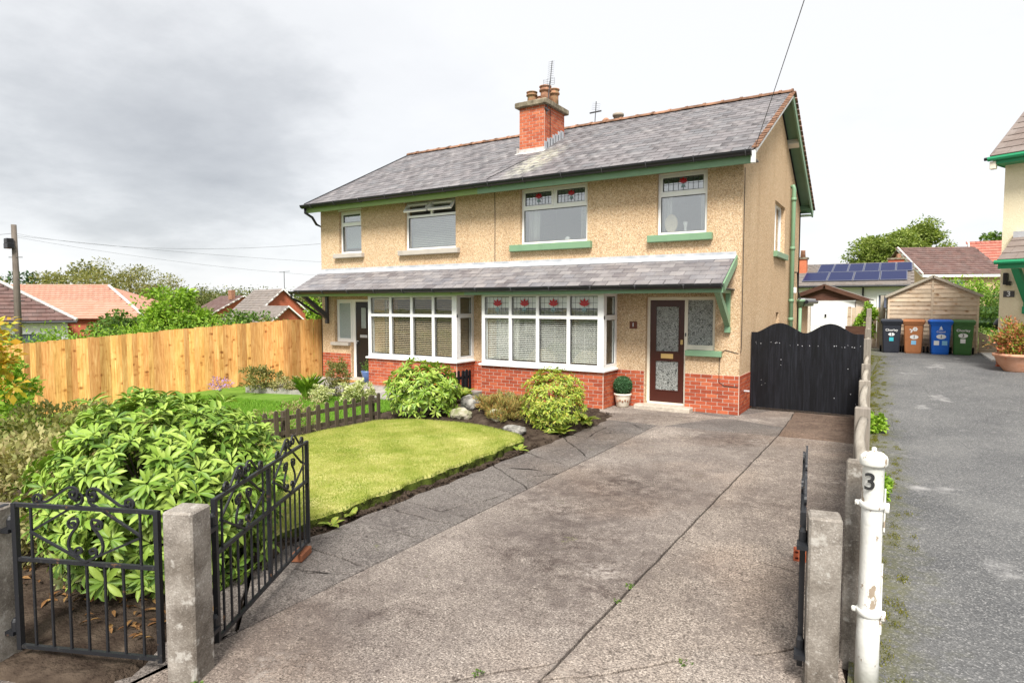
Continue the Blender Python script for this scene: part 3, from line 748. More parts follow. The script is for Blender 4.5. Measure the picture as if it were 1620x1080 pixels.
# ================================================================ the two houses
FY = 12.517      # front wall plane
RYW = 20.4       # rear wall
XL, XM, XR = -14.28, -8.45, -2.624
EZ = 4.86
def holes_wall(m, u0, u1, v0, v1, holes, t0, t1, axis):
    "wall slab between depths t0..t1 with rectangular holes; axis 'y' -> u is x, axis 'x' -> u is y"
    us = sorted({u0, u1, *[h[0] for h in holes], *[h[1] for h in holes]}); vs = sorted({v0, v1, *[h[2] for h in holes], *[h[3] for h in holes]})
    solid = {}
    for i in range(len(us) - 1):
        for j in range(len(vs) - 1):
            cu, cv = (us[i] + us[i + 1]) / 2, (vs[j] + vs[j + 1]) / 2
            solid[i, j] = not any(h[0] < cu < h[1] and h[2] < cv < h[3] for h in holes)
    P = (lambda u, t, v: (u, t, v)) if axis == 'y' else (lambda u, t, v: (t, u, v))
    for (i, j), s in solid.items():
        if not s: continue
        a, b, c, d = us[i], us[i + 1], vs[j], vs[j + 1]
        q = [P(a, t0, c), P(b, t0, c), P(b, t0, d), P(a, t0, d)]; m.add(q, [(0, 1, 2, 3)])
        q = [P(a, t1, c), P(b, t1, c), P(b, t1, d), P(a, t1, d)]; m.add(q, [(3, 2, 1, 0)])
        for di, dj, e in ((-1, 0, (a, c, a, d)), (1, 0, (b, d, b, c)), (0, -1, (b, c, a, c)), (0, 1, (a, d, b, d))):
            if not solid.get((i + di, j + dj), False):
                m.add([P(e[0], t0, e[1]), P(e[2], t0, e[3]), P(e[2], t1, e[3]), P(e[0], t1, e[1])], [(3, 2, 1, 0)])
BRICK = MB().cbox(-.5, .5, -.5, .5, -.5, .5, .02).mesh('brick', 'brick')
BRICKC = MB().cbox(-.5, .5, -.5, .5, -.5, .5, .02).mesh('brick', 'brick_chimney')
def brick_run(parent, A, B, z0, rows, me=BRICK, pitch=.0765, bl=.2155, out=.012, skip=None):
    A = Vector((*A, 0)); B = Vector((*B, 0)); D = (B - A); L = D.length; D.normalize(); Nn = Vector((D.y, -D.x, 0))
    ang = math.atan2(D.y, D.x)
    for r in range(rows):
        z = z0 + r * pitch + pitch / 2
        u = 0 if r % 2 == 0 else -bl * .5
        while u < L - .03:
            a, b = max(u, 0), min(u + bl, L)
            if b - a > .035 and not (skip and skip((a + b) / 2, z)):
                c = A + D * ((a + b) / 2) + Nn * (out - .025 + U(-.0015, .0015))
                link('brick', me, parent, Matrix.Translation((c.x, c.y, z)) @ Matrix.Rotation(ang, 4, 'Z') @ Matrix.Diagonal((b - a - .011, .05, pitch - .011, 1)))
            u += bl
def rect_ring(m, x0, x1, z0, z1, w, y0, y1, P=None):
    for a in ((x0, x1, z1 - w, z1), (x0, x1, z0, z0 + w), (x0, x0 + w, z0 + w, z1 - w), (x1 - w, x1, z0 + w, z1 - w)):
        if P is None: m.box(a[0], a[1], y0, y1, a[2], a[3])
        else: m.box(P, P + (y1 - y0), a[0], a[1], a[2], a[3])
def motif(win, xc, zc, s, y):
    "stained-glass flower: red petals, teal leaves"
    m = MB(); kk = 0
    for a, l, w in ((90, .10, .05), (125, .10, .045), (55, .10, .045), (155, .085, .035), (25, .085, .035), (90, .06, .09)):
        d = (math.cos(R(a)), math.sin(R(a))); p = (-d[1], d[0])
        pts = [(xc + s * (d[0] * t * l * 10 + p[0] * q * w * 10) * .1, zc + s * (d[1] * t * l * 10 + p[1] * q * w * 10) * .1) for t, q in ((-.15, 0), (.4, -.5), (.85, -.3), (1.05, 0), (.85, .3), (.4, .5))]
        kk += 1; m.yprism(pts, y - kk * .0009, y - .004 - kk * .0009)
    o = m.build('red_flower', 'red_glass', win)
    m = MB()
    for a, l, w in ((240, .075, .022), (300, .075, .022), (215, .045, .018), (325, .045, .018), (270, .09, .010)):
        d = (math.cos(R(a)), math.sin(R(a))); p = (-d[1], d[0])
        pts = [(xc + s * (d[0] * t * l + p[0] * q * w), zc - .025 * s + s * (d[1] * t * l + p[1] * q * w)) for t, q in ((0, -.15), (.5, -.5), (1, 0), (.5, .5), (0, .15))]
        kk += 1; m.yprism(pts, y - kk * .0009, y - .004 - kk * .0009)
    m.build('teal_leaf', 'teal_glass', win)
def leads(win, x0, x1, z0, z1, nx, nz, y):
    m = MB()
    for i in range(1, nx): x = x0 + (x1 - x0) * i / nx; m.box(x - .003, x + .003, y - .003, y, z0, z1)
    for j in range(1, nz): z = z0 + (z1 - z0) * j / nz; m.box(x0, x1, y - .0025, y + .0005, z - .003, z + .003)
    m.build('lead_came', 'lead_strip', win)
def pane(win, x0, x1, z0, z1, y, mat='glass', th=.006):
    return MB().box(x0, x1, y, y + th, z0, z1).build('pane', mat, win)
def house(name, label, loc): return thing(name, label, 'house', loc)
HR = house('semi_detached_house', 'pebbledashed semi-detached house with green sills and stained-glass bay on the right', (-5.5, 16.4, 0))
HL = house('semi_detached_house', 'pebbledashed semi-detached house with grey sills and black front door on the left', (-11.4, 16.4, 0))

# --- walls
m = MB()
holes_wall(m, XM, XR, -.05, EZ, [(-4.307, -3.293, 3.55, 4.80), (-7.568, -5.861, 3.52, 4.80), (-4.514, -3.675, -.02, 2.30), (-3.675, -3.10, 1.235, 2.30), (-8.0, -5.26, .84, 2.36)], FY, FY + .27, 'y')
holes_wall(m, FY + .27, RYW, -.05, EZ, [(16.05, 17.55, 3.42, 4.62), (16.5, 16.95, 1.3, 1.95), (18.9, 19.4, 1.6, 2.3)], XR, XR - .27, 'x')
m.add([(XR, FY + .0, EZ), (XR, RYW, EZ), (XR, 16.45, EZ + 2.03)], [(0, 1, 2)])
m.add([(XR - .27, FY + .0, EZ), (XR - .27, RYW, EZ), (XR - .27, 16.45, EZ + 2.03)], [(2, 1, 0)])
m.add([(XR, FY, EZ), (XR, RYW, EZ), (XR - .27, RYW, EZ), (XR - .27, FY, EZ)], [(0, 1, 2, 3)])
m.box(XM, XR, RYW - .25, RYW, -.05, EZ)
wr = m.build('wall', 'pebbledash', HR)
m = MB()
holes_wall(m, XL, XM - .002, -.05, EZ, [(-13.53, -12.67, 3.56, 4.74), (-11.09, -9.434, 3.545, 4.78), (-13.78, -13.12, 1.08, 2.29), (-13.12, -12.38, -.02, 2.29), (-11.6, -9.0, .84, 2.36)], FY, FY + .27, 'y')
holes_wall(m, FY + .27, RYW, -.05, EZ, [], XL + .27, XL, 'x')
m.add([(XL, FY, EZ), (XL, RYW, EZ), (XL, 16.45, EZ + 2.03)], [(2, 1, 0)])
m.box(XL, XM - .002, RYW - .25, RYW, -.05, EZ)
wl = m.build('wall', 'pebbledash', HL)
for H, a, b in ((HR, XM, XR), (HL, XL, XM)):
    MB().box(a + .28, b - .28, FY + .28, RYW - .3, 2.45, 2.62).build('upper_floor', 'room_wall', H)
    MB().box(a + .28, b - .28, FY + .28, RYW - .3, -.05, .12).build('ground_floor', 'room_floor', H)
    MB().box(a + .28, b - .28, FY + .28, RYW - .3, 4.83, 4.86).build('ceiling', 'room_wall', H)
    m = MB(); m.box(a + .29, b - .29, 16.2, 16.3, .12, 2.45); m.box(a + .29, b - .29, 15.4, 15.5, 2.62, 4.83); m.build('inner_wall', 'room_wall', H)
MB().box(XM - .1, XM + .1, FY + .28, RYW - .3, .12, 4.83).build('party_wall', 'room_wall', HR)
m = MB(); m.box(-4.75, -4.65, FY + .28, 16.19, .12, 2.45); m.box(-5.3, -5.2, FY + .28, 15.39, 2.62, 4.83); m.build('inner_wall', 'room_wall', HR)
m = MB(); m.box(-12.3, -12.2, FY + .28, 16.19, .12, 2.45); m.box(-12.1, -12.0, FY + .28, 15.39, 2.62, 4.83); m.build('inner_wall', 'room_wall', HL)
# hairline joint between the houses on the upper wall
MB().tube([(-8.27, FY - .006, 4.8), (-8.262, FY - .006, 4.1), (-8.268, FY - .006, 3.1), (-8.30, FY - .09, 3.05), (-8.5, 12.1, 2.86), (-8.78, 11.62, 2.60), (-8.8, 11.48, 2.4)], .007, 5).build('cable', 'black_pvc', HR)
# --- brick plinths
def plinth(H, runs):
    for (A, B) in runs:
        m = MB(); A2 = Vector((*A, 0)); D = (Vector((*B, 0)) - A2); L = D.length; ang = math.atan2(D.y, D.x)
        m.box(0, L, .0005, .06, -.06, .765, Matrix.Translation(A2) @ Matrix.Rotation(ang, 4, 'Z') @ Matrix.Translation((0, -.006, 0)))
        brick_run(m.build('plinth', 'mortar', H), A, B, 0.0, 10)
BAYR, BAYL = (-8.17, -5.15), (-11.75, -8.89)
BY = 11.81
plinth(HR, [((BAYR[0], BY), (BAYR[1], BY)), ((BAYR[1], BY), (BAYR[1], FY)), ((BAYR[1], FY), (-4.53, FY)), ((-3.675, FY), (XR, FY)), ((XR, FY), (XR, FY + 1.25)), ((XM, FY), (BAYR[0], FY))])
plinth(HL, [((BAYL[0], BY), (BAYL[1], BY)), ((BAYL[1], BY), (BAYL[1], FY)), ((BAYL[1], FY), (XM, FY)), ((XL, FY), (-13.14, FY)), ((-12.36, FY), (BAYL[0], FY))])
for H, B in ((HR, BAYR), (HL, BAYL)):
    MB().box(B[0] + .012, B[1] - .06, BY + .05, FY - .001, -.06, .76).build('bay_base', 'mortar', H)
MB().box(XR - .05, XR - .0, FY + 1.25, RYW, -.05, .0).build('footing', 'mortar', HR)

# --- bay windows
def bay(H, B, cols, stained, slatmat, who):
    x0, x1 = B; zb, zt, tr = .80, 2.37, 1.875
    m = MB(); f0, f1 = BY + .0, BY + .075
    m.box(x0, x1, f0, f1, zb + .002, zb + .085); m.box(x0, x1, f0, f1, zt - .05, zt)           # rails
    m.box(x0, x1, f0 + .003, f1 - .003, tr - .035, tr + .035)
    m.box(x0, cols[0], f0 + .002, f1, zb + .08, zt - .05)
    m.box(cols[-1], x1, f0 + .002, f1, zb + .08, zt - .05)
    for c in cols[1:-1]: m.box(c - .035, c + .035, f0 - .002, f1, zb + .08, zt - .05)
    # side returns
    for s, xs in ((1, x1), (-1, x0)):
        a, b = (xs - .07, xs - .001) if s > 0 else (xs + .001, xs + .07)
        for y0, y1, z0, z1 in ((f1, FY - .001, zb + .002, zb + .10), (f1, FY - .001, zt - .06, zt), (f1, f1 + .08, zb + .10, zt - .06), (FY - .09, FY - .001, zb + .10, zt - .06), (f1 + .08, FY - .09, tr - .05, tr + .05)):
            m.box(a, b, y0, y1, z0, z1)
    bw = m.build('bay_window', 'upvc', H)
    ms = MB(); ms.cbox(x0 - .05, x1 + .05, BY - .07, FY - .015, zb - .045, zb + .001, .008); ms.build('window_board', 'upvc', bw)
    for i in range(len(cols) - 1):
        a = cols[i] + (.035 if i else 0); b = cols[i + 1] - (.035 if i < len(cols) - 2 else 0)
        pane(bw, a, b, zb + .085, tr - .035, BY + .045); pane(bw, a, b, tr + .035, zt - .05, BY + .045)
        g = MB()
        for z0, z1 in ((zb + .085, tr - .035), (tr + .035, zt - .05)): rect_ring(g, a, b, z0, z1, .013, BY + .03, BY + .044)
        g.build('gasket', 'dark_metal', bw)
        if stained:
            leads(bw, a + .013, b - .013, tr + .048, zt - .063, 6, 3, BY + .043)
            motif(bw, (a + b) / 2, tr + .245, 1.5, BY + .041)
    for s, xs in ((1, x1), (-1, x0)):
        X = xs - .04 if s > 0 else xs + .034
        for z0, z1 in ((zb + .10, tr - .05), (tr + .05, zt - .06)):
            MB().box(X, X + .006, BY + .155, FY - .09, z0, z1).build('pane', 'glass', bw)
            g = MB(); rect_ring(g, BY + .155, FY - .09, z0, z1, .014, 0, .012, X + (.008 if s > 0 else -.014)); g.build('gasket', 'dark_metal', bw)
    # lintel / soffit infill above the bay
    MB().box(x0 - .05, x1 + .05, BY + .004, FY - .002, zt, zt + .05).build('bay_head', 'white_paint', H)
    # venetian blinds, one per light
    for i in range(len(cols) - 1):
        a = cols[i] + .03; b = cols[i + 1] - .03
        lab = '%s venetian blind in the %s pane of the %s bay window' % ('white' if stained else 'pale wooden', ['leftmost', 'second', 'third', 'rightmost'][i], who)
        bl = thing('venetian_blind', lab, 'blind', ((a + b) / 2, BY + .13, zb + .1), 'bay window blinds')
        sp = .042 if stained else .046
        me = MB().box(a, b, -.022, .022, -.0016, .0016).mesh('slat', slatmat)
        z = zb + .13
        while z < zt - (.31 if stained else .1):
            link('slat', me, bl, Matrix.Translation((0, BY + .13, z)) @ Matrix.Rotation(R(17 if stained else 17) + U(-.03, .03), 4, 'X')); z += sp
        MB().box(a, b, BY + .10, BY + .16, zt - (.30 if stained else .10), zt - .05).build('headrail', slatmat, bl)
        m = MB()
        for t in (.15, .5, .85): m.tube([(a + (b - a) * t, BY + .106, zb + .1), (a + (b - a) * t, BY + .106, zt - .08)], .0018, 4)
        m.build('cord', slatmat, bl)
    return bw
bay(HR, BAYR, [-8.09, -7.40, -6.705, -5.957, -5.285], True, 'blind_slat', 'green-silled house')
bay(HL, BAYL, [-11.66, -10.98, -10.28, -9.60, -9.03], False, 'blind_wood', 'grey-silled house')
m = MB(); a = -9.03; 
bl = thing('venetian_blind', 'pale wooden venetian blind in the narrow side return of the left bay', 'blind', (BAYL[1] - .1, 12.15, .9), 'bay window blinds')
me = MB().box(-.02, .02, BY + .15, FY - .1, -.0016, .0016).mesh('slat', 'blind_wood'); z = .93
while z < 2.27: link('slat', me, bl, Matrix.Translation((BAYL[1] - .10, 0, z)) @ Matrix.Rotation(R(25), 4, 'Y')); z += .046
# --- upper windows
def frame_window(H, x0, x1, z0, z1, tz, tops, stained, opened=False, glass='glass_up', split_bottom=False):
    y = FY + .08
    m = MB(); w = .055
    rect_ring(m, x0 + .004, x1 - .004, z0 + .004, z1 - .004, w, y, y + .07)
    m.box(x0 + w, x1 - w, y + .002, y + .068, tz - .03, tz + .03)
    for i in range(1, tops): xx = x0 + (x1 - x0) * i / tops; m.box(xx - .03, xx + .03, y + .003, y + .067, tz + .03, z1 - w)
    win = m.build('window', 'upvc', H)
    xs = [x0 + (x1 - x0) * i / tops for i in range(tops + 1)]
    for i in range(tops):
        a = xs[i] + (w if i == 0 else .03); b = xs[i + 1] - (w if i == tops - 1 else .03)
        if not opened:
            s = MB(); rect_ring(s, a, b, tz + .03, z1 - w, .04, y - .012, y + .05); s.build('sash', 'upvc', win)
            pane(win, a + .04, b - .04, tz + .07, z1 - w - .04, y + .02, glass)
            g = MB(); rect_ring(g, a + .04, b - .04, tz + .07, z1 - w - .04, .012, y + .005, y + .018); g.build('gasket', 'dark_metal', win)
            if stained:
                leads(win, a + .05, b - .05, tz + .08, z1 - w - .05, 8, 2, y + .016)
                motif(win, (a + b) / 2, (tz + z1 - w) / 2 + .03, 1.1, y + .014)
        else:
            Mh = Matrix.Translation((0, y, z1 - w)) @ Matrix.Rotation(R(-38), 4, 'X') @ Matrix.Translation((0, -y, -(z1 - w)))
            s = MB(); hgt = z1 - w - tz - .03
            for q in ((a, b, z1 - w - .05, z1 - w), (a, b, tz + .03, tz + .085), (a, a + .05, tz + .085, z1 - w - .05), (b - .05, b, tz + .085, z1 - w - .05)): s.box(q[0], q[1], y - .05, y, q[2], q[3], Mh)
            s.build('open_sash', 'upvc', win)
            MB().box(a + .05, b - .05, y - .03, y - .024, tz + .085, z1 - w - .05, Mh).build('pane', glass, win)
    pane(win, x0 + w, x1 - w, z0 + w, tz - .03, y + .03, glass)
    g = MB(); rect_ring(g, x0 + w, x1 - w, z0 + w, tz - .03, .013, y + .012, y + .028); g.build('gasket', 'dark_metal', win)
    return win
frame_window(HR, -4.307, -3.293, 3.55, 4.80, 4.36, 1, True)
frame_window(HR, -7.568, -5.861, 3.52, 4.80, 4.34, 2, True)
frame_window(HL, -11.09, -9.434, 3.545, 4.78, 4.42, 2, False, True)
frame_window(HL, -13.53, -12.67, 3.56, 4.74, 4.36, 1, False)
# boxes above window heads
for H, a, b, z in ((HR, -4.33, -3.27, 4.80), (HR, -7.59, -5.84, 4.80), (HL, -11.11, -9.41, 4.78), (HL, -13.55, -12.65, 4.74)):
    MB().box(a, b, FY - .02, FY + .04, z, z + .045).build('window_head', 'cream_paint', H)
def sill(H, a, b, z0, z1, mat, d=.12):
    MB().cbox(a, b, FY - d, FY + .10, z0, z1, .008).build('sill', mat, H)
sill(HR, -4.47, -3.17, 3.41, 3.549, 'green_paint'); sill(HR, -7.80, -5.74, 3.37, 3.519, 'green_paint')
sill(HL, -11.25, -9.30, 3.42, 3.544, 'grey_stone_sill'); sill(HL, -13.68, -12.56, 3.44, 3.559, 'grey_stone_sill')
sill(HR, -3.66, -2.95, 1.12, 1.236, 'green_paint', .10); sill(HL, -13.86, -13.14, .985, 1.079, 'grey_stone_sill', .10)
# curtains and ornaments behind upstairs glass
def curtain(x0, x1, z0, z1, y, lab):
    n = 26; V = []; 
    for k in range(n + 1):
        x = x0 + (x1 - x0) * k / n; yy = y + .025 * math.sin(k * 1.35)
        V += [(x, yy, z0), (x + (.03 if x0 < x1 else -.03) * math.sin(k), yy, (z0 + z1) / 2), (x, yy * 1.0, z1)]
    F = [(k * 3 + j, k * 3 + 3 + j, k * 3 + 4 + j, k * 3 + 1 + j) for k in range(n) for j in range(2)]
    m = MB(); m.add(V, F); o = m.build('curtain', 'curtain', None, True); tag(o, lab, 'curtain')
    s = o.modifiers.new('thickness', 'SOLIDIFY'); s.thickness = .004
curtain(-7.50, -7.22, 3.58, 4.70, FY + .30, 'white curtain drawn to the left side of the wide green-silled window')
curtain(-6.15, -5.93, 3.58, 4.70, FY + .30, 'white curtain drawn to the right side of the wide green-silled window')
curtain(-4.25, -4.10, 3.60, 4.72, FY + .30, 'narrow white curtain at the left of the small green-silled window')
curtain(-3.48, -3.36, 3.60, 4.72, FY + .30, 'narrow white curtain at the right of the small green-silled window')
curtain(-7.98, -7.45, .95, 2.3, FY - .25, 'white gathered curtain hanging at the left of the stained-glass bay')
m = MB(); m.box(-13.46, -12.74, FY + .22, FY + .23, 3.72, 4.68); tag(m.build('roller_blind', 'frosted_glass'), 'pale grey roller blind in the small upper left window', 'blind')
m = MB(); m.box(-11.02, -9.50, FY + .24, FY + .242, 3.62, 3.63)
bl = thing('venetian_blind', 'grey venetian blind in the upstairs window with open top lights', 'blind', (-10.26, FY + .24, 3.6))
me = MB().box(-11.02, -9.50, -.02, .02, -.0016, .0016).mesh('slat', 'blind_slat'); z = 3.63
while z < 4.40: link('slat', me, bl, Matrix.Translation((0, FY + .24, z)) @ Matrix.Rotation(R(40), 4, 'X')); z += .045
m = MB(); m.yprism([(-4.07 + .13 * math.cos(t) , 3.80 + .19 * math.sin(t)) for t in np.linspace(0, 2 * PI, 20, endpoint=False)], FY + .20, FY + .24); m.box(-4.12, -4.02, FY + .19, FY + .25, 3.604, 3.63)
tag(m.build('oval_ornament', 'beige_chair'), 'cream oval ornament on the sill of the small upstairs window', 'ornament')
m = MB(); m.lathe([(.03, 0), (.045, .01), (.022, .06), (.03, .12), (.05, .2), (.045, .21)], (-3.78, FY + .22, 3.605), 14)
tag(m.build('vase', 'white_paint', None, True), 'small white vase on the sill of the small upstairs window', 'vase')
m = MB(); m.lathe([(.06, 0), (.07, .03), (.05, .08), (.02, .1)], (-6.45, FY + .22, 3.576), 14)
tag(m.build('white_pot', 'white_paint', None, True), 'small white pot on the sill of the wide upstairs window', 'ornament')
# downstairs furniture glimpsed through the bay
def armchair(cx, cy, rz, lab):
    t = thing('armchair', lab, 'armchair', (cx, cy, .12)); M = XF((cx, cy, .12), rz)
    m = MB(); m.cbox(-.38, .38, -.40, .35, .12, .45, .06, M); m.build('seat', 'beige_chair', t, True)
    m = MB(); m.yprism([(.42 * math.cos(a), .60 + .42 * math.sin(a)) for a in np.linspace(0, PI, 14)] + [(-.42, .25), (.42, .25)], .22, .42); m.v = [tuple(M @ Vector(v)) for v in m.v]; m.build('backrest', 'beige_chair', t)
    for s in (-1, 1): m = MB(); m.cbox(s * .40 - .09, s * .40 + .09, -.40, .40, .05, .62, .05, M); m.build('armrest', 'beige_chair', t, True)
armchair(-7.0, 12.95, PI, 'cream armchair seen through the left half of the stained-glass bay')
armchair(-5.75, 12.95, PI - .3, 'cream armchair seen through the right half of the stained-glass bay')
t = thing('table_lamp', 'white shaded table lamp behind the stained-glass bay window', 'lamp', (-7.55, 12.95, .7))
MB().lathe([(.09, 0), (.1, .03), (.03, .06), (.07, .2), (.03, .38), (.012, .42), (.012, .6)], (-7.55, 12.95, .95), 14).build('lamp_base', 'white_paint', t, True)
MB().lathe([(.24, 0), (.235, .01), (.12, .3), (.12, .305)], (-7.55, 12.95, 1.45), 20).build('lamp_shade', 'curtain', t, True)
m = MB(); m.box(-7.8, -7.3, 12.78, 13.15, .90, .95); 
for sx in (-7.77, -7.35):
    for sy in (12.80, 13.1): m.box(sx, sx + .04, sy, sy + .04, .12, .90)
tag(m.build('side_table', 'mahogany'), 'small dark side table under the white shaded lamp', 'table')

# --- front doors
def entrance_right():
    y = FY + .10
    m = MB(); 
    m.box(-4.512, -4.455, y, y + .08, .12, 2.298); m.box(-3.73, -3.665, y, y + .08, .12, 2.298); m.box(-4.455, -3.73, y, y + .08, 2.235, 2.298)
    m.box(-3.665, -3.102, y + .002, y + .078, 2.235, 2.298); m.box(-3.665, -3.102, y + .002, y + .078, 1.237, 1.33); m.box(-3.165, -3.102, y, y + .08, 1.33, 2.235)
    m.box(-4.50, -3.70, y, y + .08, .085, .12)
    fr = m.build('door_frame', 'cream_paint', HR)
    MB().box(-3.665, -3.165, y + .03, y + .04, 1.33, 2.235).build('obscured_pane', 'obscured_glass', fr)
    m = MB(); d0, d1 = y + .025, y + .07; X0, X1, Z0, Z1 = -4.452, -3.733, .123, 2.232
    m.box(X0, X0 + .11, d0, d1, Z0, Z1); m.box(X1 - .11, X1, d0, d1, Z0, Z1)
    for z0, z1 in ((Z0, Z0 + .24), (.99, 1.17), (Z1 - .12, Z1)): m.box(X0 + .11, X1 - .11, d0, d1, z0, z1)
    rect_ring(m, X0 + .1, X1 - .1, 1.16, Z1 - .11, .022, d0 - .008, d0 + .02); rect_ring(m, X0 + .1, X1 - .1, Z0 + .23, 1.0, .022, d0 - .008, d0 + .02)
    dr = m.build('front_door', 'mahogany', HR)
    for z0, z1 in ((1.17, Z1 - .12), (Z0 + .24, .99)): MB().box(X0 + .11, X1 - .11, d0 + .02, d0 + .03, z0, z1).build('obscured_pane', 'obscured_glass', dr)
    m = MB(); m.cbox(-4.22, -3.96, d0 - .012, d0 + .002, 1.03, 1.13, .005); m.cbox(-4.19, -3.99, d0 - .018, d0 - .010, 1.05, 1.11, .004); m.build('letterbox', 'brass', dr)
    m = MB(); m.cbox(-3.81, -3.76, d0 - .03, d0 + .002, 1.33, 1.43, .01); m.build('lock', 'brass', dr)
    MB().cbox(-3.715, -3.69, y - .012, y + .002, 1.50, 1.57, .004).build('doorbell', 'dark_metal', fr)
    m = MB(); m.cbox(-4.66, -3.50, 12.24, FY + .12, -.05, .085, .012); m.build('doorstep', 'step_concrete', HR)
    m = MB(); m.cbox(-4.86, -4.70, FY - .022, FY - .001, 1.64, 1.79, .004); pl = m.build('number_plaque', 'rust_plaque', HR)
    text('1', .11, 'sticker_white', pl, (-4.78, FY - .024, 1.715))
entrance_right()
def entrance_left():
    y = FY + .10
    m = MB(); rect_ring(m, -13.776, -13.124, 1.084, 2.286, .05, y, y + .08); rect_ring(m, -13.725, -13.175, 1.135, 2.235, .05, y - .01, y + .06)
    w = m.build('window', 'upvc', HL); MB().box(-13.675, -13.225, y + .02, y + .03, 1.185, 2.185).build('frosted_pane', 'frosted_glass', w)
    m = MB(); m.box(-13.122, -13.04, y, y + .08, .1, 2.286); m.box(-12.44, -12.382, y, y + .08, .1, 2.286); m.box(-13.04, -12.44, y, y + .08, 2.22, 2.286); m.build('door_frame', 'upvc', HL)
    m = MB(); m.box(-13.04, -12.44, y + .02, y + .065, .12, 2.22); rect_ring(m, -12.86, -12.62, 1.45, 2.08, .03, y + .012, y + .03); d = m.build('front_door', 'black_door', HL)
    MB().box(-12.83, -12.65, y + .013, y + .019, 1.48, 2.05).build('frosted_pane', 'frosted_glass', d)
    MB().cbox(-12.88, -12.60, y + .004, y + .022, 1.22, 1.30, .004).build('letterbox', 'silver', d)
    MB().tube([(-12.99, y - .01, 1.05), (-12.99, y - .03, 1.12), (-12.90, y - .03, 1.12)], .011, 6).build('door_handle', 'silver', d)
    MB().cbox(-13.2, -12.3, 12.20, FY + .12, -.05, .10, .01).build('doorstep', 'step_concrete', HL)
entrance_left()
# --- side of the right house
m = MB(); X = XR - .10
for y0, y1, z0, z1 in ((16.05, 17.55, 3.42, 4.62),):
    rect_ring(m, y0, y1, z0, z1, .06, 0, .06, X - .06)
    m.box(X - .058, X - .002, (y0 + y1) / 2 - .03, (y0 + y1) / 2 + .03, z0 + .06, z1 - .06)
sw = m.build('window', 'upvc', HR)
MB().box(X - .035, X - .03, 16.11, 17.49, 3.48, 4.56).build('pane', 'glass_up', sw)
MB().cbox(XR - .09, XR + .09, 15.95, 17.65, 3.28, 3.419, .008).build('sill', 'green_paint', HR)
for y0, y1, z0, z1 in ((16.5, 16.95, 1.3, 1.95), (18.9, 19.4, 1.6, 2.3)):
    m = MB(); rect_ring(m, y0, y1, z0, z1, .05, 0, .05, X - .05); sw = m.build('window', 'upvc', HR); MB().box(X - .03, X - .025, y0 + .05, y1 - .05, z0 + .05, z1 - .05).build('pane', 'glass_up', sw)
# pipes
m = MB(); px, py = XR + .085, 18.35
m.tube([(px - .08, py, 5.28), (px - .02, py, 5.30), (px, py, 5.22), (px, py, 0.2)], .055, 10)
for z in (4.9, 3.6, 2.2, 1.7): m.tube([(px, py, z), (px, py, z + .09)], .068, 10)
m.build('soil_pipe', 'green_paint', HR, True)
m = MB(); py = 20.15
m.tube([(px, py, 2.05), (px, py, .3)], .045, 10); m.lathe([(.05, 0), (.09, .16), (.13, .18), (.13, .24)], (px, py, 2.05), 12)
m.build('hopper_pipe', 'green_paint', HR, True)
MB().tube([(XR + .02, 19.35, 3.05), (px, 19.4, 3.05), (px, 19.6, 2.5), (px, 20.05, 2.32), (px, 20.15, 2.25)], .022, 8).build('waste_pipe', 'black_pvc', HR)
m = MB(); m.lathe([(.06, 0), (.06, .012), (.055, .016)], (0, 0, 0), 14, Matrix.Translation((XR, 19.0, 2.75)) @ Matrix.Rotation(PI / 2, 4, 'Y')); m.cbox(XR, XR + .12, 18.95, 19.1, 2.45, 2.62, .02); m.build('flue_terminal', 'upvc', HR)
# thin cable round the corner
MB().tube([(XR + .008, 12.62, 4.75), (XR + .008, 12.63, 1.35), (XR + .006, 12.6, 1.22), (XR - .02, FY - .008, 1.2), (-2.9, FY - .008, 1.26), (-3.0, FY - .008, 1.15), (-3.0, FY - .014, .62), (-2.9, FY - .02, .56), (-2.64, FY - .02, .55)], .006, 5).build('cable', 'black_pvc', HR)
MB().cbox(XR + .012, XR + .12, 12.9, 12.93, .42, .45, .004).build('gate_hook', 'silver', HR)

# --- roofs
PY0, PZ0, RIY, RIZ = 12.03, 4.93, 16.45, 7.17
sl_len = math.hypot(RIY - PY0, RIZ - PZ0); pitch = math.atan2(RIZ - PZ0, RIY - PY0)
def slates(parent, x0, x1, y0, z0, ang, length, gauge, wd, mat, limit=300, courses=None):
    th = .014; ln = gauge * 2.05
    me = MB().box(-.5, .5, 0, ln, 0, th).mesh('slate', mat)
    cs = []
    n = int(length / gauge) + 1
    for i in range(n):
        s = i * gauge
        if s > length - .05: break
        x = x0 - (wd / 2 if i % 2 else 0)
        while x < x1 - .02:
            a, b = max(x, x0), min(x + wd, x1)
            if b - a > .04: cs.append((s, a, b, min(ln, length - s) / ln))
            x += wd
    Mb = Matrix.Translation((0, y0, z0)) @ Matrix.Rotation(ang, 4, 'X')
    mats = []
    for s, a, b, k in cs:
        L = Mb @ Matrix.Translation(((a + b) / 2 + U(-.002, .002), s + U(-.006, .006), .017 + U(-.002, .002))) @ Matrix.Rotation(-.014 / gauge * .5 + U(-.004, .004), 4, 'X') @ Matrix.Rotation(U(-.008, .008), 4, 'Z') @ Matrix.Diagonal((b - a - .013, k, 1, 1))
        mats.append(L)
    random.shuffle(mats)
    for L in mats[:limit]: link('slate', me, parent, L)
    if len(mats) > limit:
        V = np.array([v.co for v in me.vertices]); F = np.array([p.vertices for p in me.polygons]); vs = []; fs = []
        for q, L in enumerate(mats[limit:]):
            A = np.array(L); vs.append(V @ A[:3, :3].T + A[:3, 3]); fs.append(F + q * len(V))
        tag(link('slating', tris_mesh('slating', np.concatenate(vs), np.concatenate(fs), mat), parent), kind='stuff')
RIDGE = MB()
for k in range(9): pass
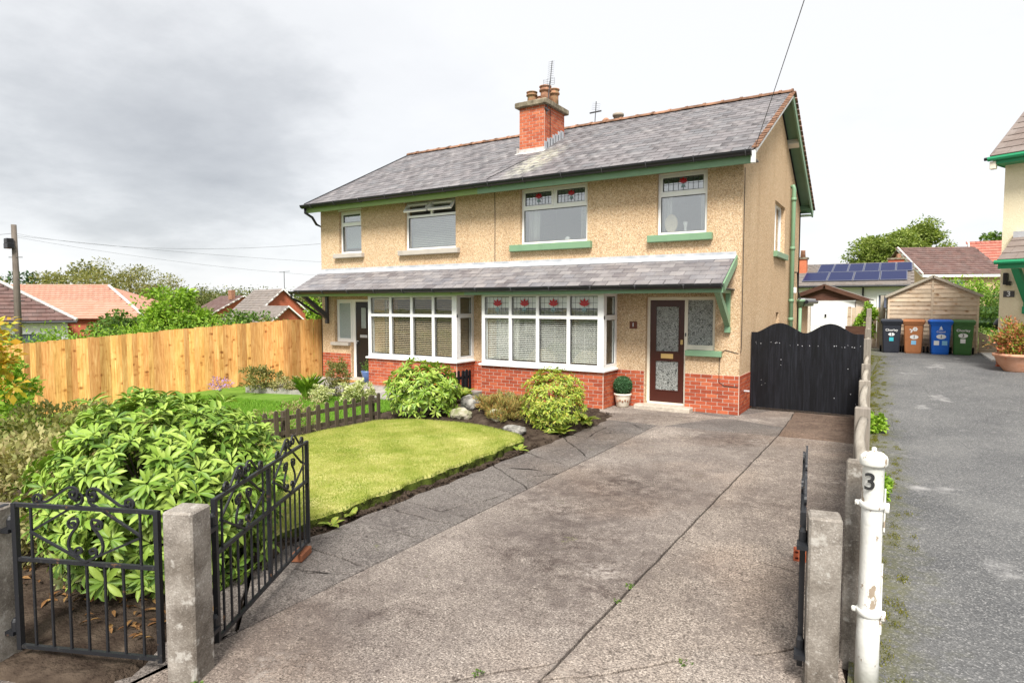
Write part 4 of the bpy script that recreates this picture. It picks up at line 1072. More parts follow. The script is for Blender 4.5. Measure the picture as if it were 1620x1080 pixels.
def ridge_mesh():
    m = MB(); n = 8; L = .45
    for x, r in ((0, .115), (L - .07, .115), (L - .06, .135), (L, .135)):
        for k in range(n + 1):
            t = PI * k / n + 0; m.v.append((x, r * 1.15 * math.cos(t), r * .75 * math.sin(t) - .02))
    for q in range(3):
        for k in range(n): a = q * (n + 1) + k; m.f.append((a, a + 1, a + n + 2, a + n + 1))
    m.f.append(tuple(range(n + 1))); m.f.append(tuple(3 * (n + 1) + k for k in range(n, -1, -1)))
    return m.mesh('ridge_tile', 'ridge_clay')
RT = ridge_mesh()
def main_roof(H, x0, x1):
    m = MB()
    t = .05
    m.xprism([(PY0, PZ0 - t), (RIY, RIZ - t), (2 * RIY - PY0, PZ0 - t), (2 * RIY - PY0, PZ0), (RIY, RIZ), (PY0, PZ0)][::-1], x0, x1)
    r = m.build('roof', 'dark_metal', H)
    slates(r, x0, x1, PY0 - .03, PZ0 - .012, pitch, sl_len, .238, .30, 'slate')
    x = x0
    while x < x1 - .05:
        link('ridge_tile', RT, r, Matrix.Translation((x, RIY, RIZ + .02 + U(-.004, .004))) @ Matrix.Rotation(U(-.012, .012), 4, 'Z') @ Matrix.Diagonal((min(1, (x1 - x) / .45), 1, 1, 1))); x += .45
    # soffit and fascia
    return r
VR = -2.345; VL = -14.36
rr = main_roof(HR, XM + .001, VR); rl = main_roof(HL, VL, XM - .001)
for H, a, b, mat in ((HR, XM, VR + .02, 'green_paint'), (HL, VL, XM - .002, 'green_light')):
    MB().box(a, b, PY0 + .02, PY0 + .05, PZ0 - .225, PZ0 - .045).build('fascia', mat, H)
    MB().box(a + .02, b - .03, PY0 + .05, FY - .001, PZ0 - .135, PZ0 - .115).build('soffit', 'dark_metal', H)
    MB().box(a + .02, b - .03, RYW + .001, 2 * RIY - PY0 - .05, PZ0 - .155, PZ0 - .135).build('soffit', mat, H)
def gutter(H, x0, x1, y, z, r=.062):
    m = MB(); n = 8
    for x in (x0, x1):
        for k in range(n + 1): t = PI + PI * k / n; m.v.append((x, y + r * math.cos(t), z + r * math.sin(t)))
        for k in range(n + 1): t = 2 * PI - PI * k / n; m.v.append((x, y + (r - .006) * math.cos(t), z + (r - .006) * math.sin(t)))
    c = 2 * n + 2
    m.f += [(k, k + c, (k + 1) % c + c, (k + 1) % c) for k in range(c)] + [tuple(range(c)), tuple(range(2 * c - 1, c - 1, -1))]
    g = m.build('gutter', 'black_pvc', H)
    x = x0 + .4
    while x < x1:
        b = MB()
        b.tube([(x, y + (r + .005) * math.cos(t), z + (r + .005) * math.sin(t)) for t in np.linspace(PI * .96, 2 * PI, 9)], .010, 4); b.box(x - .016, x + .016, y - r - .012, y - r + .012, z - .012, z + .010)
        b.build('gutter_bracket', 'dark_metal', g); x += .93
    m = MB(); 
    for xe in (x0, x1): m.prism([(math.cos(t) * (r + .004), math.sin(t) * (r + .004)) for t in np.linspace(PI, 2 * PI, 9)], -.006, .006, Matrix.Translation((xe, y, z)) @ Matrix(((0, 0, 1, 0), (1, 0, 0, 0), (0, 1, 0, 0), (0, 0, 0, 1))))
    m.build('gutter_end', 'black_pvc', g)
    return g
gutter(HR, XM + .002, VR - .03, PY0 - .075, PZ0 - .015, .092); gutter(HL, VL - .02, XM - .002, PY0 - .075, PZ0 - .018, .092)
MB().cbox(VR - .05, VR + .03, PY0 - .06, PY0 + .03, PZ0 - .24, PZ0 - .02, .01).build('eaves_end', 'white_paint', HR)
m = MB(); m.tube([(VL + .06, PY0 - .045, PZ0 - .09), (VL + .06, PY0 - .045, PZ0 - .22), (VL + .16, PY0 + .12, PZ0 - .34), (XL - .04, FY - .12, PZ0 - .50), (XL - .06, FY + .1, PZ0 - .56), (XL - .06, FY + .1, 0)], .036, 8); m.build('downpipe', 'black_pvc', HL, True)
# right verge: terracotta undercloak tiles, boards and purlin ends
vt = MB().cbox(-.055, .055, -.085, .085, -.016, .016, .006).mesh('verge_tile', 'ridge_clay')
n = 25
for i in range(n):
    s = (i + .5) / n * sl_len
    link('verge_tile', vt, HR, Matrix.Translation((0, PY0, PZ0)) @ Matrix.Rotation(pitch, 4, 'X') @ Matrix.Translation((VR + .005, s, .034)) @ Matrix.Rotation(-.09, 4, 'X'))
Mr = Matrix.Translation((0, 2 * RIY - PY0, PZ0)) @ Matrix.Rotation(-pitch, 4, 'X')
for i in range(n): link('verge_tile', vt, HR, Mr @ Matrix.Translation((VR + .005, -(i + .5) / n * sl_len, .028)))
Mf = Matrix.Translation((0, PY0, PZ0)) @ Matrix.Rotation(pitch, 4, 'X')
MB().box(VR - .03, VR + .012, 0, sl_len + .02, -.085, -.004, Mf).build('bargeboard', 'white_paint', HR)
MB().box(VR - .03, VR + .012, -sl_len - .02, .02, -.20, -.004, Mr).build('bargeboard', 'green_paint', HR)
MB().box(XR + .002, VR - .031, 0.1, sl_len, -.075, -.052, Mf).build('soffit', 'green_paint', HR)
MB().box(XR + .002, VR - .031, -sl_len, -.1, -.075, -.052, Mr).build('soffit', 'green_paint', HR)
for s in (.33, .93): MB().box(XR - .1, VR - .035, -sl_len * (1 - s) - .0 - .09, -sl_len * (1 - s) + .09, -.22, -.078, Mr).build('purlin_end', 'cream_paint' if s < .5 else 'green_paint', HR)
MB().box(VL - .015, VL + .05, 0, sl_len, -.05, .05, Mf).build('verge_trim', 'black_pvc', HL)
MB().box(VL - .015, VL + .05, -sl_len, 0, -.05, .05, Mr).build('verge_trim', 'black_pvc', HL)
# --- chimney
cx0, cx1, cy0, cy1, cz0, cz1 = -8.68, -7.93, 14.32, 15.42, 5.85, 7.27
ch = MB().box(cx0, cx1, cy0, cy1, cz0, cz1).build('chimney', 'mortar', HR)
brick_run(ch, (cx0, cy0), (cx1, cy0), cz0 + .1, 17, BRICKC, .078, .2, .006)
brick_run(ch, (cx1, cy0), (cx1, cy1), cz0 + .1, 17, BRICKC, .078, .2, .006, lambda u, z: z < 6.12 + u * .48)
m = MB(); m.cbox(cx0 - .10, cx1 + .10, cy0 - .10, cy1 + .10, cz1 - .01, cz1 + .13, .02); m.build('chimney_cap', 'cap_stone', ch)
def pot(x, y, h, r, mat, rim=1.2):
    m = MB(); m.lathe([(r * 1.0, 0), (r * .95, h * .55), (r * .93, h * .70), (r * rim, h * .72), (r * rim, h * .80), (r * 1.02, h * .82), (r * 1.0, h * .93), (r * rim, h * .95), (r * rim, h), (r * .8, h), (r * .78, h * .6)], (x, y, cz1 + .125), 18); m.build('chimney_pot', mat, ch, True)
pot(-8.48, 14.62, .34, .125, 'terracotta_mossy'); pot(-8.13, 14.72, .46, .135, 'terracotta'); pot(-8.10, 15.15, .50, .125, 'terracotta_mossy'); pot(-8.5, 15.15, .36, .125, 'terracotta')
m = MB()
for i in range(7):
    u = cy0 + .06 + i * .15; z = PZ0 + (u - PY0) * math.tan(pitch); m.box(cx1 + .008, cx1 + .018, u - .09, u + .09, z - .02, z + .22 + .03 * (i % 2))
m.build('flashing', 'lead_flashing', ch)
m = MB(); z = PZ0 + (cy0 - PY0) * math.tan(pitch); m.box(cx0 - .06, cx1 + .06, cy0 - .22, cy0 + .02, -.004, .034, Matrix.Translation((0, cy0, z)) @ Matrix.Rotation(pitch, 4, 'X') @ Matrix.Translation((0, -cy0, 0))); m.box(cx0 - .005, cx1 + .005, cy0 - .018, cy0 - .001, z - .05, z + .11); m.box(cx0 - .03, cx0 - .002, cy0 - .1, cy1, z - .3, z + .14); m.build('apron_flashing', 'cement_fillet', ch)
MB().tube([(cx1 + .015, cy0 + .28, cz1 - .01), (cx1 + .016, cy0 + .28, 6.2), (cx1 + .03, cy0 + .1, 6.1), (cx1 - .1, 13.2, 5.58), (cx1 - .35, 12.2, 5.06)], .008, 5).build('cable', 'black_pvc', ch)
# flue and vents behind the ridge
m = MB(); m.lathe([(.13, 0), (.13, .24), (.16, .25), (.16, .31), (.12, .33)], (-7.0, 16.95, 7.22), 16); m.build('roof_vent', 'flue_metal', HR, True)
m = MB(); m.lathe([(.1, 0), (.1, .13), (.14, .15), (.05, .24)], (-7.35, 16.9, 7.22), 14); m.build('roof_vent', 'terracotta', HR, True)
# aerials
def aerial(lab, base, top, parts):
    t = thing('tv_aerial', lab, 'aerial', base)
    MB().tube([base, top], .014, 6).build('mast', 'dark_metal', t)
    return t
t = aerial('tall television aerial with many rods strapped to the brick chimney', (cx1 + .03, cy0 + .05, cz1 - .25), (cx1 + .10, cy0 + .10, cz1 + .58), None)
bx, by_, bz = cx1 + .10, cy0 + .10, cz1 + .56
MB().tube([(bx, by_, bz - .05), (bx + .045, by_ + .03, bz + .53)], .011, 5).build('boom', 'dark_metal', t)
for i in range(9):
    z = .10 + i * .05; MB().tube([(bx + .004 + z * .07 - .085, by_, bz + z), (bx + .004 + z * .07 + .085, by_ + .01, bz + z)], .0035, 4).build('rod', 'dark_metal', t)
m = MB()
for dz in (-.10, -.05, .0, .05): m.tube([(bx - .16, by_ - .05, bz + dz), (bx + .16, by_ - .05, bz + dz)], .0035, 4)
for dx_ in (-.16, -.05, .05, .16): m.tube([(bx + dx_, by_ - .05, bz - .10), (bx + dx_, by_ - .05, bz + .07)], .0035, 4)
m.build('reflector', 'dark_metal', t)
m = MB(); m.tube([(cx1 + .02, cy0 - .02, cz1 - .1), (cx1 + .06, cy0 + .06, cz1 - .16), (cx1 + .02, cy0 + .2, cz1 - .1)], .02, 6); m.build('bracket', 'dark_metal', t)
t = aerial('small cross-shaped aerial rising behind the ridge right of the chimney', (-7.72, 16.9, 7.0), (-7.66, 16.9, 7.98), None)
m = MB(); m.tube([(-7.86, 16.9, 7.68), (-7.50, 16.9, 7.69)], .022, 6); m.build('crossbar', 'dark_metal', t)
for i in range(4): MB().tube([(-7.76 + .01 * i, 16.8, 7.75 + i * .055), (-7.60 + .01 * i, 17.0, 7.75 + i * .055)], .003, 4).build('rod', 'dark_metal', t)

# --- porch roofs running across both fronts
QY0, QZ0, QZ1 = 11.50, 2.515, 3.07
qa = math.atan2(QZ1 - QZ0, FY - QY0); ql = math.hypot(QZ1 - QZ0, FY - QY0)
for H, a, b, mat, flat in ((HR, XM + .001, -2.725, 'green_paint', 1), (HL, -14.26, XM - .001, 'green_light', 0)):
    m = MB(); m.xprism([(QY0, QZ0 - .03), (FY - .001, QZ1 - .03), (FY - .001, QZ1), (QY0, QZ0)][::-1], a, b); pr = m.build('porch_roof', 'slate_porch', H)
    slates(pr, a, b, QY0 - .03, QZ0 - .014, qa, ql - .10, .178, .29, 'slate_porch')
    m = MB(); m.box(a, b + (.012 if flat else 0), ql - .19, ql + .0, .034, .040, Matrix.Translation((0, QY0, QZ0)) @ Matrix.Rotation(qa, 4, 'X')); m.box(a, b, FY - .012, FY - .002, QZ1, QZ1 + .09); m.build('flashing', 'lead_flashing', pr)
    MB().box(a, b, QY0 + .02, QY0 + .045, QZ0 - .155, QZ0 - .035).build('fascia', mat, pr)
    MB().box(a + .01, b - .01, QY0 + .046, FY - .002, QZ0 - .085, QZ0 - .07).build('soffit', 'dark_metal', pr)
    gutter(H, a - (.06 if not flat else 0), b - .01, QY0 - .055, QZ0 - .012, .076)
# end boards and brackets
MB().box(-2.724, -2.695, 0, ql + .02, -.14, .012, Matrix.Translation((0, QY0 - .01, QZ0)) @ Matrix.Rotation(qa, 4, 'X')).build('bargeboard', 'green_paint', HR)
def bracket(H, x0, x1, mat):
    m = MB(); m.box(x0 + .008, x1 - .008, FY - .075, FY - .002, 1.62, QZ0 - .15); m.cbox(x0 - .004, x1 + .004, FY - .085, FY - .003, 1.60, 1.71, .006)
    m.xprism([(QY0 + .10, QZ0 - .155), (FY - .07, 1.72), (FY - .07, 1.90), (QY0 + .26, QZ0 - .155)][::-1], x0, x1)
    m.box(x0 + .004, x1 - .004, QY0 + .046, FY - .003, QZ0 - .155, QZ0 - .09)
    m.build('bracket', mat, H)
bracket(HR, -2.90, -2.80, 'green_paint'); bracket(HL, -14.08, -13.99, 'dark_metal')
m = MB(); m.tube([(-14.30, QY0 - .04, QZ0 - .07), (-14.30, QY0 - .04, QZ0 - .2), (-14.26, QY0 + .2, QZ0 - .30), (-14.30, FY - .2, QZ0 - .62), (-14.33, FY + .05, QZ0 - .70), (-14.33, FY + .05, 0)], .034, 8); m.build('downpipe', 'black_pvc', HL, True)
# ================================================================ boundary things
def V3(a): return Vector(a)
# --- tall pine board fence on the left
bf = thing('board_fence', 'tall new golden pine board fence left of the houses', 'fence', (-16, 9, 0))
FA, FB, FC = (-18.0, 5.95), (-14.95, 11.35), (-14.40, 12.75)
def fence_line(A, B, zt0, zt1, zb0, zb1, thick=.019, wd=.135):
    L = math.dist(A, B); n = int(L / (wd - .018)); ang = math.atan2(B[1] - A[1], B[0] - A[0])
    for i in range(n):
        t = (i + .5) / n; x = A[0] + (B[0] - A[0]) * t; y = A[1] + (B[1] - A[1]) * t
        zt = zt0 + (zt1 - zt0) * t + U(-.012, .012); zb = zb0 + (zb1 - zb0) * t
        h = zt - zb; a = U(.0, .01); w2 = wd / 2
        m = MB(); m.prism([(-w2, -thick / 2 + a * .2), (w2, -thick / 2 + .006), (w2, thick / 2), (-w2, thick / 2 - .008)], 0, h)
        # feathered boards overlap: alternate pieces sit proud
        m.build('fence_board', 'fence_pine', bf, False, Matrix.Translation((x, y, zb)) @ Matrix.Rotation(ang + R(9) + U(-.02, .02), 4, 'Z') @ Matrix.Translation((0, -U(0, .010), 0)) @ Matrix.Rotation(U(-.006, .006), 4, 'Y'))
    m = MB()
    for f in (.2, .55, .88):
        m.add([], []); p = [Vector((A[0], A[1], zb0 + (zt0 - zb0) * f)), Vector((B[0], B[1], zb1 + (zt1 - zb1) * f))]
        nrm = Vector((-(B[1] - A[1]), B[0] - A[0], 0)).normalized() * .06
        m = MB(); m.tube([p[0] + nrm, p[1] + nrm], .035, 4); m.build('rail', 'fence_pine', bf)
fence_line(FA, FB, 1.17, 1.69, -.62, -.05)
fence_line(FB, FC, 1.70, 1.72, -.05, -.05)

# --- low picket fences along the party boundary
def pickets(lab, A, B, zb, h, mat, sp, w):
    t = thing('picket_fence', lab, 'fence', (A[0], A[1], zb)); L = math.dist(A, B); n = int(L / sp); ang = math.atan2(B[1] - A[1], B[0] - A[0])
    me = MB().yprism([(-w / 2, 0), (w / 2, 0), (w / 2, h - .03), (w * .2, h), (-w * .2, h), (-w / 2, h - .03)], -.011, .011).mesh('picket', mat)
    for i in range(n + 1):
        f = i / n; x = A[0] + (B[0] - A[0]) * f; y = A[1] + (B[1] - A[1]) * f
        link('picket', me, t, Matrix.Translation((x, y, zb + U(-.02, .012))) @ Matrix.Rotation(ang, 4, 'Z') @ Matrix.Rotation(U(-.035, .035), 4, 'Y'))
    for f in (.28, .72):
        m = MB(); m.box(-.05, L + .05, -.05, -.015, zb + h * f - .03, zb + h * f + .03, Matrix.Translation((A[0], A[1], 0)) @ Matrix.Rotation(ang, 4, 'Z')); m.build('rail', mat, t)
    for f in (0.02, .5, .98):
        m = MB(); m.box(L * f - .035, L * f + .035, -.12, -.051, zb - .1, zb + h * .93, Matrix.Translation((A[0], A[1], 0)) @ Matrix.Rotation(ang, 4, 'Z')); m.build('post', mat, t)
    return t
pickets('low weathered brown picket fence between the two front lawns', (-7.93, 8.2), (-7.83, 4.2), .06, .50, 'picket_wood', .20, .075)
pickets('short black picket fence between the two bay windows', (-8.46, 11.75), (-8.40, 9.9), .03, .62, 'black_stain_wood', .15, .075)

# --- concrete gate posts
def gpost(name, lab, x, y, rz, a, h):
    m = MB(); M = XF((x, y, 0), rz); c = .012
    m.cbox(-a / 2, a / 2, -a / 2, a / 2, -.15, h, c, M)
    o = m.build(name, 'post_concrete'); return tag(o, lab, 'post', 'concrete gate posts')
SR = R(24)
gpost('gate_post', 'concrete gate post at the left edge holding the small iron gate hinges', -4.63, 1.48, SR, .185, .935)
gpost('gate_post', 'concrete gate post between the small gate and the opened gate leaf', -3.452, 2.008, SR, .183, .985)
gpost('gate_post', 'concrete gate post beside the edge-on gate, next to the white post', -.325, 3.80, R(10), .165, .99)

# --- wrought-iron gates
def spiral(cx, cz, r, turns, a0, s=1, n=18):
    return [(cx + r * (1 - .8 * k / n) * math.cos(a0 + s * 2 * PI * turns * k / n), 0, cz + r * (1 - .8 * k / n) * math.sin(a0 + s * 2 * PI * turns * k / n)) for k in range(n + 1)]
def bez(p, n=14):
    P = [Vector((a, 0, b)) for a, b in p]; o = []
    for k in range(n + 1):
        t = k / n; Q = P[:]
        while len(Q) > 1: Q = [Q[i].lerp(Q[i + 1], t) for i in range(len(Q) - 1)]
        o.append(tuple(Q[0]))
    return o
def iron_gate(lab, A, B, zb, zt, zm, panels, nbars, sagA=0, group='wrought-iron gates'):
    t = thing('iron_gate', lab, 'gate', (A[0], A[1], zb), group)
    L = math.dist(A, B); M = Matrix.Translation((A[0], A[1], 0)) @ Matrix.Rotation(math.atan2(B[1] - A[1], B[0] - A[0]), 4, 'Z')
    def bar(name, pts, r, n=4):
        m = MB(); m.tube(pts, r, n, True, PI / 4); m.v = [tuple(M @ Vector(v)) for v in m.v]; return m.build(name, 'iron', t)
    for x in (0.012, L - .012): bar('stile', [(x, 0, zb - .02), (x, 0, zt + .01)], .021)
    for z in (zb, zm, zt): bar('rail', [(0, 0, z), (L, 0, z)], .016)
    pw = L / panels
    for p in range(1, panels): bar('stile', [(p * pw, 0, zb), (p * pw, 0, zt)], .019)
    for p in range(panels):
        x0 = p * pw; xc = x0 + pw / 2
        for i in range(1, nbars):
            x = x0 + pw * i / nbars
            top = zt if i in (1, nbars - 1) else zm
            bar('bar', [(x, 0, zb), (x, 0, top)], .0085)
        xa, xb = x0 + pw / nbars, x0 + pw - pw / nbars; zh = (zt + zm) / 2 + .01
        bar('diagonal', [(xa, -.01, zh), (xc, -.01, zm + .012)], .009); bar('diagonal', [(xb, -.01, zh), (xc, -.01, zm + .012)], .009)
        for s in (-1, 1):
            # upper arms cross the top rail and curl above it
            bar('scroll', [((xa if s < 0 else xb), .012, zh), (xc + s * .06, .012, zt + .015)] + [(q[0], .012, q[2]) for q in spiral(xc + s * .055, zt + .055, .04, 1.3, -PI / 2, -s)], .009)
            bar('scroll', [(q[0], .0, q[2]) for q in spiral(xc + s * .085, zt - .10, .032, 1.2, PI / 2 if s > 0 else PI / 2, -s)][::-1] + bez([(xc + s * .05, zt - .065), (xc + s * .01, zt - .13), (xc + s * .17, zm + .18), (xc + s * .13, zm + .05), (xc + s * .06, zm + .04)]) + [(q[0], 0, q[2]) for q in spiral(xc + s * .045, zm + .07, .032, 1.2, -PI / 2, s)], .009)
            bar('scroll', [(q[0], -.008, q[2]) for q in spiral(xc + s * pw * .31, zt + .045, .034, 1.25, -PI / 2 + s * .9, s)][::-1] + [(xc + s * pw * .25, -.008, zt + .03), (xc + s * .10, -.008, zt + .12)] + [(q[0], -.008, q[2]) for q in spiral(xc + s * .065, zt + .085, .042, 1.3, PI * .35 if s > 0 else PI * .65, s)], .009)
    for z in (zb + .12, zt - .12):
        m = MB(); m.lathe([(.022, -.03), (.022, .03), (.012, .05)], (0, 0, 0), 8, M @ Matrix.Translation((-.02, 0, z))); m.box(-.11, -.01, -.03, .03, z - .05, z - .025, M); m.build('hinge', 'iron', t)
    return t
iron_gate('small black wrought-iron garden gate, closed, in front of the big rhododendron', (-4.485, 1.545), (-3.595, 1.925), .085, .955, .625, 1, 8)
iron_gate('open black wrought-iron drive gate leaf swung back beside the lawn', (-3.50, 2.20), (-4.33, 3.60), .10, .965, .63, 2, 8)
iron_gate('open black wrought-iron drive gate leaf seen edge-on beside the right post', (-.435, 3.82), (-.612, 5.42), .10, .965, .63, 2, 8)
for (x, y, rz) in ((-4.535, 1.53, SR),):
    for z in (.18, .83):
        m = MB(); m.cbox(-.05, .05, -.02, .02, -.11, .11, .006, XF((x - .04, y - .02, z), SR + PI / 2)); tag(m.build('hinge_plate', 'iron'), 'black iron hinge plate, %s of the two on the leftmost post' % ('lower' if z < .5 else 'upper'), 'hinge')
# --- loose bricks holding the gates
m = MB(); m.cbox(-.108, .108, -.052, .052, 0, .066, .008, XF((-4.275, 3.47, 0), R(118))); m.cbox(-.06, .06, -.028, .028, .064, .070, .002, XF((-4.275, 3.47, 0), R(118)))
tag(m.build('loose_brick', 'brick_old'), 'worn red brick on the drive propping the open left gate', 'brick')
m = MB(); M = XF((-.60, 5.62, 0), R(8))
us = [-.1075]; 
for i in range(5): c = -.082 + i * .041; us += [c - .012, c + .012]
us.append(.1075)
hs = [(us[1 + 2 * i], us[2 + 2 * i], v - .011, v + .011) for i in range(5) for v in (-.025, .025)]
mm = MB(); holes_wall(mm, -.1075, .1075, -.051, .051, hs, 0, .066, 'y')
for v in mm.v: m.v.append(tuple(M @ Vector((v[0], v[1], v[2] + .052))))
m.f = mm.f
tag(m.build('loose_brick', 'brick_chimney'), 'perforated orange brick beside the edge-on right gate', 'brick')
# --- white gas-pipe post with the number 3
wp = thing('number_post', 'flaking white round metal post bearing a black number 3', 'post', (-.104, 3.948, 0))
m = MB(); m.lathe([(.060, -.1), (.059, .3), (.054, .5), (.053, 1.26), (.054, 1.262)], (-.104, 3.948, 0), 24); m.build('shaft', 'flaking_white', wp, True)
m = MB(); m.lathe([(.059, 1.262), (.066, 1.264), (.069, 1.275), (.069, 1.305), (.065, 1.318), (.045, 1.335), (.018, 1.34), (.012, 1.346), (.013, 1.358), (.008, 1.364)], (-.104, 3.948, 0), 24); m.build('cap', 'flaking_white', wp, True)
for z in (1.045, .435):
    m = MB(); m.lathe([(.058, -.018), (.064, -.014), (.063, .0), (.065, .014), (.058, .018)], (-.104, 3.948, z), 20); m.cbox(-.048, -.022, 3.933, 3.963, z - .035, z + .016, .004); m.cbox(-.190, -.160, 3.935, 3.958, z - .014, z + .014, .005); m.build('strap', 'flaking_white', wp, True)
m = MB(); m.cbox(-.048, -.040, 3.938, 3.955, .32, .40, .002); m.cbox(-.050, -.042, 3.94, 3.956, .45, .72, .002); m.cbox(-.048, -.040, 3.938, 3.958, .90, 1.14, .002); m.build('flat_bar', 'flaking_white', wp)
tx = text('3', .13, 'ink', wp, (-.118, 3.886, 1.18), R(12))
# --- concrete post and board fence along next door's drive
pf_ = thing('post_and_board_fence', 'weathered concrete post and timber board fence beside the asphalt drive', 'fence', (-.4, 10, 0))
FXl = lambda y: -.035 - .0365 * y
ysP = [4.22, 6.45, 8.75, 11.2, 13.75, 16.1, 18.4, 20.6, 22.7]
tops = []
for i, y in enumerate(ysP):
    z = float(hz(FXl(y), y)); h = 1.22 + z + (.14 if y > 13 else 0); tops.append(h)
    m = MB(); x = FXl(y); w = .062
    m.cbox(x - w, x + w, y - .045, y + .045, -.2, h, .008); m.build('post', 'post_concrete' if i == 0 else 'post_timber', pf_)
for i in range(len(ysP) - 1):
    y0, y1 = ysP[i] + .046, ysP[i + 1] - .046; zt = min(tops[i], tops[i + 1]) - .075; zb = float(hz(0, y0))
    n = 6
    for k in range(n):
        z0 = zb + .02 + (zt - zb - .1) * k / n; z1 = zb + .02 + (zt - zb - .1) * (k + 1) / n - .008
        m = MB(); m.box(FXl(y0) - .018, FXl(y0) + .018, 0, math.dist((FXl(y0), y0), (FXl(y1), y1)), z0, z1, Matrix.Translation((FXl(y0), y0, 0)) @ Matrix.Rotation(.0365, 4, 'Z') @ Matrix.Translation((-FXl(y0), 0, 0))); m.build('board', 'grey_timber', pf_)
    m = MB(); pts = [(FXl(y) + .012 * math.sin(k * .9), y, zt - .055 + .05 * (abs(k - 4) / 4) ** 2 * (1 if i % 2 else .5)) for k, y in enumerate(np.linspace(y0 - .02, y1 + .02, 9))]
    m.tube(pts, .037, 8); m.build('top_rail', 'grey_timber', pf_, True)
# --- black timber drive gates
def timber_leaf(lab, A, B, prof):
    t = thing('timber_gate', lab, 'gate', (A[0], A[1], 0), 'black timber drive gates'); L = math.dist(A, B); n = 9; w = L / n
    M = Matrix.Translation((A[0], A[1], 0)) @ Matrix.Rotation(math.atan2(B[1] - A[1], B[0] - A[0]), 4, 'Z')
    for i in range(n):
        x0, x1 = i * w - .004, (i + 1) * w + .004; K = 8
        poly = [(x0, .05), (x1, .05)] + [(x1 + (x0 - x1) * k / K, prof((x1 + (x0 - x1) * k / K) / L)) for k in range(K + 1)]
        m = MB(); m.yprism(poly, -.011 + .005 * (i % 2), .011 + .005 * (i % 2)); m.v = [tuple(M @ Vector(v)) for v in m.v]; m.build('board', 'black_stain_wood', t)
    for z in (.25, 1.35):
        m = MB(); m.box(.02, L - .02, .012, .05, z - .05, z + .05, M); m.build('ledge', 'black_stain_wood', t)
    # nail heads and knocks in the paint
    m = MB()
    for q in range(16):
        x, z = U(.03, L - .03), (1.36 + U(-.03, .03)) if q < 11 else U(.2, 1.3); s = U(.003, .007)
        m.box(x - s, x + s, -.0135, -.0105, z - s, z + s, M)
    tag(m.build('nail_heads', 'silver', t), kind='stuff')
    return t
bump_ = lambda u, a, b, c: .17 * math.exp(-((u - a) / (b if u < a else c)) ** 2)
timber_leaf('black timber drive gate leaf with arched top next to the house wall', (-2.60, 13.50), (-1.60, 13.46), lambda u: 1.585 + .19 * (.5 - .5 * math.cos(2 * PI * min(1, max(0, (u - .10) / .88)))) ** .7)
timber_leaf('black timber drive gate leaf with arched top next to the board fence', (-1.59, 13.46), (-.585, 13.42), lambda u: 1.585 + .19 * (.5 - .5 * math.cos(2 * PI * min(1, max(0, (u - .02) / .84)))) ** .7)

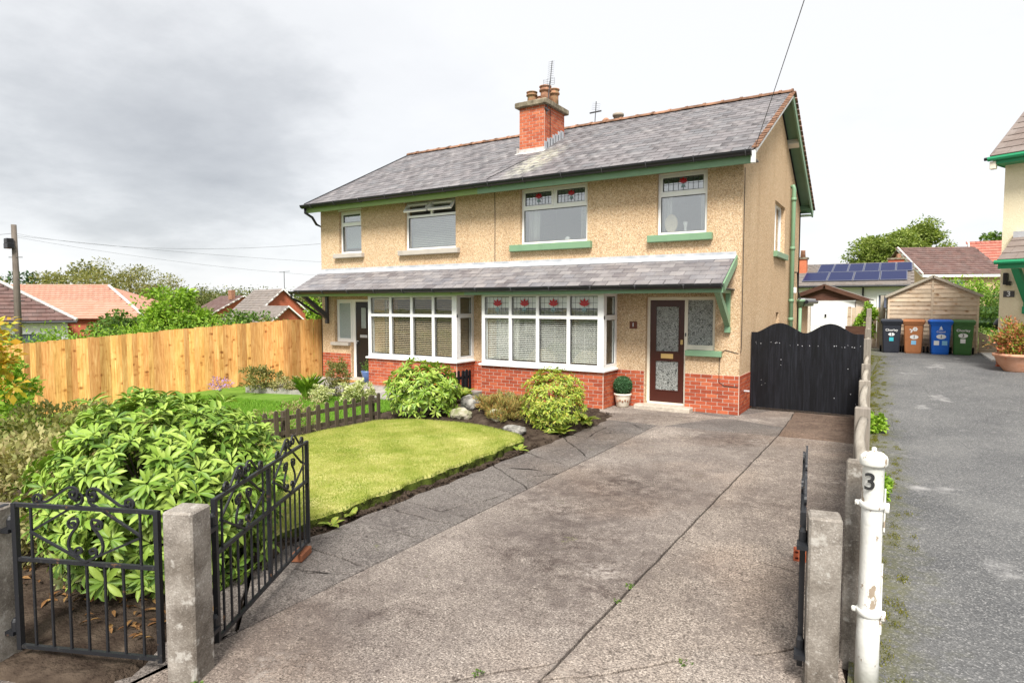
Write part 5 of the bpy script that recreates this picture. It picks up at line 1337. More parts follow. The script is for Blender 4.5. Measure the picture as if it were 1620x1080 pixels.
# --- wheelie bins
def wheelie(colmat, lab, X, Y, Z, rz, marks):
    t = thing('wheelie_bin', lab, 'wheelie bin', (0, 0, 0), 'wheelie bins in a row'); 
    m = MB(); rings = [(.0, .205, .235), (.05, .215, .25), (.90, .255, .315)]
    def ring(z, hx, hy, c=.03): return [(hx - c, -hy, z), (hx, -hy + c, z), (hx, hy - c, z), (hx - c, hy, z), (-hx + c, hy, z), (-hx, hy - c, z), (-hx, -hy + c, z), (-hx + c, -hy, z)]
    for z, hx, hy in rings: m.v += ring(z, hx, hy)
    for k in range(2): m.f += [(k * 8 + i, k * 8 + (i + 1) % 8, k * 8 + 8 + (i + 1) % 8, k * 8 + 8 + i) for i in range(8)]
    m.f += [tuple(range(7, -1, -1)), tuple(range(16, 24))]
    m.build('body', colmat, t)
    m = MB(); m.v += ring(.88, .275, .335); m.v += ring(.935, .285, .345); m.f += [(i, (i + 1) % 8, 8 + (i + 1) % 8, 8 + i) for i in range(8)] + [tuple(range(7, -1, -1)), tuple(range(8, 16))]; m.build('rim', colmat, t)
    m = MB(); m.v += ring(.94, .292, .36); m.v += ring(.985, .296, .365); m.v += [(x * .86, y * .86, z) for x, y, z in ring(1.035, .296, .36)]
    for k in range(2): m.f += [(k * 8 + i, k * 8 + (i + 1) % 8, k * 8 + 8 + (i + 1) % 8, k * 8 + 8 + i) for i in range(8)]
    m.f += [tuple(range(7, -1, -1)), tuple(range(16, 24))]; m.build('lid', colmat, t)
    m = MB(); m.tube([(-.22, .40, .95), (.22, .40, .95)], .016, 8); [m.cbox(s * .2 - .02, s * .2 + .02, .33, .41, .93, .97, .005) for s in (-1, 1)]; m.build('handle', colmat, t)
    for s in (-1, 1):
        m = MB(); m.lathe([(.10, -.025), (.105, 0), (.10, .025)], (0, 0, 0), 18, Matrix.Translation((s * .27, .27, .10)) @ Matrix.Rotation(PI / 2, 4, 'Y')); m.build('wheel', 'tyre_rubber', t)
    face = lambda z: -(.25 + .065 * (z - .05) / .85) - .004
    tilt = math.atan2(.065, .85)
    for kind, x, z, s in marks:
        o = None
        if kind in ('white', 'cyan', 'blue'):
            m = MB(); m.box(-s / 2, s / 2, -.0015, .0015, -s / 2, s / 2); o = m.build('sticker', 'sticker_' + kind, t, False, Matrix.Translation((x, face(z), z)) @ Matrix.Rotation(tilt, 4, 'X'))
        elif kind == 'oval':
            m = MB(); m.yprism([(math.cos(a) * .105 * s, math.sin(a) * .062 * s) for a in np.linspace(0, 2 * PI, 22, endpoint=False)], -.0015, .0015); o = m.build('number_oval', 'sticker_white', t, False, Matrix.Translation((x, face(z), z)) @ Matrix.Rotation(tilt, 4, 'X'))
        elif kind == 'daisy':
            m = MB()
            for a in range(6):
                c = (math.cos(a * PI / 3) * .04, math.sin(a * PI / 3) * .04); m.yprism([(c[0] + .028 * math.cos(b), c[1] + .028 * math.sin(b)) for b in np.linspace(0, 2 * PI, 10, endpoint=False)], -.0015, .0015)
            m.yprism([(-.13, -.10), (-.09, -.11), (-.05, -.03), (-.07, -.02)], -.0015, .0015); m.yprism([(-.15, -.02), (-.08, -.05), (-.07, -.03), (-.13, .01)], -.0015, .0015)
            o = m.build('flower_print', 'sticker_white', t, False, Matrix.Translation((x, face(z), z)) @ Matrix.Rotation(tilt, 4, 'X'))
        elif kind == 'drop':
            m = MB(); m.yprism([(-.045, -.03), (0, -.05), (.045, -.03), (.015, .0), (.005, .05), (-.02, .01)], -.0015, .0015); m.yprism([(-.05, -.075), (.05, -.075), (.05, -.062), (-.05, -.062)], -.0015, .0015); o = m.build('drop_print', 'sticker_white', t, False, Matrix.Translation((x, face(z), z)) @ Matrix.Rotation(tilt, 4, 'X'))
        else:
            tt, sz = kind; me = TXT[tt, sz].copy(); me.materials.clear(); me.materials.append(MATS['ink' if sz == .13 else 'sticker_white'])
            link('lettering', me, t, Matrix.Translation((x, face(z) - .004, z)) @ Matrix.Rotation(PI / 2 + tilt, 4, 'X'))
    t.matrix_basis = XF((X, Y, Z), rz)
BZ = .66
wheelie('bin_black', 'black wheelie bin at the left end of the row, beside the fence', -.25, 22.75, BZ, R(2), [(('Chorley', .10), -.0, .70, 1), ('white', 0, .625, .0), ('oval', 0, .57, .8), (('1', .13), 0, .57, 1), ('cyan', .0, .42, .115)])
wheelie('bin_brown', 'brown wheelie bin with a white flower print', .334, 22.8, BZ, R(-3), [('daisy', .05, .74, 1), ('oval', .03, .50, 1.05), (('1', .13), .03, .50, 1), ('blue', .02, .33, .125)])
wheelie('bin_blue', 'bright blue wheelie bin with two square stickers', .998, 22.75, BZ, R(3), [('drop', .0, .80, 1), (('Council', .07), 0, .67, 1), ('oval', .01, .53, 1.15), (('1', .13), .01, .53, 1), ('white', -.10, .34, .13), ('blue', .10, .34, .13)])
wheelie('bin_green', 'dark green wheelie bin at the right end of the row', 1.565, 22.8, BZ, R(-2), [(('Chorley', .10), .0, .72, 1), ('oval', 0, .57, 1.1), (('3', .13), 0, .57, 1), ('white', 0, .41, .125)])
# --- shed
sh = thing('garden_shed', 'pale weathered timber shed with overlapping boards behind the bins', 'shed', (.8, 24.6, .66))
sx0, sx1, sy0, sy1, sz0, ez, az_ = -.36, 1.97, 23.5, 26.2, .66, 2.44, 3.02
sc = (sx0 + sx1) / 2
nb = 18; bh = (az_ - sz0) / nb
for i in range(nb):
    z0, z1 = sz0 + i * bh, sz0 + (i + 1) * bh
    def half(z): return (sx1 - sx0) / 2 if z <= ez else max(.01, (az_ - z) / (az_ - ez) * (sx1 - sx0) / 2)
    for s in (-1, 1):
        e0, e1 = half(z0), half(z1)
        P = [(sc, z0), (sc + s * e0, z0), (sc + s * e1, z1), (sc, z1)]
        m = MB(); V = [(x, sy0 - (.018 if z == z0 else .0), z) for x, z in P] + [(x, sy0 + .012, z) for x, z in P]
        m.add(V, [(0, 1, 2, 3) if s > 0 else (3, 2, 1, 0), (4, 5, 6, 7), (0, 1, 5, 4), (1, 2, 6, 5), (2, 3, 7, 6)]); m.build('board', 'shed_wood', sh)
m = MB(); m.box(sc - .03, sc + .03, sy0 - .03, sy0 - .015, sz0, az_ - .03); m.box(sx0 - .02, sx0 + .03, sy0 - .028, sy0 + .02, sz0, ez); m.box(sx1 - .03, sx1 + .02, sy0 - .028, sy0 + .02, sz0, ez); m.build('corner_trim', 'shed_wood', sh)
for x in (sx0, sx1): MB().box(x - .012, x + .012, sy0 + .02, sy1, sz0, ez).build('side_wall', 'shed_wood', sh)
for s in (-1, 1):
    sp = math.atan2(az_ - ez, (sx1 - sx0) / 2); L = math.hypot(az_ - ez, (sx1 - sx0) / 2) + .12
    M = Matrix.Translation((sc, 0, az_ + .01)) @ Matrix.Rotation(s * sp, 4, 'Y')
    MB().box(0, s * L, sy0 - .08, sy1 + .08, .0, .022, M).build('roof', 'tile_grey', sh); MB().box(0, s * L, sy0 - .10, sy0 - .075, -.05, .026, M).build('bargeboard', 'grey_timber', sh)
# folded lattice screen leaning by the shed
t = thing('wicker_screen', 'brown woven wicker screen standing right of the shed', 'screen', (2.2, 23.6, .66))
m = MB(); m.yprism([(2.02, .67), (2.42, .67), (2.52, 1.02), (2.02, 1.32)], 23.62, 23.66); m.build('panel', 'grey_timber', t)
for k in range(9): z = .70 + k * .065; MB().box(2.02, min(2.5, 2.02 + .5 * (1.34 - z) / .34) if z > 1.0 else 2.45, 23.605, 23.62, z, z + .035).build('cane_band', 'shed_wood', t)
# --- cream house number 3 on the right
N3 = thing('cream_house', 'cream rendered house with green trim and brown tiles at the right edge', 'house', (2.0, 19.12, .66))
nx, ny, nz = 2.0, 19.12, .62
m = MB(); holes_wall(m, nx, 9.0, nz - .1, 5.62, [(3.2, 4.6, .62, 2.9)], ny, ny + .27, 'y'); m.box(nx, nx + .27, ny + .27, 27, nz - .1, 5.62); m.box(8.73, 9, ny + .27, 27, nz - .1, 5.62); m.box(nx, 9, 26.75, 27, nz - .1, 5.62); m.build('wall', 'cream_render', N3)
m = MB(); rect_ring(m, 3.2, 4.6, .63, 2.9, .07, ny + .08, ny + .15); dfr = m.build('door_frame', 'upvc', N3); MB().box(3.27, 4.53, ny + .1, ny + .13, .70, 2.83).build('front_door', 'obscured_glass', N3)
pl = MB().box(nx - .002, 3.2, ny - .004, ny + .05, nz - .1, nz + .74).build('plinth', 'mortar', N3)
brick_run(pl, (nx, ny), (3.2, ny), nz, 9); brick_run(pl, (nx, ny + 1.0), (nx, ny), nz, 9, BRICK, .0765, .2155, .02)
# hipped tiled roof
ex, ey, ezz, pit = 1.86, 18.68, 5.62, R(35)
m = MB(); rz_ = ezz + math.tan(pit) * 4.3
m.add([(ex, ey, ezz), (9.4, ey, ezz), (9.4, ey + 8.6, ezz), (ex, ey + 8.6, ezz), (ex, ey + 4.3, rz_), (9.4, ey + 4.3, rz_)], [(0, 1, 5, 4), (3, 0, 4), (2, 3, 4, 5), (1, 2, 5), (0, 3, 2, 1)]); nr = m.build('roof', 'tile_n3', N3)
TILE = MB().box(-.5, .5, 0, .42, 0, .022).mesh('roof_tile', 'tile_n3')
for i in range(15):
    s = i * .34; x0 = ex; x = x0 - (.165 if i % 2 else 0)
    while x < 4.2:
        a, b = max(x, x0), x + .33
        if b - a > .05: link('roof_tile', TILE, nr, Matrix.Translation((0, ey - .03, ezz)) @ Matrix.Rotation(pit, 4, 'X') @ Matrix.Translation(((a + b) / 2, s, .02)) @ Matrix.Rotation(-.05, 4, 'X') @ Matrix.Diagonal((b - a - .006, 1, 1, 1)))
        x += .33
hipm = MB().cbox(-.03, .05, 0, .44, -.09, .012, .008).mesh('verge_tile', 'tile_n3')
hd = Vector((0, 1, math.tan(pit))).normalized()
for i in range(12): p = Vector((ex, ey, ezz + .05)) + hd * (.42 * i); link('verge_tile', hipm, nr, Matrix.Translation(p) @ hd.to_track_quat('Y', 'Z').to_matrix().to_4x4())
MB().box(ex + .03, 9.3, ey + .02, ey + .05, ezz - .17, ezz - .02).build('fascia', 'green_n3', N3); MB().box(ex + .03, ex + .06, ey + .05, 27.3, ezz - .17, ezz - .02).build('fascia', 'green_n3', N3); MB().box(ex + .06, 9.3, ey + .05, 27.3, ezz - .16, ezz - .14).build('soffit', 'green_n3', N3)
MB().tube([(ex - .05, ey - .03, ezz - .04), (9.3, ey - .03, ezz - .04)], .055, 8).build('gutter', 'green_n3', N3)
MB().cbox(ex - .02, ex + .10, ey - .02, ey + .10, ezz - .28, ezz - .10, .01).build('eaves_end', 'cream_paint', N3)
MB().tube([(ex - .12, ey - .03, ezz - .03), (ex + .02, ey - .03, ezz - .03)], .04, 8).build('gutter_end', 'black_pvc', N3)
# porch roof
qy, qz = 18.15, 3.14; qp = math.atan2(.62, ny - qy); qlen = math.hypot(.62, ny - qy)
m = MB(); m.xprism([(qy, qz - .03), (ny, qz + .59), (ny, qz + .62), (qy, qz)][::-1], 2.27, 8.9); pr = m.build('porch_roof', 'tile_n3', N3)
for i in range(4):
    x = 2.27 - (.165 if i % 2 else 0)
    while x < 4.6:
        a, b = max(2.27, x), x + .33
        if b - a > .05: link('roof_tile', TILE, pr, Matrix.Translation((0, qy - .03, qz)) @ Matrix.Rotation(qp, 4, 'X') @ Matrix.Translation(((a + b) / 2, i * .29, .02)) @ Matrix.Rotation(-.05, 4, 'X') @ Matrix.Diagonal((b - a - .006, .9 if i < 3 else .6, 1, 1)))
        x += .33
MB().box(2.27, 8.9, ny - .16, ny - .002, qz + .56, qz + .72).build('flashing', 'lead_flashing', pr)
MB().box(2.27, 8.9, qy + .02, qy + .045, qz - .18, qz - .03).build('fascia', 'green_n3', pr); MB().tube([(2.22, qy - .04, qz - .03), (8.9, qy - .04, qz - .03)], .05, 8).build('gutter', 'green_n3', pr)
m = MB(); bx0, bx1 = 2.50, 2.62; m.box(bx0, bx1, ny - .08, ny - .002, 1.98, qz - .15); m.xprism([(qy + .10, qz - .18), (ny - .07, 2.2), (ny - .07, 2.42), (qy + .3, qz - .18)][::-1], bx0 - .01, bx1 + .01); m.cbox(bx0 - .02, bx1 + .02, ny - .09, ny - .003, 1.93, 2.10, .006); m.build('bracket', 'green_n3', N3)
m = MB(); m.cbox(2.09, 2.17, ny - .12, ny - .003, 2.62, 2.90, .01); m.cbox(2.15, 2.23, ny - .10, ny - .004, 2.60, 2.70, .006); m.build('wall_light', 'black_pvc', N3)
m = MB(); m.cbox(2.08, 2.30, ny - .02, ny - .002, 2.32, 2.47, .004); npl = m.build('number_plate', 'dark_metal', N3); text('3', .17, 'sticker_white', npl, (2.19, ny - .024, 2.395))
N3.rotation_euler.z = R(-25)
# ================================================================ planting
LEAFR = np.array([(0, 0, 0), (-.26, .14, .05), (0, .15, 0), (.26, .14, .05), (-.48, .42, .08), (0, .44, .0), (.48, .42, .08), (-.46, .72, .04), (0, .74, -.05), (.46, .72, .04), (0, 1.0, -.16)], float)
LTR = np.array([(0, 2, 1), (0, 3, 2), (1, 2, 5), (1, 5, 4), (2, 3, 6), (2, 6, 5), (4, 5, 8), (4, 8, 7), (5, 6, 9), (5, 9, 8), (7, 8, 10), (8, 9, 10)])
LEAF8 = np.array([(0, 0, 0), (-.42, .3, .10), (0, .3, 0), (.42, .3, .10), (-.5, .64, .06), (0, .66, -.04), (.5, .64, .06), (0, 1.0, -.20)], float)
LT8 = np.array([(0, 2, 1), (0, 3, 2), (1, 2, 5), (1, 5, 4), (2, 3, 6), (2, 6, 5), (4, 5, 7), (5, 6, 7)])
LEAF4 = np.array([(0, 0, 0), (-.5, .5, .08), (.5, .5, .08), (0, 1, -.08)], float)
LT4 = np.array([(0, 2, 1), (1, 2, 3)])
def unit(a): return a / np.maximum(np.linalg.norm(a, axis=-1, keepdims=True), 1e-9)
def frames(D, Nn):
    D = unit(D); X = np.cross(D, Nn); bad = np.linalg.norm(X, axis=1) < 1e-3; X[bad] = np.cross(D[bad], np.array([.3, .8, .52])); X = unit(X); Z = np.cross(X, D); return X, D, Z
def leaves(P, D, Nn, L, Wd, tpl=LEAF8, tt=LT8):
    X, Y, Z = frames(D, Nn); k = len(tpl)
    V = P[:, None] + X[:, None] * (tpl[None, :, 0:1] * Wd[:, None, None]) + Y[:, None] * (tpl[None, :, 1:2] * L[:, None, None]) + Z[:, None] * (tpl[None, :, 2:3] * L[:, None, None])
    T = tt[None] + (np.arange(len(P)) * k)[:, None, None]
    return V.reshape(-1, 3), T.reshape(-1, 3)
def rdir(n): return unit(rng.normal(size=(n, 3)))
def stuff_leaves(name, parent, mat, P, D, Nn, L, Wd, tpl=LEAF4, tt=LT4):
    V, T = leaves(P, D, Nn, L, Wd, tpl, tt); o = link(name, tris_mesh(name, V, T, mat), parent); o['kind'] = 'stuff'; return o
def dome_points(n, c, r, lo=-.35, lump=.12, seed=0):
    g = np.random.default_rng(seed); d = unit(g.normal(size=(n * 3, 3))); d = d[d[:, 2] > lo][:n]
    ph = g.uniform(0, 6, 6)
    lm = 1 + lump * (np.sin(d[:, 0] * 5 + ph[0]) * np.sin(d[:, 1] * 5 + ph[1]) + .7 * np.sin(d[:, 2] * 7 + ph[2] + d[:, 0] * 4))
    return d, lm
def twigs(parent, base, pts, r, mat='trunk', name='stem'):
    for p in pts:
        b = Vector(base); q = Vector(p); mid = b.lerp(q, .5) + Vector((U(-.05, .05), U(-.05, .05), U(0, .08)))
        m = MB(); m.tube([b + Vector((U(-.05, .05), U(-.05, .05), 0)), mid, q], [r, r * .7, r * .35], 5); m.build(name, mat, parent)
def rhododendron(lab, c, r, nw, ll, mat, seed, singles=0, accents=0, lo=-.45, upright=.55, inner=.5):
    t = thing('rhododendron', lab, 'shrub', (c[0], c[1], 0)); g = np.random.default_rng(seed)
    d, lm = dome_points(nw, c, r, lo, .07, seed); n = len(d)
    depth = np.where(g.random(n) < inner, g.uniform(.62, .92, n), g.uniform(.9, 1.03, n)) * lm
    P0 = np.array(c) + d * np.array(r) * depth[:, None]; k = P0[:, 2] > .05; P0, d = P0[k], d[k]
    ax = unit(d * np.array([1, 1, .8]) / np.array(r) * np.mean(r) + np.array([0, 0, upright]) + g.normal(0, .18, d.shape))
    P, D, Nn, L, Wd = [], [], [], [], []
    for i in range(len(P0)):
        q = g.integers(7, 11); a0 = g.uniform(0, 6.28); a = ax[i]; u = unit(np.cross(a, [.31, .77, .55])); v = np.cross(a, u)
        ang = a0 + np.arange(q) * 2 * PI / q + g.normal(0, .15, q); op = np.radians(g.uniform(48, 92, q))
        dd = np.outer(np.cos(op), a) + np.sin(op)[:, None] * (np.outer(np.cos(ang), u) + np.outer(np.sin(ang), v)); dd[:, 2] -= .05
        P.append(P0[i] + dd * .012); D.append(dd); Nn.append(np.tile(a + np.array([0, 0, .15]), (q, 1))); l = ll * g.uniform(.55, 1.12, q) * g.uniform(.75, 1.1); L.append(l); Wd.append(l * g.uniform(.25, .33, q))
    P, D, Nn, L, Wd = map(np.concatenate, (P, D, Nn, L, Wd)); Nn = unit(Nn)
    order = np.argsort(np.linalg.norm(P - np.array([0, 0, 2.15]), axis=1) - .6 * P[:, 2]); 
    if singles:
        sel = order[:singles * 3:3][:singles]; rest = np.setdiff1d(order, sel)
        meL = tris_mesh('leaf', LEAFR, LTR, mat); meL.polygons.foreach_set('use_smooth', [True] * len(meL.polygons))
        X, Y, Z = frames(D[sel], Nn[sel])
        for j, i in enumerate(sel):
            M = Matrix(((X[j, 0] * Wd[i], Y[j, 0] * L[i], Z[j, 0] * L[i], P[i, 0]), (X[j, 1] * Wd[i], Y[j, 1] * L[i], Z[j, 1] * L[i], P[i, 1]), (X[j, 2] * Wd[i], Y[j, 2] * L[i], Z[j, 2] * L[i], P[i, 2]), (0, 0, 0, 1)))
            link('leaf', meL, t, M)
    else: rest = order
    o = stuff_leaves('foliage', t, mat, P[rest], D[rest], Nn[rest], L[rest], Wd[rest], LEAFR, LTR); o.data.polygons.foreach_set('use_smooth', [True] * len(o.data.polygons))
    twigs(t, (c[0], c[1], 0), [P0[i] * .9 + np.array(c) * .1 for i in g.choice(len(P0), 26)], .018)
    if accents:
        s = g.choice(order[:len(order) // 2], accents); stuff_leaves('dead_leaf', t, 'leaf_orange', P[s], D[s] + np.array([0, 0, -.5]), Nn[s], L[s] * .9, Wd[s], LEAF8, LT8)
    return t
rhododendron('large spreading rhododendron bush right behind the small iron gate', (-5.12, 2.80, .58), (.94, .86, .82), 1400, .13, 'leaf_rhodo', 3, 300, 3, -.97)
rhododendron('glossy lime-green rhododendron at the end of the picket fence', (-7.62, 9.05, .50), (.70, .62, .56), 300, .15, 'leaf_rhodo_lime', 5, 0, 5, -.6)
rhododendron('rounded golden-green rhododendron with orange leaves beside the path', (-4.97, 9.30, .52), (.54, .50, .53), 520, .085, 'leaf_rhodo_gold', 8, 0, 22, -.8)

def bush(name, lab, cat, c, r, n, size, mat, seed=1, group=None, lo=-.9, clumps=60, shell=.55, stem=True, tpl=LEAF4, tt=LT4, up=.3, asp=.55, cl_r=.22, part='foliage', stems=8):
    t = thing(name, lab, cat, (c[0], c[1], max(0, c[2] - r[2])), group); g = np.random.default_rng(seed)
    dc = unit(g.normal(size=(clumps, 3))); dc[:, 2] = np.maximum(dc[:, 2], lo); rad = g.uniform(shell, 1., clumps) ** .7
    CC = np.array(c) + dc * np.array(r) * rad[:, None]
    i = g.integers(0, clumps, n); off = unit(g.normal(size=(n, 3))) * (g.random(n)[:, None] ** .45) * cl_r * np.array(r)
    P = CC[i] + off; D = unit(off / np.mean(r) * 1.4 + dc[i] * .4 + g.normal(0, .35, (n, 3)) + np.array([0, 0, up * .5]))
    Nn = unit(g.normal(0, .6, (n, 3)) + np.array([0, 0, 1.]) + dc[i] * .5)
    L = size * g.uniform(.55, 1.25, n)
    stuff_leaves(part, t, mat, P, D, Nn, L, L * asp, tpl, tt)
    if stem: twigs(t, (c[0], c[1], max(0, c[2] - r[2])), [CC[k] for k in g.choice(clumps, stems)], .012 * max(r))
    return t
def tree(name, lab, c, r, base, n, size, mat, seed, clumps=90, tr=.12, group=None, cl_r=.2, shell=.35, asp=.6):
    t = thing(name, lab, 'tree', (base[0], base[1], base[2]), group); g = np.random.default_rng(seed)
    dc = unit(g.normal(size=(clumps, 3))); rad = g.uniform(shell ** 2, 1., clumps) ** .5
    CC = np.array(c) + dc * np.array(r) * rad[:, None]; CC[:, 2] += .12 * r[2] * np.sin(CC[:, 0] * 1.7 + seed)
    wt = g.uniform(.3, 1.6, clumps); i = g.choice(clumps, n, p=wt / wt.sum()); off = unit(g.normal(size=(n, 3))) * (g.random(n)[:, None] ** .4) * cl_r * np.array(r) * np.array([1.25, 1.25, .8])
    P = CC[i] + off; D = unit(off + g.normal(0, .5, (n, 3)) * np.mean(r) * .15); Nn = unit(g.normal(0, .5, (n, 3)) + np.array([0, 0, .9])); L = size * g.uniform(.5, 1.3, n)
    stuff_leaves('crown', t, mat, P, D, Nn, L, L * asp)
    m = MB(); b = Vector(base); top = Vector(c) + Vector((0, 0, r[2] * .3)); m.tube([b, b.lerp(top, .35) + Vector((.1 * tr, 0, 0)), b.lerp(top, .7), top], [tr, tr * .8, tr * .5, tr * .15], 7); m.build('trunk', 'trunk', t, True)
    for k in g.choice(clumps, 12, False):
        q = Vector(CC[k]); s = b.lerp(top, min(.95, max(.25, (q.z - b.z) / max(.1, top.z - b.z) * .75))); m = MB(); m.tube([s, s.lerp(q, .5) + Vector((0, 0, .03 * r[2])), q], [tr * .45, tr * .28, tr * .08], 5); m.build('limb', 'trunk', t)
    return t
def spiky(name, lab, c, n, h, mat, spread=.35, seed=1, wd=.012, cat='plant'):
    t = thing(name, lab, cat, c); g = np.random.default_rng(seed); a = g.uniform(0, 6.28, n); o = g.uniform(0, 1, n) ** .6 * spread
    D = unit(np.stack([np.cos(a) * o, np.sin(a) * o, np.ones(n) * .8], 1)); P = np.array(c) + np.stack([np.cos(a), np.sin(a), 0 * a], 1) * (g.random(n)[:, None] * .09); L = h * g.uniform(.55, 1.05, n)
    stuff_leaves('blades', t, mat, P, D, unit(g.normal(size=(n, 3)) * .3 + np.stack([-np.cos(a), -np.sin(a), .5 + 0 * a], 1)), L, np.full(n, wd), LEAF8, LT8); return t
def fern(lab, c, n, l, mat, seed):
    t = thing('fern', lab, 'fern', c); g = np.random.default_rng(seed); P, D, N_, L = [], [], [], []
    for k in range(n):
        a = g.uniform(0, 6.28); ln = l * g.uniform(.6, 1.1); el = R(g.uniform(35, 70)); pts = []
        for s in np.linspace(0, 1, 14): rr_ = ln * (s * math.cos(el) + .15 * s * s); zz_ = ln * (s * math.sin(el) - .45 * s * s); pts.append(np.array([c[0] + math.cos(a) * rr_, c[1] + math.sin(a) * rr_, c[2] + zz_]))
        m = MB(); m.tube([tuple(p) for p in pts[::3] + [pts[-1]]], [.004, .004, .003, .002, .001, .001][:len(pts[::3]) + 1], 4); m.build('frond_stem', mat, t)
        for i in range(2, 14):
            T = unit(pts[min(i + 1, 13)] - pts[i - 1]); S_ = unit(np.cross(T, [0, 0, 1])); w_ = ln * .26 * math.sin(PI * (i / 14) ** .7)
            for s in (-1, 1):
                for q in (0, .5):
                    P.append(pts[i] + (pts[i] - pts[i - 1]) * q); D.append(S_ * s + T * .5); N_.append(np.cross(S_, T)); L.append(w_)
    P, D, N_, L = map(np.array, (P, D, N_, L)); stuff_leaves('fronds', t, mat, P, D, unit(N_), L, L * .22 + .006); return t
def rock(lab, c, r, mat, seed):
    import bmesh
    bm = bmesh.new(); bmesh.ops.create_icosphere(bm, subdivisions=3, radius=1); g = np.random.default_rng(seed); pl = unit(g.normal(size=(9, 3))); dd = g.uniform(.55, .9, 9); ph = g.uniform(0, 6, 6)
    for v in bm.verts:
        p = np.array(v.co)
        for n_, d_ in zip(pl, dd):
            s = p @ n_
            if s > d_: p = p - n_ * (s - d_) * .85
        p = p * (1 + .05 * math.sin(p[0] * 7 + ph[0]) * math.sin(p[1] * 8 + ph[1]) + .03 * math.sin(p[2] * 15 + ph[2] + p[0] * 13)); v.co = (p[0] * r[0] + c[0], p[1] * r[1] + c[1], p[2] * r[2] + c[2])
    me = bpy.data.meshes.new('rock'); bm.to_mesh(me); bm.free(); me.materials.append(MATS[mat]); return tag(link('rock', me), lab, 'rock', 'rockery stones')
rock('large pitted grey rock at the back of the rockery', (-7.0, 9.75, .24), (.25, .2, .17), 'rock_pale', 1)
rock('rounded mossy rock at the lawn edge, left of the rockery', (-6.72, 9.05, .16), (.22, .17, .14), 'rock_moss', 2)
rock('brown rock half hidden under the heather', (-6.02, 9.15, .16), (.19, .16, .17), 'rock_moss', 3)
rock('flat pale stone at the corner of the lawn', (-5.32, 8.62, .10), (.22, .13, .09), 'rock_pale', 4)
rock('small dark rock under the lime-green rhododendron', (-6.95, 9.4, .14), (.15, .12, .1), 'rock_pale', 6)
bush('heather', 'low bronze and red heather spreading in the rockery', 'shrub', (-6.15, 9.62, .28), (.62, .42, .20), 5200, .075, 'leaf_heather', 11, None, -.4, 70, .3, True, LEAF4, LT4, 1.2, .22)
bush('heather', 'small upright orange heather in front of the rockery', 'shrub', (-5.85, 9.12, .26), (.30, .24, .24), 2600, .08, 'leaf_heather', 12, None, -.4, 40, .3, True, LEAF4, LT4, 1.8, .16)
bush('flowering_plant', 'small green plant with fine leaves behind the rockery', 'plant', (-6.6, 10.2, .24), (.4, .3, .2), 2000, .06, 'leaf_cotoneaster', 13, None, -.4, 40, .3, True, LEAF4, LT4, 1.0, .4)
fern('yellowing fern beside the black picket fence', (-7.95, 10.75, .08), 22, .60, 'leaf_fern', 21)
fern('small green fern to the right of the golden rhododendron', (-4.72, 10.05, .02), 16, .42, 'leaf_fern', 22)
fern('small fern at the foot of the golden rhododendron', (-4.68, 9.05, .02), 12, .33, 'leaf_fern', 23)
fern('tiny fern in the soil beside the lawn edge', (-4.66, 4.42, .0), 7, .22, 'leaf_fern', 24)
fern('tiny yellow-green fern where the lawn corner meets the path', (-4.70, 7.72, .0), 9, .20, 'leaf_fern', 25)
fern('small pale fern by the mossy lawn edge near the gate', (-4.63, 4.12, .0), 6, .18, 'leaf_fern', 26)
# weeds in joints
for i, (x, y, s) in enumerate(((-1.69, 4.42, .05), (-1.68, 4.15, .04), (-1.70, 5.4, .035), (-1.68, 6.1, .03), (-2.02, 2.88, .05), (-1.85, 3.08, .04), (-1.03, 3.62, .05), (-.75, 3.98, .04), (-.65, 5.75, .04), (-3.66, 3.0, .05), (-3.30, 1.93, .07))):
    if i in (2, 3, 5, 7, 9): continue
    w8 = bush('weed', 'small green weed tuft in the concrete %s' % ('joint nearest the camera', 'joint just above the nearest tuft', 'middle joint', 'middle joint further up', 'crack at the lower left of the slab', 'crack beside the lower joint', 'crack by the pale patch', 'edge of the pale patch', 'beside the perforated brick', 'joint of the scored path', 'at the foot of the gate post')[i], 'weed', (x, y, s * .2), (s * .7, s * .6, s * .3), 60, s * .34, 'leaf_mid', 40 + i, 'weeds in the drive', -.2, 8, .2, False)
for i, (x, y) in enumerate(((-.28, 8.0), (-.42, 12.1))):
    bush('weed', ('small weed clump at the foot of the board fence', 'leafy weed clump at the fence opposite the black gates')[i], 'weed', (x + .10, y, .10 + (.04 if i else 0)), (.13, .26, .16), 500, .09, 'leaf_hedge', 60 + i, None, -.5, 20, .3, False)
# potted box ball by the door
t = thing('potted_box_ball', 'clipped green box ball in a painted cream pot by the front door', 'potted plant', (-4.93, 12.33, 0))
m = MB(); m.lathe([(.11, 0), (.13, .02), (.165, .22), (.17, .24), (.185, .25), (.185, .285), (.16, .285), (.15, .25)], (-4.93, 12.33, 0), 22); p = m.build('pot', 'glazed_pot', t, True)
m = MB()
for k in range(5): a = -1.9 + k * .35; x, y = -4.93 + .154 * math.cos(a), 12.33 + .154 * math.sin(a); m.cbox(x - .02, x + .02, y - .008, y + .004, .11 + .02 * (k % 2), .15 + .02 * (k % 2), .004)
m.build('flower_decoration', 'terracotta', p)
g = np.random.default_rng(9); n = 5200; d = unit(g.normal(size=(n, 3))); P = np.array([-4.93, 12.33, .45]) + d * .185 * g.uniform(.86, 1.03, n)[:, None]
stuff_leaves('foliage', t, 'leaf_box', P, unit(d + g.normal(0, .7, (n, 3))), unit(d + g.normal(0, .5, (n, 3))), np.full(n, .026), np.full(n, .016))
m = MB(); m.lathe([(.05, -.165), (.12, -.12), (.16, -.04), (.165, .03), (.13, .1), (.06, .155), (.01, .165)], (-4.93, 12.33, .45), 14); m.build('inner_growth', 'leaf_box', t, True)
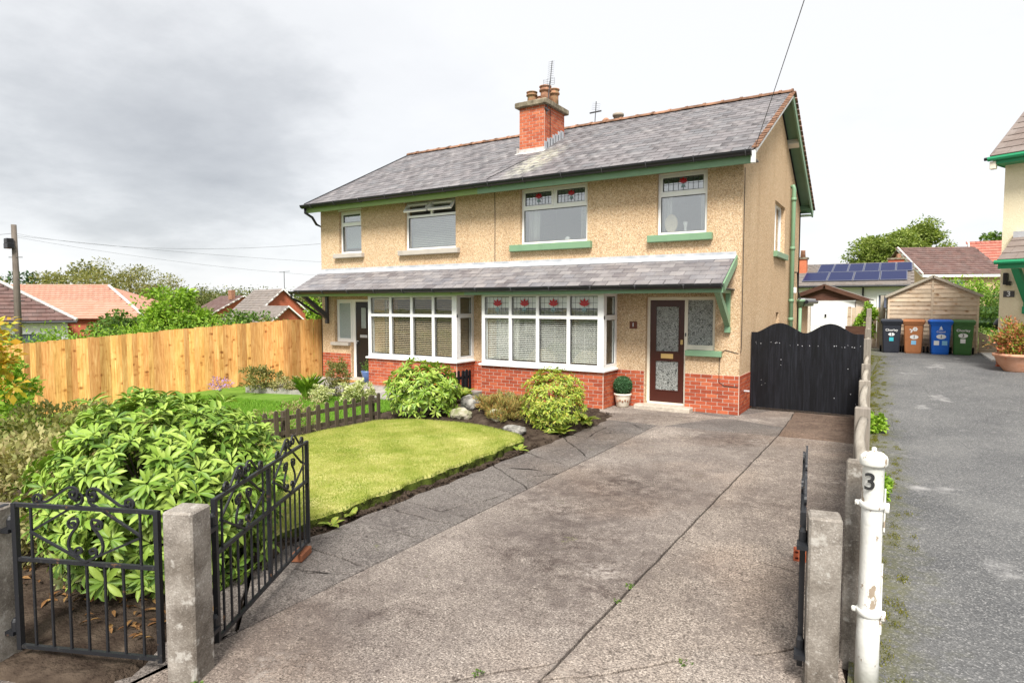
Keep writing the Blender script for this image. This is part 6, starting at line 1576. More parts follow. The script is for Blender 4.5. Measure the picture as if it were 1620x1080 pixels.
# plants of the left house
spiky('grass_clump', 'upright bright green spiky clump in the left front garden', (-11.35, 9.5, 0), 190, .62, 'leaf_hedge', .42, 31, .03)
bush('shrub', 'loose airy shrub by the black front door', 'shrub', (-10.95, 10.0, .50), (.36, .36, .52), 2600, .055, 'leaf_olive', 32, None, -.7, 60, .2, True, LEAF4, LT4, .8, .45)
bush('shrub', 'variegated cream shrub below the left bay window', 'shrub', (-10.05, 9.75, .22), (.50, .35, .25), 1900, .07, 'leaf_variegated', 33, None, -.6, 40, .3)
bush('shrub', 'low variegated shrub next to the spiky clump', 'shrub', (-10.75, 9.35, .18), (.32, .3, .2), 1200, .06, 'leaf_variegated', 34, None, -.6, 30, .3)
bush('flowers', 'purple flowering plants at the foot of the pine fence', 'plant', (-14.2, 9.2, .15), (.30, .3, .2), 260, .05, 'petal_purple', 35, None, -.2, 40, .3)
bush('shrub', 'grey-green straggly shrub along the pine fence', 'shrub', (-13.7, 10.0, .28), (.5, .5, .38), 2000, .07, 'leaf_olive', 36, None, -.6, 50, .3)
bush('shrub', 'dark low shrub beside the flagged path', 'shrub', (-12.9, 10.2, .16), (.55, .35, .22), 1500, .06, 'leaf_cotoneaster', 37, None, -.6, 40, .3)
bush('shrub', 'seeding plant poking through the picket fence', 'plant', (-8.25, 6.6, .36), (.2, .9, .34), 1100, .06, 'leaf_cotoneaster', 38, None, -.8, 40, .2, True, LEAF4, LT4, 1., .35)
t = thing('blue_pot', 'blue glazed pot on the step by the black front door', 'pot', (-12.15, 12.15, .05)); MB().lathe([(.1, 0), (.14, .2), (.16, .28), (.165, .32), (.14, .32), (.13, .2)], (-12.15, 12.15, .05), 16).build('pot', 'blue_glaze', t, True)
g = np.random.default_rng(77); n = 260; P = np.array([-12.15, 12.15, .36]) + g.normal(0, .06, (n, 3)) * np.array([1, 1, 2.2]); stuff_leaves('foliage', t, 'leaf_mid', P, rdir(n), rdir(n), np.full(n, .06), np.full(n, .03))
m = MB(); m.cbox(-13.1, -12.45, 11.75, 12.17, .06, .08, .006); tag(m.build('doormat', 'mat_orange'), 'orange coir doormat in front of the black door', 'doormat')
# left foreground ground cover
bush('cotoneaster', 'mounded bronze and cream ground-cover shrub at the left edge', 'shrub', (-6.75, 2.45, .36), (.95, .9, .56), 11000, .07, 'leaf_cotoneaster', 51, None, -.5, 130, .5, True, LEAF4, LT4, .4, .5)
bush('cotoneaster', 'second mounded pale shrub behind the ground cover by the pine fence', 'shrub', (-9.6, 3.9, .25), (1.9, 1.2, .5), 9000, .08, 'leaf_olive', 52, None, -.5, 100, .5, True, LEAF4, LT4, .4, .5)
bush('shrub', 'leafy yellow-green shrub at the left end of the pine fence', 'shrub', (-15.2, 4.9, .25), (1.0, .8, 1.0), 4200, .12, 'leaf_hedge', 53, None, -.6, 70, .4)
bush('shrub', 'dark evergreen shrub beyond the left end of the pine fence', 'shrub', (-18.7, 5.5, .35), (.9, .7, 1.2), 4200, .11, 'leaf_dark', 54, None, -.8, 60, .3)
tree('golden_sapling', 'golden-leaved young tree at the left edge above the fence', (-10.45, 3.25, 1.45), (.55, .55, .70), (-10.45, 3.25, 0), 1300, .12, 'leaf_yellow', 55, 34, .02, None, .24, .3, .55)
bush('golden_shrub', 'sprig of pale yellow leaves behind the small iron gate bars', 'shrub', (-4.93, 2.02, .28), (.22, .14, .12), 170, .06, 'leaf_variegated', 56, None, -.6, 14, .3, True)
# fallen leaves under the rhododendron
g = np.random.default_rng(5); n = 150; P = np.stack([g.uniform(-5.9, -4.0, n), g.uniform(1.95, 2.6, n), np.full(n, .035)], 1)
V, T = leaves(P, unit(g.normal(size=(n, 3)) * np.array([1, 1, .15])), unit(g.normal(0, .25, (n, 3)) + np.array([0, 0, 1])), np.full(n, .075), np.full(n, .024), LEAF8, LT8)
tag(link('leaf_litter', tris_mesh('leaf_litter', V, T, 'leaf_dead')), 'brown fallen leaves on the soil under the big rhododendron', 'leaves', kind='stuff')
m = MB(); V, T = leaves(np.array([[-4.42, 1.33, .0]]), np.array([[.9, .4, .05]]), np.array([[.1, -.1, 1.]]), np.array([.11]), np.array([.045]), LEAF8, LT8); tag(link('fallen_leaf', tris_mesh('fallen_leaf', V, T, 'leaf_variegated')), 'single pale fallen leaf on the footway by the leftmost post', 'leaf')
# clods and chips on the soil strip
g = np.random.default_rng(15); n = 2600; xx = g.uniform(-8.2, -4.63, n); yy = np.where(g.random(n) < .4, g.uniform(3.6, 8.2, n), g.uniform(8.3, 11.4, n)); xx = np.where(yy < 8.3, g.uniform(-4.72, -4.61, n), xx); s = g.uniform(.006, .022, n)
oct_ = np.array([(1, 0, 0), (-1, 0, 0), (0, 1, 0), (0, -1, 0), (0, 0, 1), (0, 0, -1)], float); ot = np.array([(0, 2, 4), (2, 1, 4), (1, 3, 4), (3, 0, 4), (2, 0, 5), (1, 2, 5), (3, 1, 5), (0, 3, 5)])
V = np.stack([xx, yy, soilz(xx, yy) + .004], 1)[:, None] + oct_[None] * s[:, None, None] * g.uniform(.6, 1.2, (n, 6, 1)); T = ot[None] + (np.arange(n) * 6)[:, None, None]
tag(link('soil_clods', tris_mesh('soil_clods', V.reshape(-1, 3), T.reshape(-1, 3), 'soil')), 'crumbly soil clods and bark chips in the flower bed', 'soil', kind='stuff')
# terracotta bowl by the cream house
t = thing('potted_shrub', 'wide terracotta bowl with a red and green shrub beside the cream house', 'potted plant', (2.30, 18.45, .60))
m = MB(); m.lathe([(.22, 0), (.24, .03), (.36, .2), (.42, .34), (.46, .36), (.46, .42), (.41, .42), (.38, .34)], (2.30, 18.45, .59), 26); m.build('pot', 'terracotta_pot', t, True)
g = np.random.default_rng(66); n = 3400; cc = unit(g.normal(size=(45, 3))) * np.array([.52, .45, .40]) * g.uniform(.3, 1, (45, 1)) + np.array([2.30, 18.45, 1.35]); i = g.integers(0, 45, n); P = cc[i] + g.normal(0, .075, (n, 3)); stuff_leaves('foliage', t, 'leaf_patio', P, unit(P - np.array([2.3, 18.45, 1.1]) + g.normal(0, .25, (n, 3))), unit(g.normal(0, .5, (n, 3)) + np.array([0, -.3, 1])), g.uniform(.05, .11, n), g.uniform(.025, .05, n))
twigs(t, (2.3, 18.45, .95), cc[:9], .012)
# moss cushions creeping from the fence foot over the asphalt
g = np.random.default_rng(31); nc = 420; yc = g.uniform(2.6, 21, nc) ** 1.0; off = np.abs(g.normal(0, .16, nc)) + .01; xc = -.05 - .034 * yc + off
i = g.integers(0, nc, 26000); x = xc[i] + g.normal(0, .022, 26000); y = yc[i] + g.normal(0, .045, 26000); k = x > -.06 - .034 * y; x, y = x[k], y[k]
blades('moss_tufts', np.stack([x, y, hz(x, y) + .001], 1), .016, .007, 'moss_leaf', 'cushions of yellow-green moss along the foot of the post fence')
# ================================================================ beyond the gardens
def courses(parent, o, ux, us, nrow, ncol, poly_in, mat, tw, th=.03, limit=300, name='roof_tile', lap=1.12, amp=.0):
    "roof tiles on a plane: o origin, ux along eave, us up slope (per-course vectors)"
    o, ux, us = Vector(o), Vector(ux).normalized(), Vector(us); g_ = us.length; ud = us.normalized(); nn = ux.cross(ud)
    if nn.z < 0: nn = -nn
    me = MB().box(-.5, .5, 0, g_ * lap, 0, th).mesh(name, mat); k = 0; mats = []
    for r in range(nrow):
        for c in range(ncol):
            u = (c + .5 * (r % 2)) * tw
            p = o + ux * u + us * r
            q = poly_in(u, r * g_ + g_ / 2)
            if not q: continue
            B = Matrix.Identity(4)
            for i, ax_ in enumerate((ux, ud, nn)): B.col[i][:3] = ax_
            mats.append(Matrix.Translation(p + nn * .02) @ B @ Matrix.Rotation(-.11, 4, 'X') @ Matrix.Diagonal((tw * .985, 1, 1, 1)))
    for M in mats[:limit]: link(name, me, parent, M)
    if len(mats) > limit:
        V = np.array([v.co for v in me.vertices]); F = np.array([p.vertices for p in me.polygons]); vs = []; fs = []
        for q, L in enumerate(mats[limit:]): A = np.array(L); vs.append(V @ A[:3, :3].T + A[:3, 3]); fs.append(F + q * len(V))
        tag(link('tiling', tris_mesh('tiling', np.concatenate(vs), np.concatenate(fs), mat), parent), kind='stuff')
def win(H, A, B, z0, z1, n, mat='glass_up'):
    "small window on wall from A to B (xy), outward normal n"
    A, B, n = Vector((*A, 0)), Vector((*B, 0)), Vector((*n, 0)); L = (B - A).length; ang = math.atan2((B - A).y, (B - A).x); M = Matrix.Translation(A + n * .01) @ Matrix.Rotation(ang, 4, 'Z')
    m = MB()
    for a in ((0, L, z1 - .08, z1), (0, L, z0, z0 + .08), (0, .08, z0 + .08, z1 - .08), (L - .08, L, z0 + .08, z1 - .08), (L / 2 - .04, L / 2 + .04, z0 + .08, z1 - .08)): m.box(a[0], a[1], -.06, .05, a[2], a[3], M)
    f = m.build('window', 'upvc', H); 
    for a, b in ((.08, L / 2 - .04), (L / 2 + .04, L - .08)): m = MB(); m.box(a, b, -.01, .03, z0 + .08, z1 - .08, M); m.build('pane', 'solar_frame', f)
# --- left: white bungalow with brown hipped roof (front eave faces the camera)
Hb = thing('bungalow', 'white bungalow with a dark brown hipped tiled roof beyond the fence', 'house', (-39, 17, -1.1))
a = R(71); du = Vector((math.cos(a), math.sin(a), 0)); dn = Vector((-math.sin(a), math.cos(a), 0))   # eave direction and depth direction
ER = Vector((-33.6, 14.45, 1.36)); rise = 3.0; run = 4.6
m = MB(); c = [ER - du * .35 + dn * .35, ER - du * 13 + dn * .35, ER - du * 13 + dn * 8.8, ER - du * .35 + dn * 8.8]
m.add([(p.x, p.y, -1.3) for p in c] + [(p.x, p.y, 1.33) for p in c], [(0, 1, 5, 4), (1, 2, 6, 5), (2, 3, 7, 6), (3, 0, 4, 7)]); m.build('wall', 'white_paint', Hb)
m = MB(); up_ = Vector((0, 0, 1)); p0, p1, p2, p3 = ER, ER - du * 13.4, ER - du * 13.4 + dn * 9.2, ER + dn * 9.2; r0, r1 = ER - du * 4.6 + dn * 4.6 + up_ * rise, ER - du * 13.4 + dn * 4.6 + up_ * rise
m.add([p0, p1, p2, p3, r0, r1], [(1, 0, 4, 5), (0, 3, 4), (3, 2, 5, 4), (1, 5, 2), (0, 1, 2, 3)]); rf = m.build('roof', 'tile_brown', Hb)
sl_ = math.hypot(rise, run); nr = 17; us = (dn * run + up_ * rise) / nr
courses(rf, p1, du, us, nr, 40, lambda u, s: u < 13.4 - s / sl_ * 4.6 - .05, 'tile_brown', .335, .045, 300)
hd = (r0 - p0); 
for i in range(14): q = p0 + hd * (i / 14); m = MB(); m.tube([q + up_ * .05, q + hd / 14.2 + up_ * .05], .085, 6); m.build('hip_tile', 'cement_fillet', rf)
MB().tube([p1 + up_ * -.05 - dn * .05, p0 + up_ * -.05 - dn * .05], .06, 6).build('gutter', 'dark_metal', Hb)
w0 = ER - du * 1.25 + dn * .35; w1 = ER - du * 3.1 + dn * .35; win(Hb, (w1.x, w1.y), (w0.x, w0.y), -.35, .85, (-dn.x, -dn.y))
q = ER - du * 5.6 + dn * 4.2; chm = MB().box(q.x - .5, q.x + .5, q.y - .35, q.y + .35, 2.8, 5.0).build('chimney', 'brickwork_far', Hb); MB().box(q.x - .58, q.x + .58, q.y - .43, q.y + .43, 5.0, 5.14).build('chimney_cap', 'cap_stone', chm); MB().lathe([(.16, 0), (.14, .45), (.17, .5), (.17, .55)], (q.x, q.y, 5.14), 12).build('chimney_pot', 'terracotta', chm, True)
m = MB(); m.tube([(q.x + .4, q.y, 5.0), (q.x + .45, q.y, 6.6), (q.x - .9, q.y - .3, 6.7)], .02, 5); m.build('aerial', 'dark_metal', chm)
# --- orange bungalow behind it
Ho = thing('bungalow', 'bungalow with a bright orange hipped tiled roof behind the white one', 'house', (-40, 21, -1.1))
ER = Vector((-37.0, 19.5, 1.30)); rise = 2.0; run = 4.0
a = math.atan2(2.1, 3.3); du = Vector((math.cos(a), math.sin(a), 0)); dn = Vector((-math.sin(a), math.cos(a), 0))
p0, p1, p2, p3 = ER, ER - du * 14, ER - du * 14 + dn * 8, ER + dn * 8; r0, r1 = ER - du * 4.6 + dn * 4.0 + up_ * rise, ER - du * 14 + dn * 4.0 + up_ * rise
m = MB(); m.add([p0, p1, p2, p3, r0, r1], [(1, 0, 4, 5), (0, 3, 4), (3, 2, 5, 4), (1, 5, 2), (0, 1, 2, 3)]); rf = m.build('roof', 'tile_orange', Ho)
nr = 15; us = (dn * run + up_ * rise) / nr; sl_ = math.hypot(rise, run)
courses(rf, p1, du, us, nr, 42, lambda u, s: u < 14 - s / sl_ * 4.6 - .05, 'tile_orange', .335, .045, 300)
hd = (r0 - p0)
for i in range(13): q = p0 + hd * (i / 13); m = MB(); m.tube([q + up_ * .05, q + hd / 13.2 + up_ * .05], .09, 6); m.build('hip_tile', 'cement_fillet', rf)
for i in range(24): q = r0 + (r1 - r0) * (i / 24); m = MB(); m.tube([q + up_ * .03, q + (r1 - r0) / 24.3 + up_ * .03], .1, 6); m.build('ridge_tile', 'tile_orange', rf)
m = MB(); c = [p0 - du * .3 + dn * .3, p1 + dn * .3, p2, p3 - du * .3 - dn * .3]; m.add([(p.x, p.y, -1.3) for p in c] + [(p.x, p.y, 1.28) for p in c], [(0, 1, 5, 4), (1, 2, 6, 5), (2, 3, 7, 6), (3, 0, 4, 7)]); m.build('wall', 'brickwork_far', Ho)
# --- red-brick gabled houses in the middle distance
def gabled(name, lab, G0, Gd, half, zE, zA, depth, wall, tile, zb=-1.2, nrow=14, trim='white_paint', over=.25):
    "gable centre G0 (xy), Gd unit vector along the gable; the house extends to the left/back of it"
    H = thing(name, lab, 'house', (G0[0], G0[1], zb)); g0 = Vector((*G0, 0)); gd = Vector((*Gd, 0)).normalized(); bd = Vector((-gd.y, gd.x, 0))
    A, B = g0 - gd * half, g0 + gd * half
    m = MB(); c = [A, B, B + bd * depth, A + bd * depth]; m.add([(p.x, p.y, zb) for p in c] + [(p.x, p.y, zE) for p in c] + [(g0.x, g0.y, zA), ((g0 + bd * depth).x, (g0 + bd * depth).y, zA)], [(0, 1, 5, 8, 4), (1, 2, 6, 5), (2, 3, 7, 9, 6), (3, 0, 4, 7)]); m.build('wall', wall, H)
    up = Vector((0, 0, 1)); k = over / half
    for s, nm in ((-1, 'roof'), (1, 'roof')):
        E0 = g0 + gd * s * (half + over) + up * (zE - (zA - zE) * k); R0 = g0 + up * zA; f = -bd * over
        m = MB(); th = up * .09
        m.add([E0 + f, R0 + f, R0 + bd * (depth + over), E0 + bd * (depth + over), E0 + f + th, R0 + f + th, R0 + bd * (depth + over) + th, E0 + bd * (depth + over) + th], [(0, 1, 2, 3), (7, 6, 5, 4), (0, 4, 5, 1), (1, 5, 6, 2), (2, 6, 7, 3), (3, 7, 4, 0)]); rf = m.build(nm, tile, H)
        us = (R0 - E0) / nrow
        if s < 0: courses(rf, E0 + f + th * .6, bd, us, nrow, int((depth + 2 * over) / .34), lambda u, q: True, tile, .34, .04, 300)
        m = MB(); m.add([E0 + f * 1.06, R0 + f * 1.06, R0 + f * 1.06 + th * 1.3, E0 + f * 1.06 + th * 1.3, E0 + f * .8, R0 + f * .8, R0 + f * .8 + th * 1.3, E0 + f * .8 + th * 1.3], [(0, 1, 2, 3), (7, 6, 5, 4), (3, 2, 6, 7), (0, 4, 5, 1), (1, 5, 6, 2), (3, 7, 4, 0)]); m.build('bargeboard', trim, H)
    return H
gabled('brick_house', 'red-brick house with grey tiled roof and gable end beyond the fence', (-38.7, 30.2), (.25, .97), 2.5, .95, 3.2, 5, 'brickwork_far', 'tile_grey')
gabled('brick_garage', 'small red-brick garage with grey gabled roof in front of the brick house', (-35.0, 27.7), (.25, .97), 1.15, .95, 1.95, 4, 'brickwork_far', 'tile_grey')
Hd = gabled('far_house', 'distant house with dark grey roof among the trees', (-53.0, 37.0), (.25, .97), 3.0, 1.2, 2.9, 6, 'brickwork_far', 'tile_brown')
m = MB(); m.box(-54.5, -54.0, 36.4, 36.8, 2.6, 3.5); tag(m, None) if False else m.build('chimney', 'terracotta', Hd)
m = MB(); m.tube([(-39.2, 30.8, 3.3), (-39.2, 30.8, 4.6)], .025, 5); m.tube([(-39.5, 30.6, 4.55), (-38.8, 31.0, 4.6)], .015, 4); tag(m.build('tv_aerial', 'dark_metal'), 'thin television aerial on the red-brick house gable', 'aerial')
# --- telegraph pole and wires
tp = thing('telegraph_pole', 'wooden telegraph pole with black boxes near the top at the left', 'pole', (-31.3, 11.25, -1.1))
MB().tube([(-31.3, 11.25, -1.3), (-31.38, 11.3, 2.5), (-31.47, 11.33, 5.45)], [.14, .12, .095], 10).build('pole', 'pole_wood', tp, True)
for dz, s in ((4.75, .16), (4.55, .2)): MB().cbox(-31.45 - s, -31.45 + s, 11.0, 11.25, dz - .1, dz + .12, .02).build('junction_box', 'black_pvc', tp)
for k in range(4): MB().tube([(-31.6, 11.15, 4.1 - k * .9), (-31.1, 11.45, 4.1 - k * .9)], .016, 5).build('step_iron', 'dark_metal', tp)
def wire(lab, A, B, sag, r=.012):
    A, B = Vector(A), Vector(B); m = MB(); m.tube([A.lerp(B, t) - Vector((0, 0, sag * 4 * t * (1 - t))) for t in np.linspace(0, 1, 18)], r, 4); tag(m.build('telephone_wire', 'dark_metal'), lab, 'wire')
wire('overhead wire from the telegraph pole, highest of those running right', (-31.47, 11.33, 5.1), (-14.4, 12.6, 3.9), .35, .0035)
wire('overhead wire from the telegraph pole, middle of those running right', (-31.47, 11.33, 5.0), (-30, 45, 5.6), .5, .005)
wire('overhead wire from the telegraph pole, lowest of those running right', (-31.47, 11.33, 4.95), (-20.0, 30, 3.6), .6, .004)
wire('overhead wire from the telegraph pole leaving the left edge', (-31.47, 11.33, 5.1), (-52, 6, 6.2), .5, .007)
wire('thin telephone wire rising from the right eaves into the sky', (-2.36, 12.2, 5.02), (.54, 2.6, 6.2), .05, .0055)
# --- hedge and trees on the left
def hedge(lab, pts, hh, wd, n, size, mat, seed, group=None, name='hedge'):
    t = thing(name, lab, 'hedge', pts[0], group); g = np.random.default_rng(seed); P = []
    seg = np.array(pts, float); L = np.linalg.norm(np.diff(seg, axis=0), axis=1); cum = np.concatenate([[0], np.cumsum(L)])
    nc = 160; s = g.uniform(0, cum[-1], nc); base = np.stack([np.interp(s, cum, seg[:, k]) for k in range(3)], 1)
    h = g.random(nc) ** .6 * hh; base += np.stack([g.normal(0, wd * .4, nc), g.normal(0, wd * .4, nc), h + g.normal(0, .05, nc)], 1)
    i = g.integers(0, nc, n); P = base[i] + g.normal(0, .17, (n, 3)); stuff_leaves('foliage', t, mat, P, unit(g.normal(size=(n, 3)) + np.array([0, 0, .6])), unit(g.normal(0, .6, (n, 3)) + np.array([0, 0, 1])), size * g.uniform(.5, 1.2, n), size * g.uniform(.25, .5, n))
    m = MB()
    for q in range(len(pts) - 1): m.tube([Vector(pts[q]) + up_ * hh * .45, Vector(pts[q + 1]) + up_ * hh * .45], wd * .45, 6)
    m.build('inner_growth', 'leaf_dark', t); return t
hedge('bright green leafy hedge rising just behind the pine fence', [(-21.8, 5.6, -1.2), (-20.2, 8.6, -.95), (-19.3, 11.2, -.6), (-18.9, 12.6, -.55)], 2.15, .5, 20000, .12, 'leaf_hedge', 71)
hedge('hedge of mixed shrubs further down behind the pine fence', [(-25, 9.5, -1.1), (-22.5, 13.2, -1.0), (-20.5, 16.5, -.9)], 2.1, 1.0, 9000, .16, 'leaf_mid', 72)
tree('shrub_tree', 'bright green bushy tree in the middle behind the pine fence', (-26.2, 14.9, 1.5), (1.5, 1.5, 1.35), (-26.2, 14.9, -1.1), 8000, .17, 'leaf_hedge', 73, 80, .08, 'small trees behind the fence')
tree('shrub_tree', 'dark green bush left of the bright bushy tree', (-28.6, 14.2, .6), (1.6, 1.6, 1.2), (-28.6, 14.2, -1.1), 6000, .18, 'leaf_mid', 74, 70, .08, 'small trees behind the fence')
tree('shrub_tree', 'mottled olive shrub in front of the red-brick house', (-26.0, 17.6, .75), (2.2, 1.9, 1.15), (-26.0, 17.6, -1.1), 7000, .17, 'leaf_mid', 75, 90, .08, 'small trees behind the fence')
tree('shrub_tree', 'sparse flowering shrub in front of the brick garage', (-23.5, 18.2, .6), (1.2, 1.2, 1.0), (-23.5, 18.2, -1.1), 2200, .13, 'leaf_olive', 76, 50, .06, 'small trees behind the fence')
tree('conifer', 'lime-green conifer between the fence and the left house', (-16.3, 13.9, 1.0), (.36, .45, 1.45), (-16.3, 13.9, -.4), 4500, .13, 'leaf_hedge', 77, 80, .08)
tree('birch_tree', 'loose olive-green birch tree with thin see-through top', (-50.5, 25.5, 2.0), (3.9, 3.6, 3.5), (-50.5, 25.5, -1.1), 14000, .17, 'leaf_olive', 78, 110, .16)
tree('birch_tree', 'thin airy birch top to the right of the loose olive tree', (-47.0, 25.6, 2.2), (2.0, 2.0, 2.2), (-47, 25.6, -1.1), 2600, .16, 'leaf_olive', 79, 60, .10)
tree('broadleaf_tree', 'rounded olive tree behind the orange roof', (-61, 26.5, 2.2), (5.0, 4.0, 3.2), (-61, 26.5, -1.1), 12000, .26, 'leaf_olive', 80, 90, .2)
tree('broadleaf_tree', 'dark small tree behind the white bungalow chimney', (-66, 24.0, 2.6), (2.0, 2.0, 2.4), (-66, 24.0, -1.1), 3000, .28, 'leaf_dark', 81, 50, .15)
tree('broadleaf_tree', 'pale tree at the left behind the bungalow roof', (-72, 24.0, 2.2), (3.2, 3.2, 2.2), (-72, 24.0, -1.1), 3000, .32, 'leaf_olive', 82, 50, .15)
t = thing('woodland', 'distant olive-green woodland along the skyline left of the houses', 'wood', (-85, 60, -1.1)); t['kind'] = 'stuff'
g = np.random.default_rng(83); nc = 420; s = g.random(nc); A_, B_ = np.array([-120., 46, 0]), np.array([-62., 90, 0]); base = A_ + (B_ - A_) * s[:, None] + g.normal(0, 3, (nc, 3)) * np.array([1, 1, 0]); base[:, 2] = g.uniform(-1, 1, nc) * 1.9 + 1.6 + .6 * np.sin(s * 21) + .5 * np.sin(s * 47 + 1)
n = 100000; i = g.integers(0, nc, n); P = base[i] + g.normal(0, .95, (n, 3)) * np.array([1, 1, .7])
o = stuff_leaves('crowns', t, 'leaf_wood', P, unit(g.normal(size=(n, 3))), unit(g.normal(0, .5, (n, 3)) + np.array([0, 0, 1])), g.uniform(.2, .5, n), g.uniform(.12, .3, n))
m = MB()
for k in range(40): q = base[g.integers(0, nc)]; m.tube([(q[0], q[1], -1.2), (q[0], q[1], q[2])], .16, 5)
tag(m.build('trunks', 'trunk', t), kind='stuff')
# --- right-hand background
ga = thing('garage', 'white-doored prefabricated garage with brown gable behind the black gates', 'garage', (-3, 33, .5))
gy0 = 32.2; m = MB(); m.box(-4.75, -3.62, gy0, gy0 + .2, .3, 2.32); m.box(-1.76, -1.36, gy0, gy0 + .2, .3, 2.32); m.box(-1.56, -1.36, gy0 + .2, 37, .3, 2.3); m.box(-4.75, -4.55, gy0 + .2, 37, .3, 2.3); m.box(-4.75, -1.36, 36.9, 37.1, .3, 2.3); m.build('wall', 'garage_pebble', ga)
m = MB(); m.yprism([(-4.75, 2.321), (-1.36, 2.321), (-1.36, 2.36), (-3.05, 2.98), (-4.75, 2.36)], gy0 + .02, gy0 + .15); m.build('gable_panel', 'brown_fascia', ga)
for s in (-1, 1):
    M = Matrix.Translation((-3.05, 0, 3.04)) @ Matrix.Rotation(s * math.atan2(.64, 1.7), 4, 'Y'); MB().box(0, s * 1.95, gy0 - .15, 37.2, -.02, .03, M).build('roof', 'tile_grey', ga); MB().box(0, s * 1.96, gy0 - .18, gy0 - .13, -.15, .034, M).build('bargeboard', 'brown_fascia', ga)
gd = MB().box(-3.60, -1.78, gy0 + .05, gy0 + .1, .3, 2.30).build('garage_door', 'upvc', ga)
for k in range(5): MB().cbox(-3.58, -1.80, gy0 + .035, gy0 + .055, .36 + k * .39, .36 + k * .39 + .36, .012).build('door_panel', 'upvc', gd)
MB().cbox(-3.02, -2.94, gy0 + .0, gy0 + .04, 1.55, 1.70, .01).build('door_handle', 'black_pvc', gd); m = MB(); m.box(-1.775, -1.765, gy0 - .01, gy0 + .04, .3, 2.3); m.build('door_trim', 'brown_fascia', ga)
# low rear outbuilding of our house
ob = thing('outbuilding', 'low pebbledashed outbuilding with flat roof behind the house corner', 'outbuilding', (-3.4, 21.6, .3))
MB().box(-4.6, -2.66, 20.45, 23.0, .2, 2.22).build('wall', 'pebbledash', ob); MB().box(-4.7, -2.45, 20.43, 23.2, 2.23, 2.33).build('roof', 'lead_flashing', ob); MB().tube([(-2.42, 20.5, 2.22), (-2.42, 23.2, 2.22)], .06, 8).build('gutter', 'black_pvc', ob); MB().box(-2.66, -2.50, 20.8, 23.1, 2.09, 2.2).build('fascia', 'green_paint', ob)
# bungalow with solar panels
sb_ = thing('solar_bungalow', 'white bungalow with blue solar panels across its tiled roof', 'house', (-3, 46, .6))
X0, X1, Y0, Z0, Y1, Z1 = -8.5, .55, 40.6, 3.20, 46.0, 4.75
MB().box(X0 + .3, X1 - .3, Y0 + .45, 50.6, .5, 3.2).build('wall', 'white_paint', sb_)
m = MB(); m.xprism([(Y0, Z0), (2 * Y1 - Y0, Z0), (Y1, Z1)], X0, X1); rf = m.build('roof', 'tile_grey', sb_)
us = Vector((0, Y1 - Y0, Z1 - Z0)) / 15; courses(rf, (X0, Y0, Z0), (1, 0, 0), us, 15, 27, lambda u, s: True, 'tile_grey', .335, .05, 300)
pa = math.atan2(Z1 - Z0, Y1 - Y0); M = Matrix.Translation((0, Y0, Z0)) @ Matrix.Rotation(pa, 4, 'X')
def panel(x0, x1, s0, s1):
    t = MB().cbox(x0, x1, s0, s1, .10, .15, .01, M).build('solar_panel', 'solar_frame', sb_); m = MB(); k = 3
    m.box(x0 + .04, x1 - .04, s0 + .04, s1 - .04, .151, .154, M); m.build('cells', 'solar_cell', t)
for i in range(6): panel(-4.55 + i * .84 - .0, -4.55 + (i + 1) * .84 - .02, 2.9, 5.0)
for i in range(4): panel(-5.15 + i * 1.35, -5.15 + (i + 1) * 1.35 - .03, .75, 2.8)
MB().tube([(X0, Y0 - .06, Z0 - .03), (X1, Y0 - .06, Z0 - .03)], .07, 6).build('gutter', 'black_pvc', sb_); MB().tube([(-1.9, Y0 + .35, 3.1), (-1.9, Y0 + .35, .6)], .05, 6).build('downpipe', 'black_pvc', sb_)
win(sb_, (-1.2, Y0 + .45), (.1, Y0 + .45), 1.8, 2.75, (0, -1))
cc_ = MB().box(-5.75, -5.2, 43.6, 44.2, 3.9, 5.0).build('chimney', 'brick_chimney', sb_); MB().box(-5.82, -5.13, 43.53, 44.27, 5.0, 5.12).build('chimney_cap', 'cap_stone', cc_); MB().lathe([(.16, 0), (.13, .4), (.15, .45)], (-5.45, 43.9, 5.12), 12).build('chimney_pot', 'terracotta', cc_, True)
# far houses on the right
def ridge_house(lab, x0, x1, y0, z0, y1, z1, tile, wall, hip=0, nrow=13):
    H = thing('far_house', lab, 'house', (x0, y0, .6)); m = MB(); m.box(x0 + .3, x1, y0 + .4, 2 * y1 - y0 - .4, .5, z0 + .02)
    m.add([(x0 + .3, y0 + .4, z0), (x0 + .3, 2 * y1 - y0 - .4, z0), (x0 + .3, y1, z1 - .12)], [(2, 1, 0)]); m.build('wall', wall, H)
    m = MB(); t_ = .1; m.xprism([(y0, z0 - t_), (y1, z1 - t_), (2 * y1 - y0, z0 - t_), (2 * y1 - y0, z0), (y1, z1), (y0, z0)][::-1], x0, x1); rf = m.build('roof', tile, H)
    courses(rf, (x0, y0, z0), (1, 0, 0), Vector((0, y1 - y0, z1 - z0)) / nrow, nrow, int((x1 - x0) / .34), lambda u, s: True, tile, .34, .05, 300)
    a = math.atan2(z1 - z0, y1 - y0); L = math.hypot(z1 - z0, y1 - y0)
    MB().box(x0 - .04, x0 + .06, 0, L, -.2, .10, Matrix.Translation((0, y0, z0)) @ Matrix.Rotation(a, 4, 'X')).build('bargeboard', 'white_paint', H); MB().box(x0, x1, y0 - .03, y0, z0 - .22, z0 - .02).build('fascia', 'white_paint', H); return H
Hf = ridge_house('far brick-yellow house with dark brown roof and white verge behind the shed', 1.35, 7.5, 60.6, 4.55, 65.5, 7.1, 'tile_brown', 'pebbledash')
Hf.rotation_euler.z = R(22)
win(Hf, (3.0, 61.0), (4.6, 61.0), 2.9, 4.1, (0, -1))
Hr = ridge_house('far house with red tiled roof behind the dark brown one', 4.9, 14, 63.8, 4.4, 70.0, 7.75, 'tile_red', 'pebbledash')
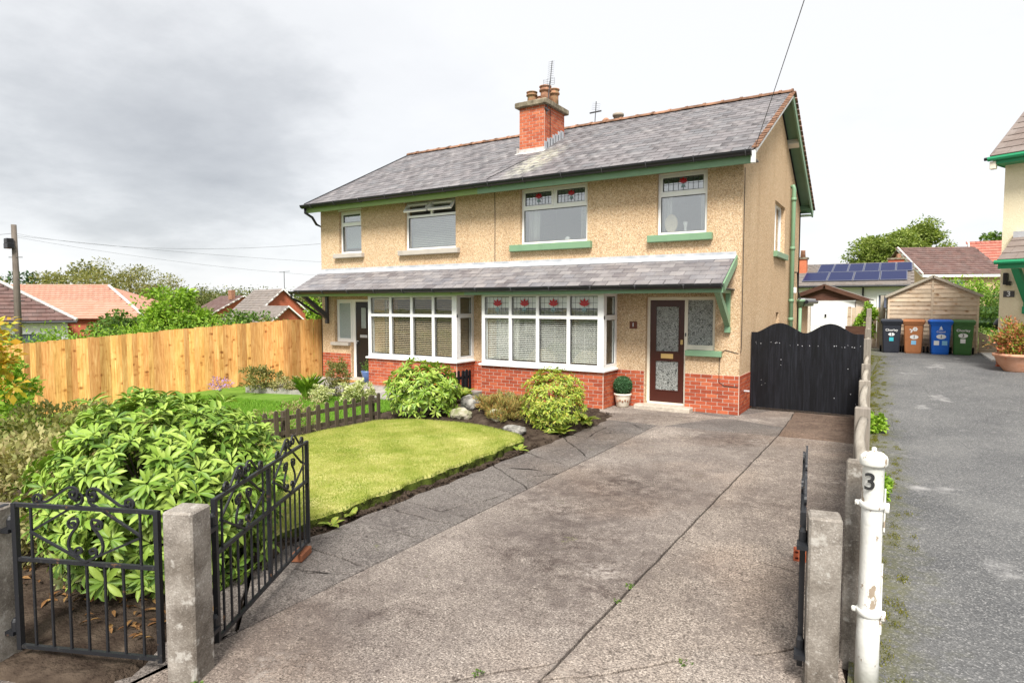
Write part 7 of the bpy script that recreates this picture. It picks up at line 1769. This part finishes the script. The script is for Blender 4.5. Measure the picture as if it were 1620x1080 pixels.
Hc = thing('brick_chimney_stack', 'small orange brick chimney rising behind the solar bungalow', 'chimney', (-.45, 54, 3)); MB().box(-.95, .05, 53.6, 54.4, .5, 5.4).build('stack', 'brick_chimney', Hc); MB().box(-1.02, .12, 53.53, 54.47, 5.4, 5.52).build('cap', 'cap_stone', Hc); MB().lathe([(.15, 0), (.14, .3)], (-.3, 54, 5.52), 10).build('chimney_pot', 'terracotta', Hc)
tree('broadleaf_tree', 'big dense green tree on the skyline above the solar bungalow', (-1.6, 88, 7.4), (4.6, 4.2, 3.4), (-1.6, 88, .6), 26000, .36, 'leaf_pale_olive', 90, 200, .35)
tree('broadleaf_tree', 'taller green tree top behind the right of the big tree', (2.0, 95, 9.6), (3.4, 3.2, 3.2), (2.0, 95, .6), 9000, .36, 'leaf_pale_olive', 91, 80, .35)
tree('broadleaf_tree', 'small tree glimpsed beside the cream house wall', (7.9, 77, 7.6), (1.8, 1.6, 1.5), (7.9, 77, .6), 3000, .32, 'leaf_mid', 92, 40, .2)
hedge('clipped dark green hedge right of the shed', [(2.2, 29.5, .6), (4.5, 30.3, .6)], 1.9, .5, 5000, .13, 'leaf_mid', 93)
hedge('lime-green shrubs behind the clipped hedge', [(1.6, 37, .6), (5.0, 38.5, .6)], 2.5, .9, 5000, .18, 'leaf_hedge', 94)
bush('shrub', 'leafy climber over the garden fence left of the shed', 'shrub', (-1.0, 24.8, 1.55), (.35, .3, .6), 1000, .13, 'leaf_hedge', 95, None, -.8, 30, .3)
t = thing('timber_fence_panel', 'brown timber fence panel between garage and shed', 'fence', (-1.1, 25, .66))
for k in range(9): MB().box(-1.62 + k * .13, -1.50 + k * .13, 25.0, 25.02, .66, 2.05 + U(-.02, .02)).build('board', 'shed_wood', t)
for x in (-.62, -.45): MB().box(x, x + .1, 24.9, 25.0, .66, 2.45).build('post', 'grey_timber', t)
m = MB(); m.box(-1.6, -.95, 23.9, 23.95, .66, 1.42); tag(m.build('low_fence_panel', 'brown_fascia'), 'low dark brown panel beside the garage post', 'fence')
t = thing('kettle_barbecue', 'dark covered barbecue standing beside the cream house wall', 'barbecue', (2.75, 26.5, .7))
m = MB(); m.lathe([(.05, .55), (.18, .60), (.24, .75), (.24, .78), (.18, .92), (.06, .99), (.03, 1.02)], (2.95, 27.2, .7), 18); m.build('bowl', 'black_pvc', t, True)
for k in range(3): a = k * 2.1; MB().tube([(2.95 + .1 * math.cos(a), 27.2 + .1 * math.sin(a), 1.3), (2.95 + .22 * math.cos(a), 27.2 + .22 * math.sin(a), .7)], .014, 5).build('leg', 'dark_metal', t)
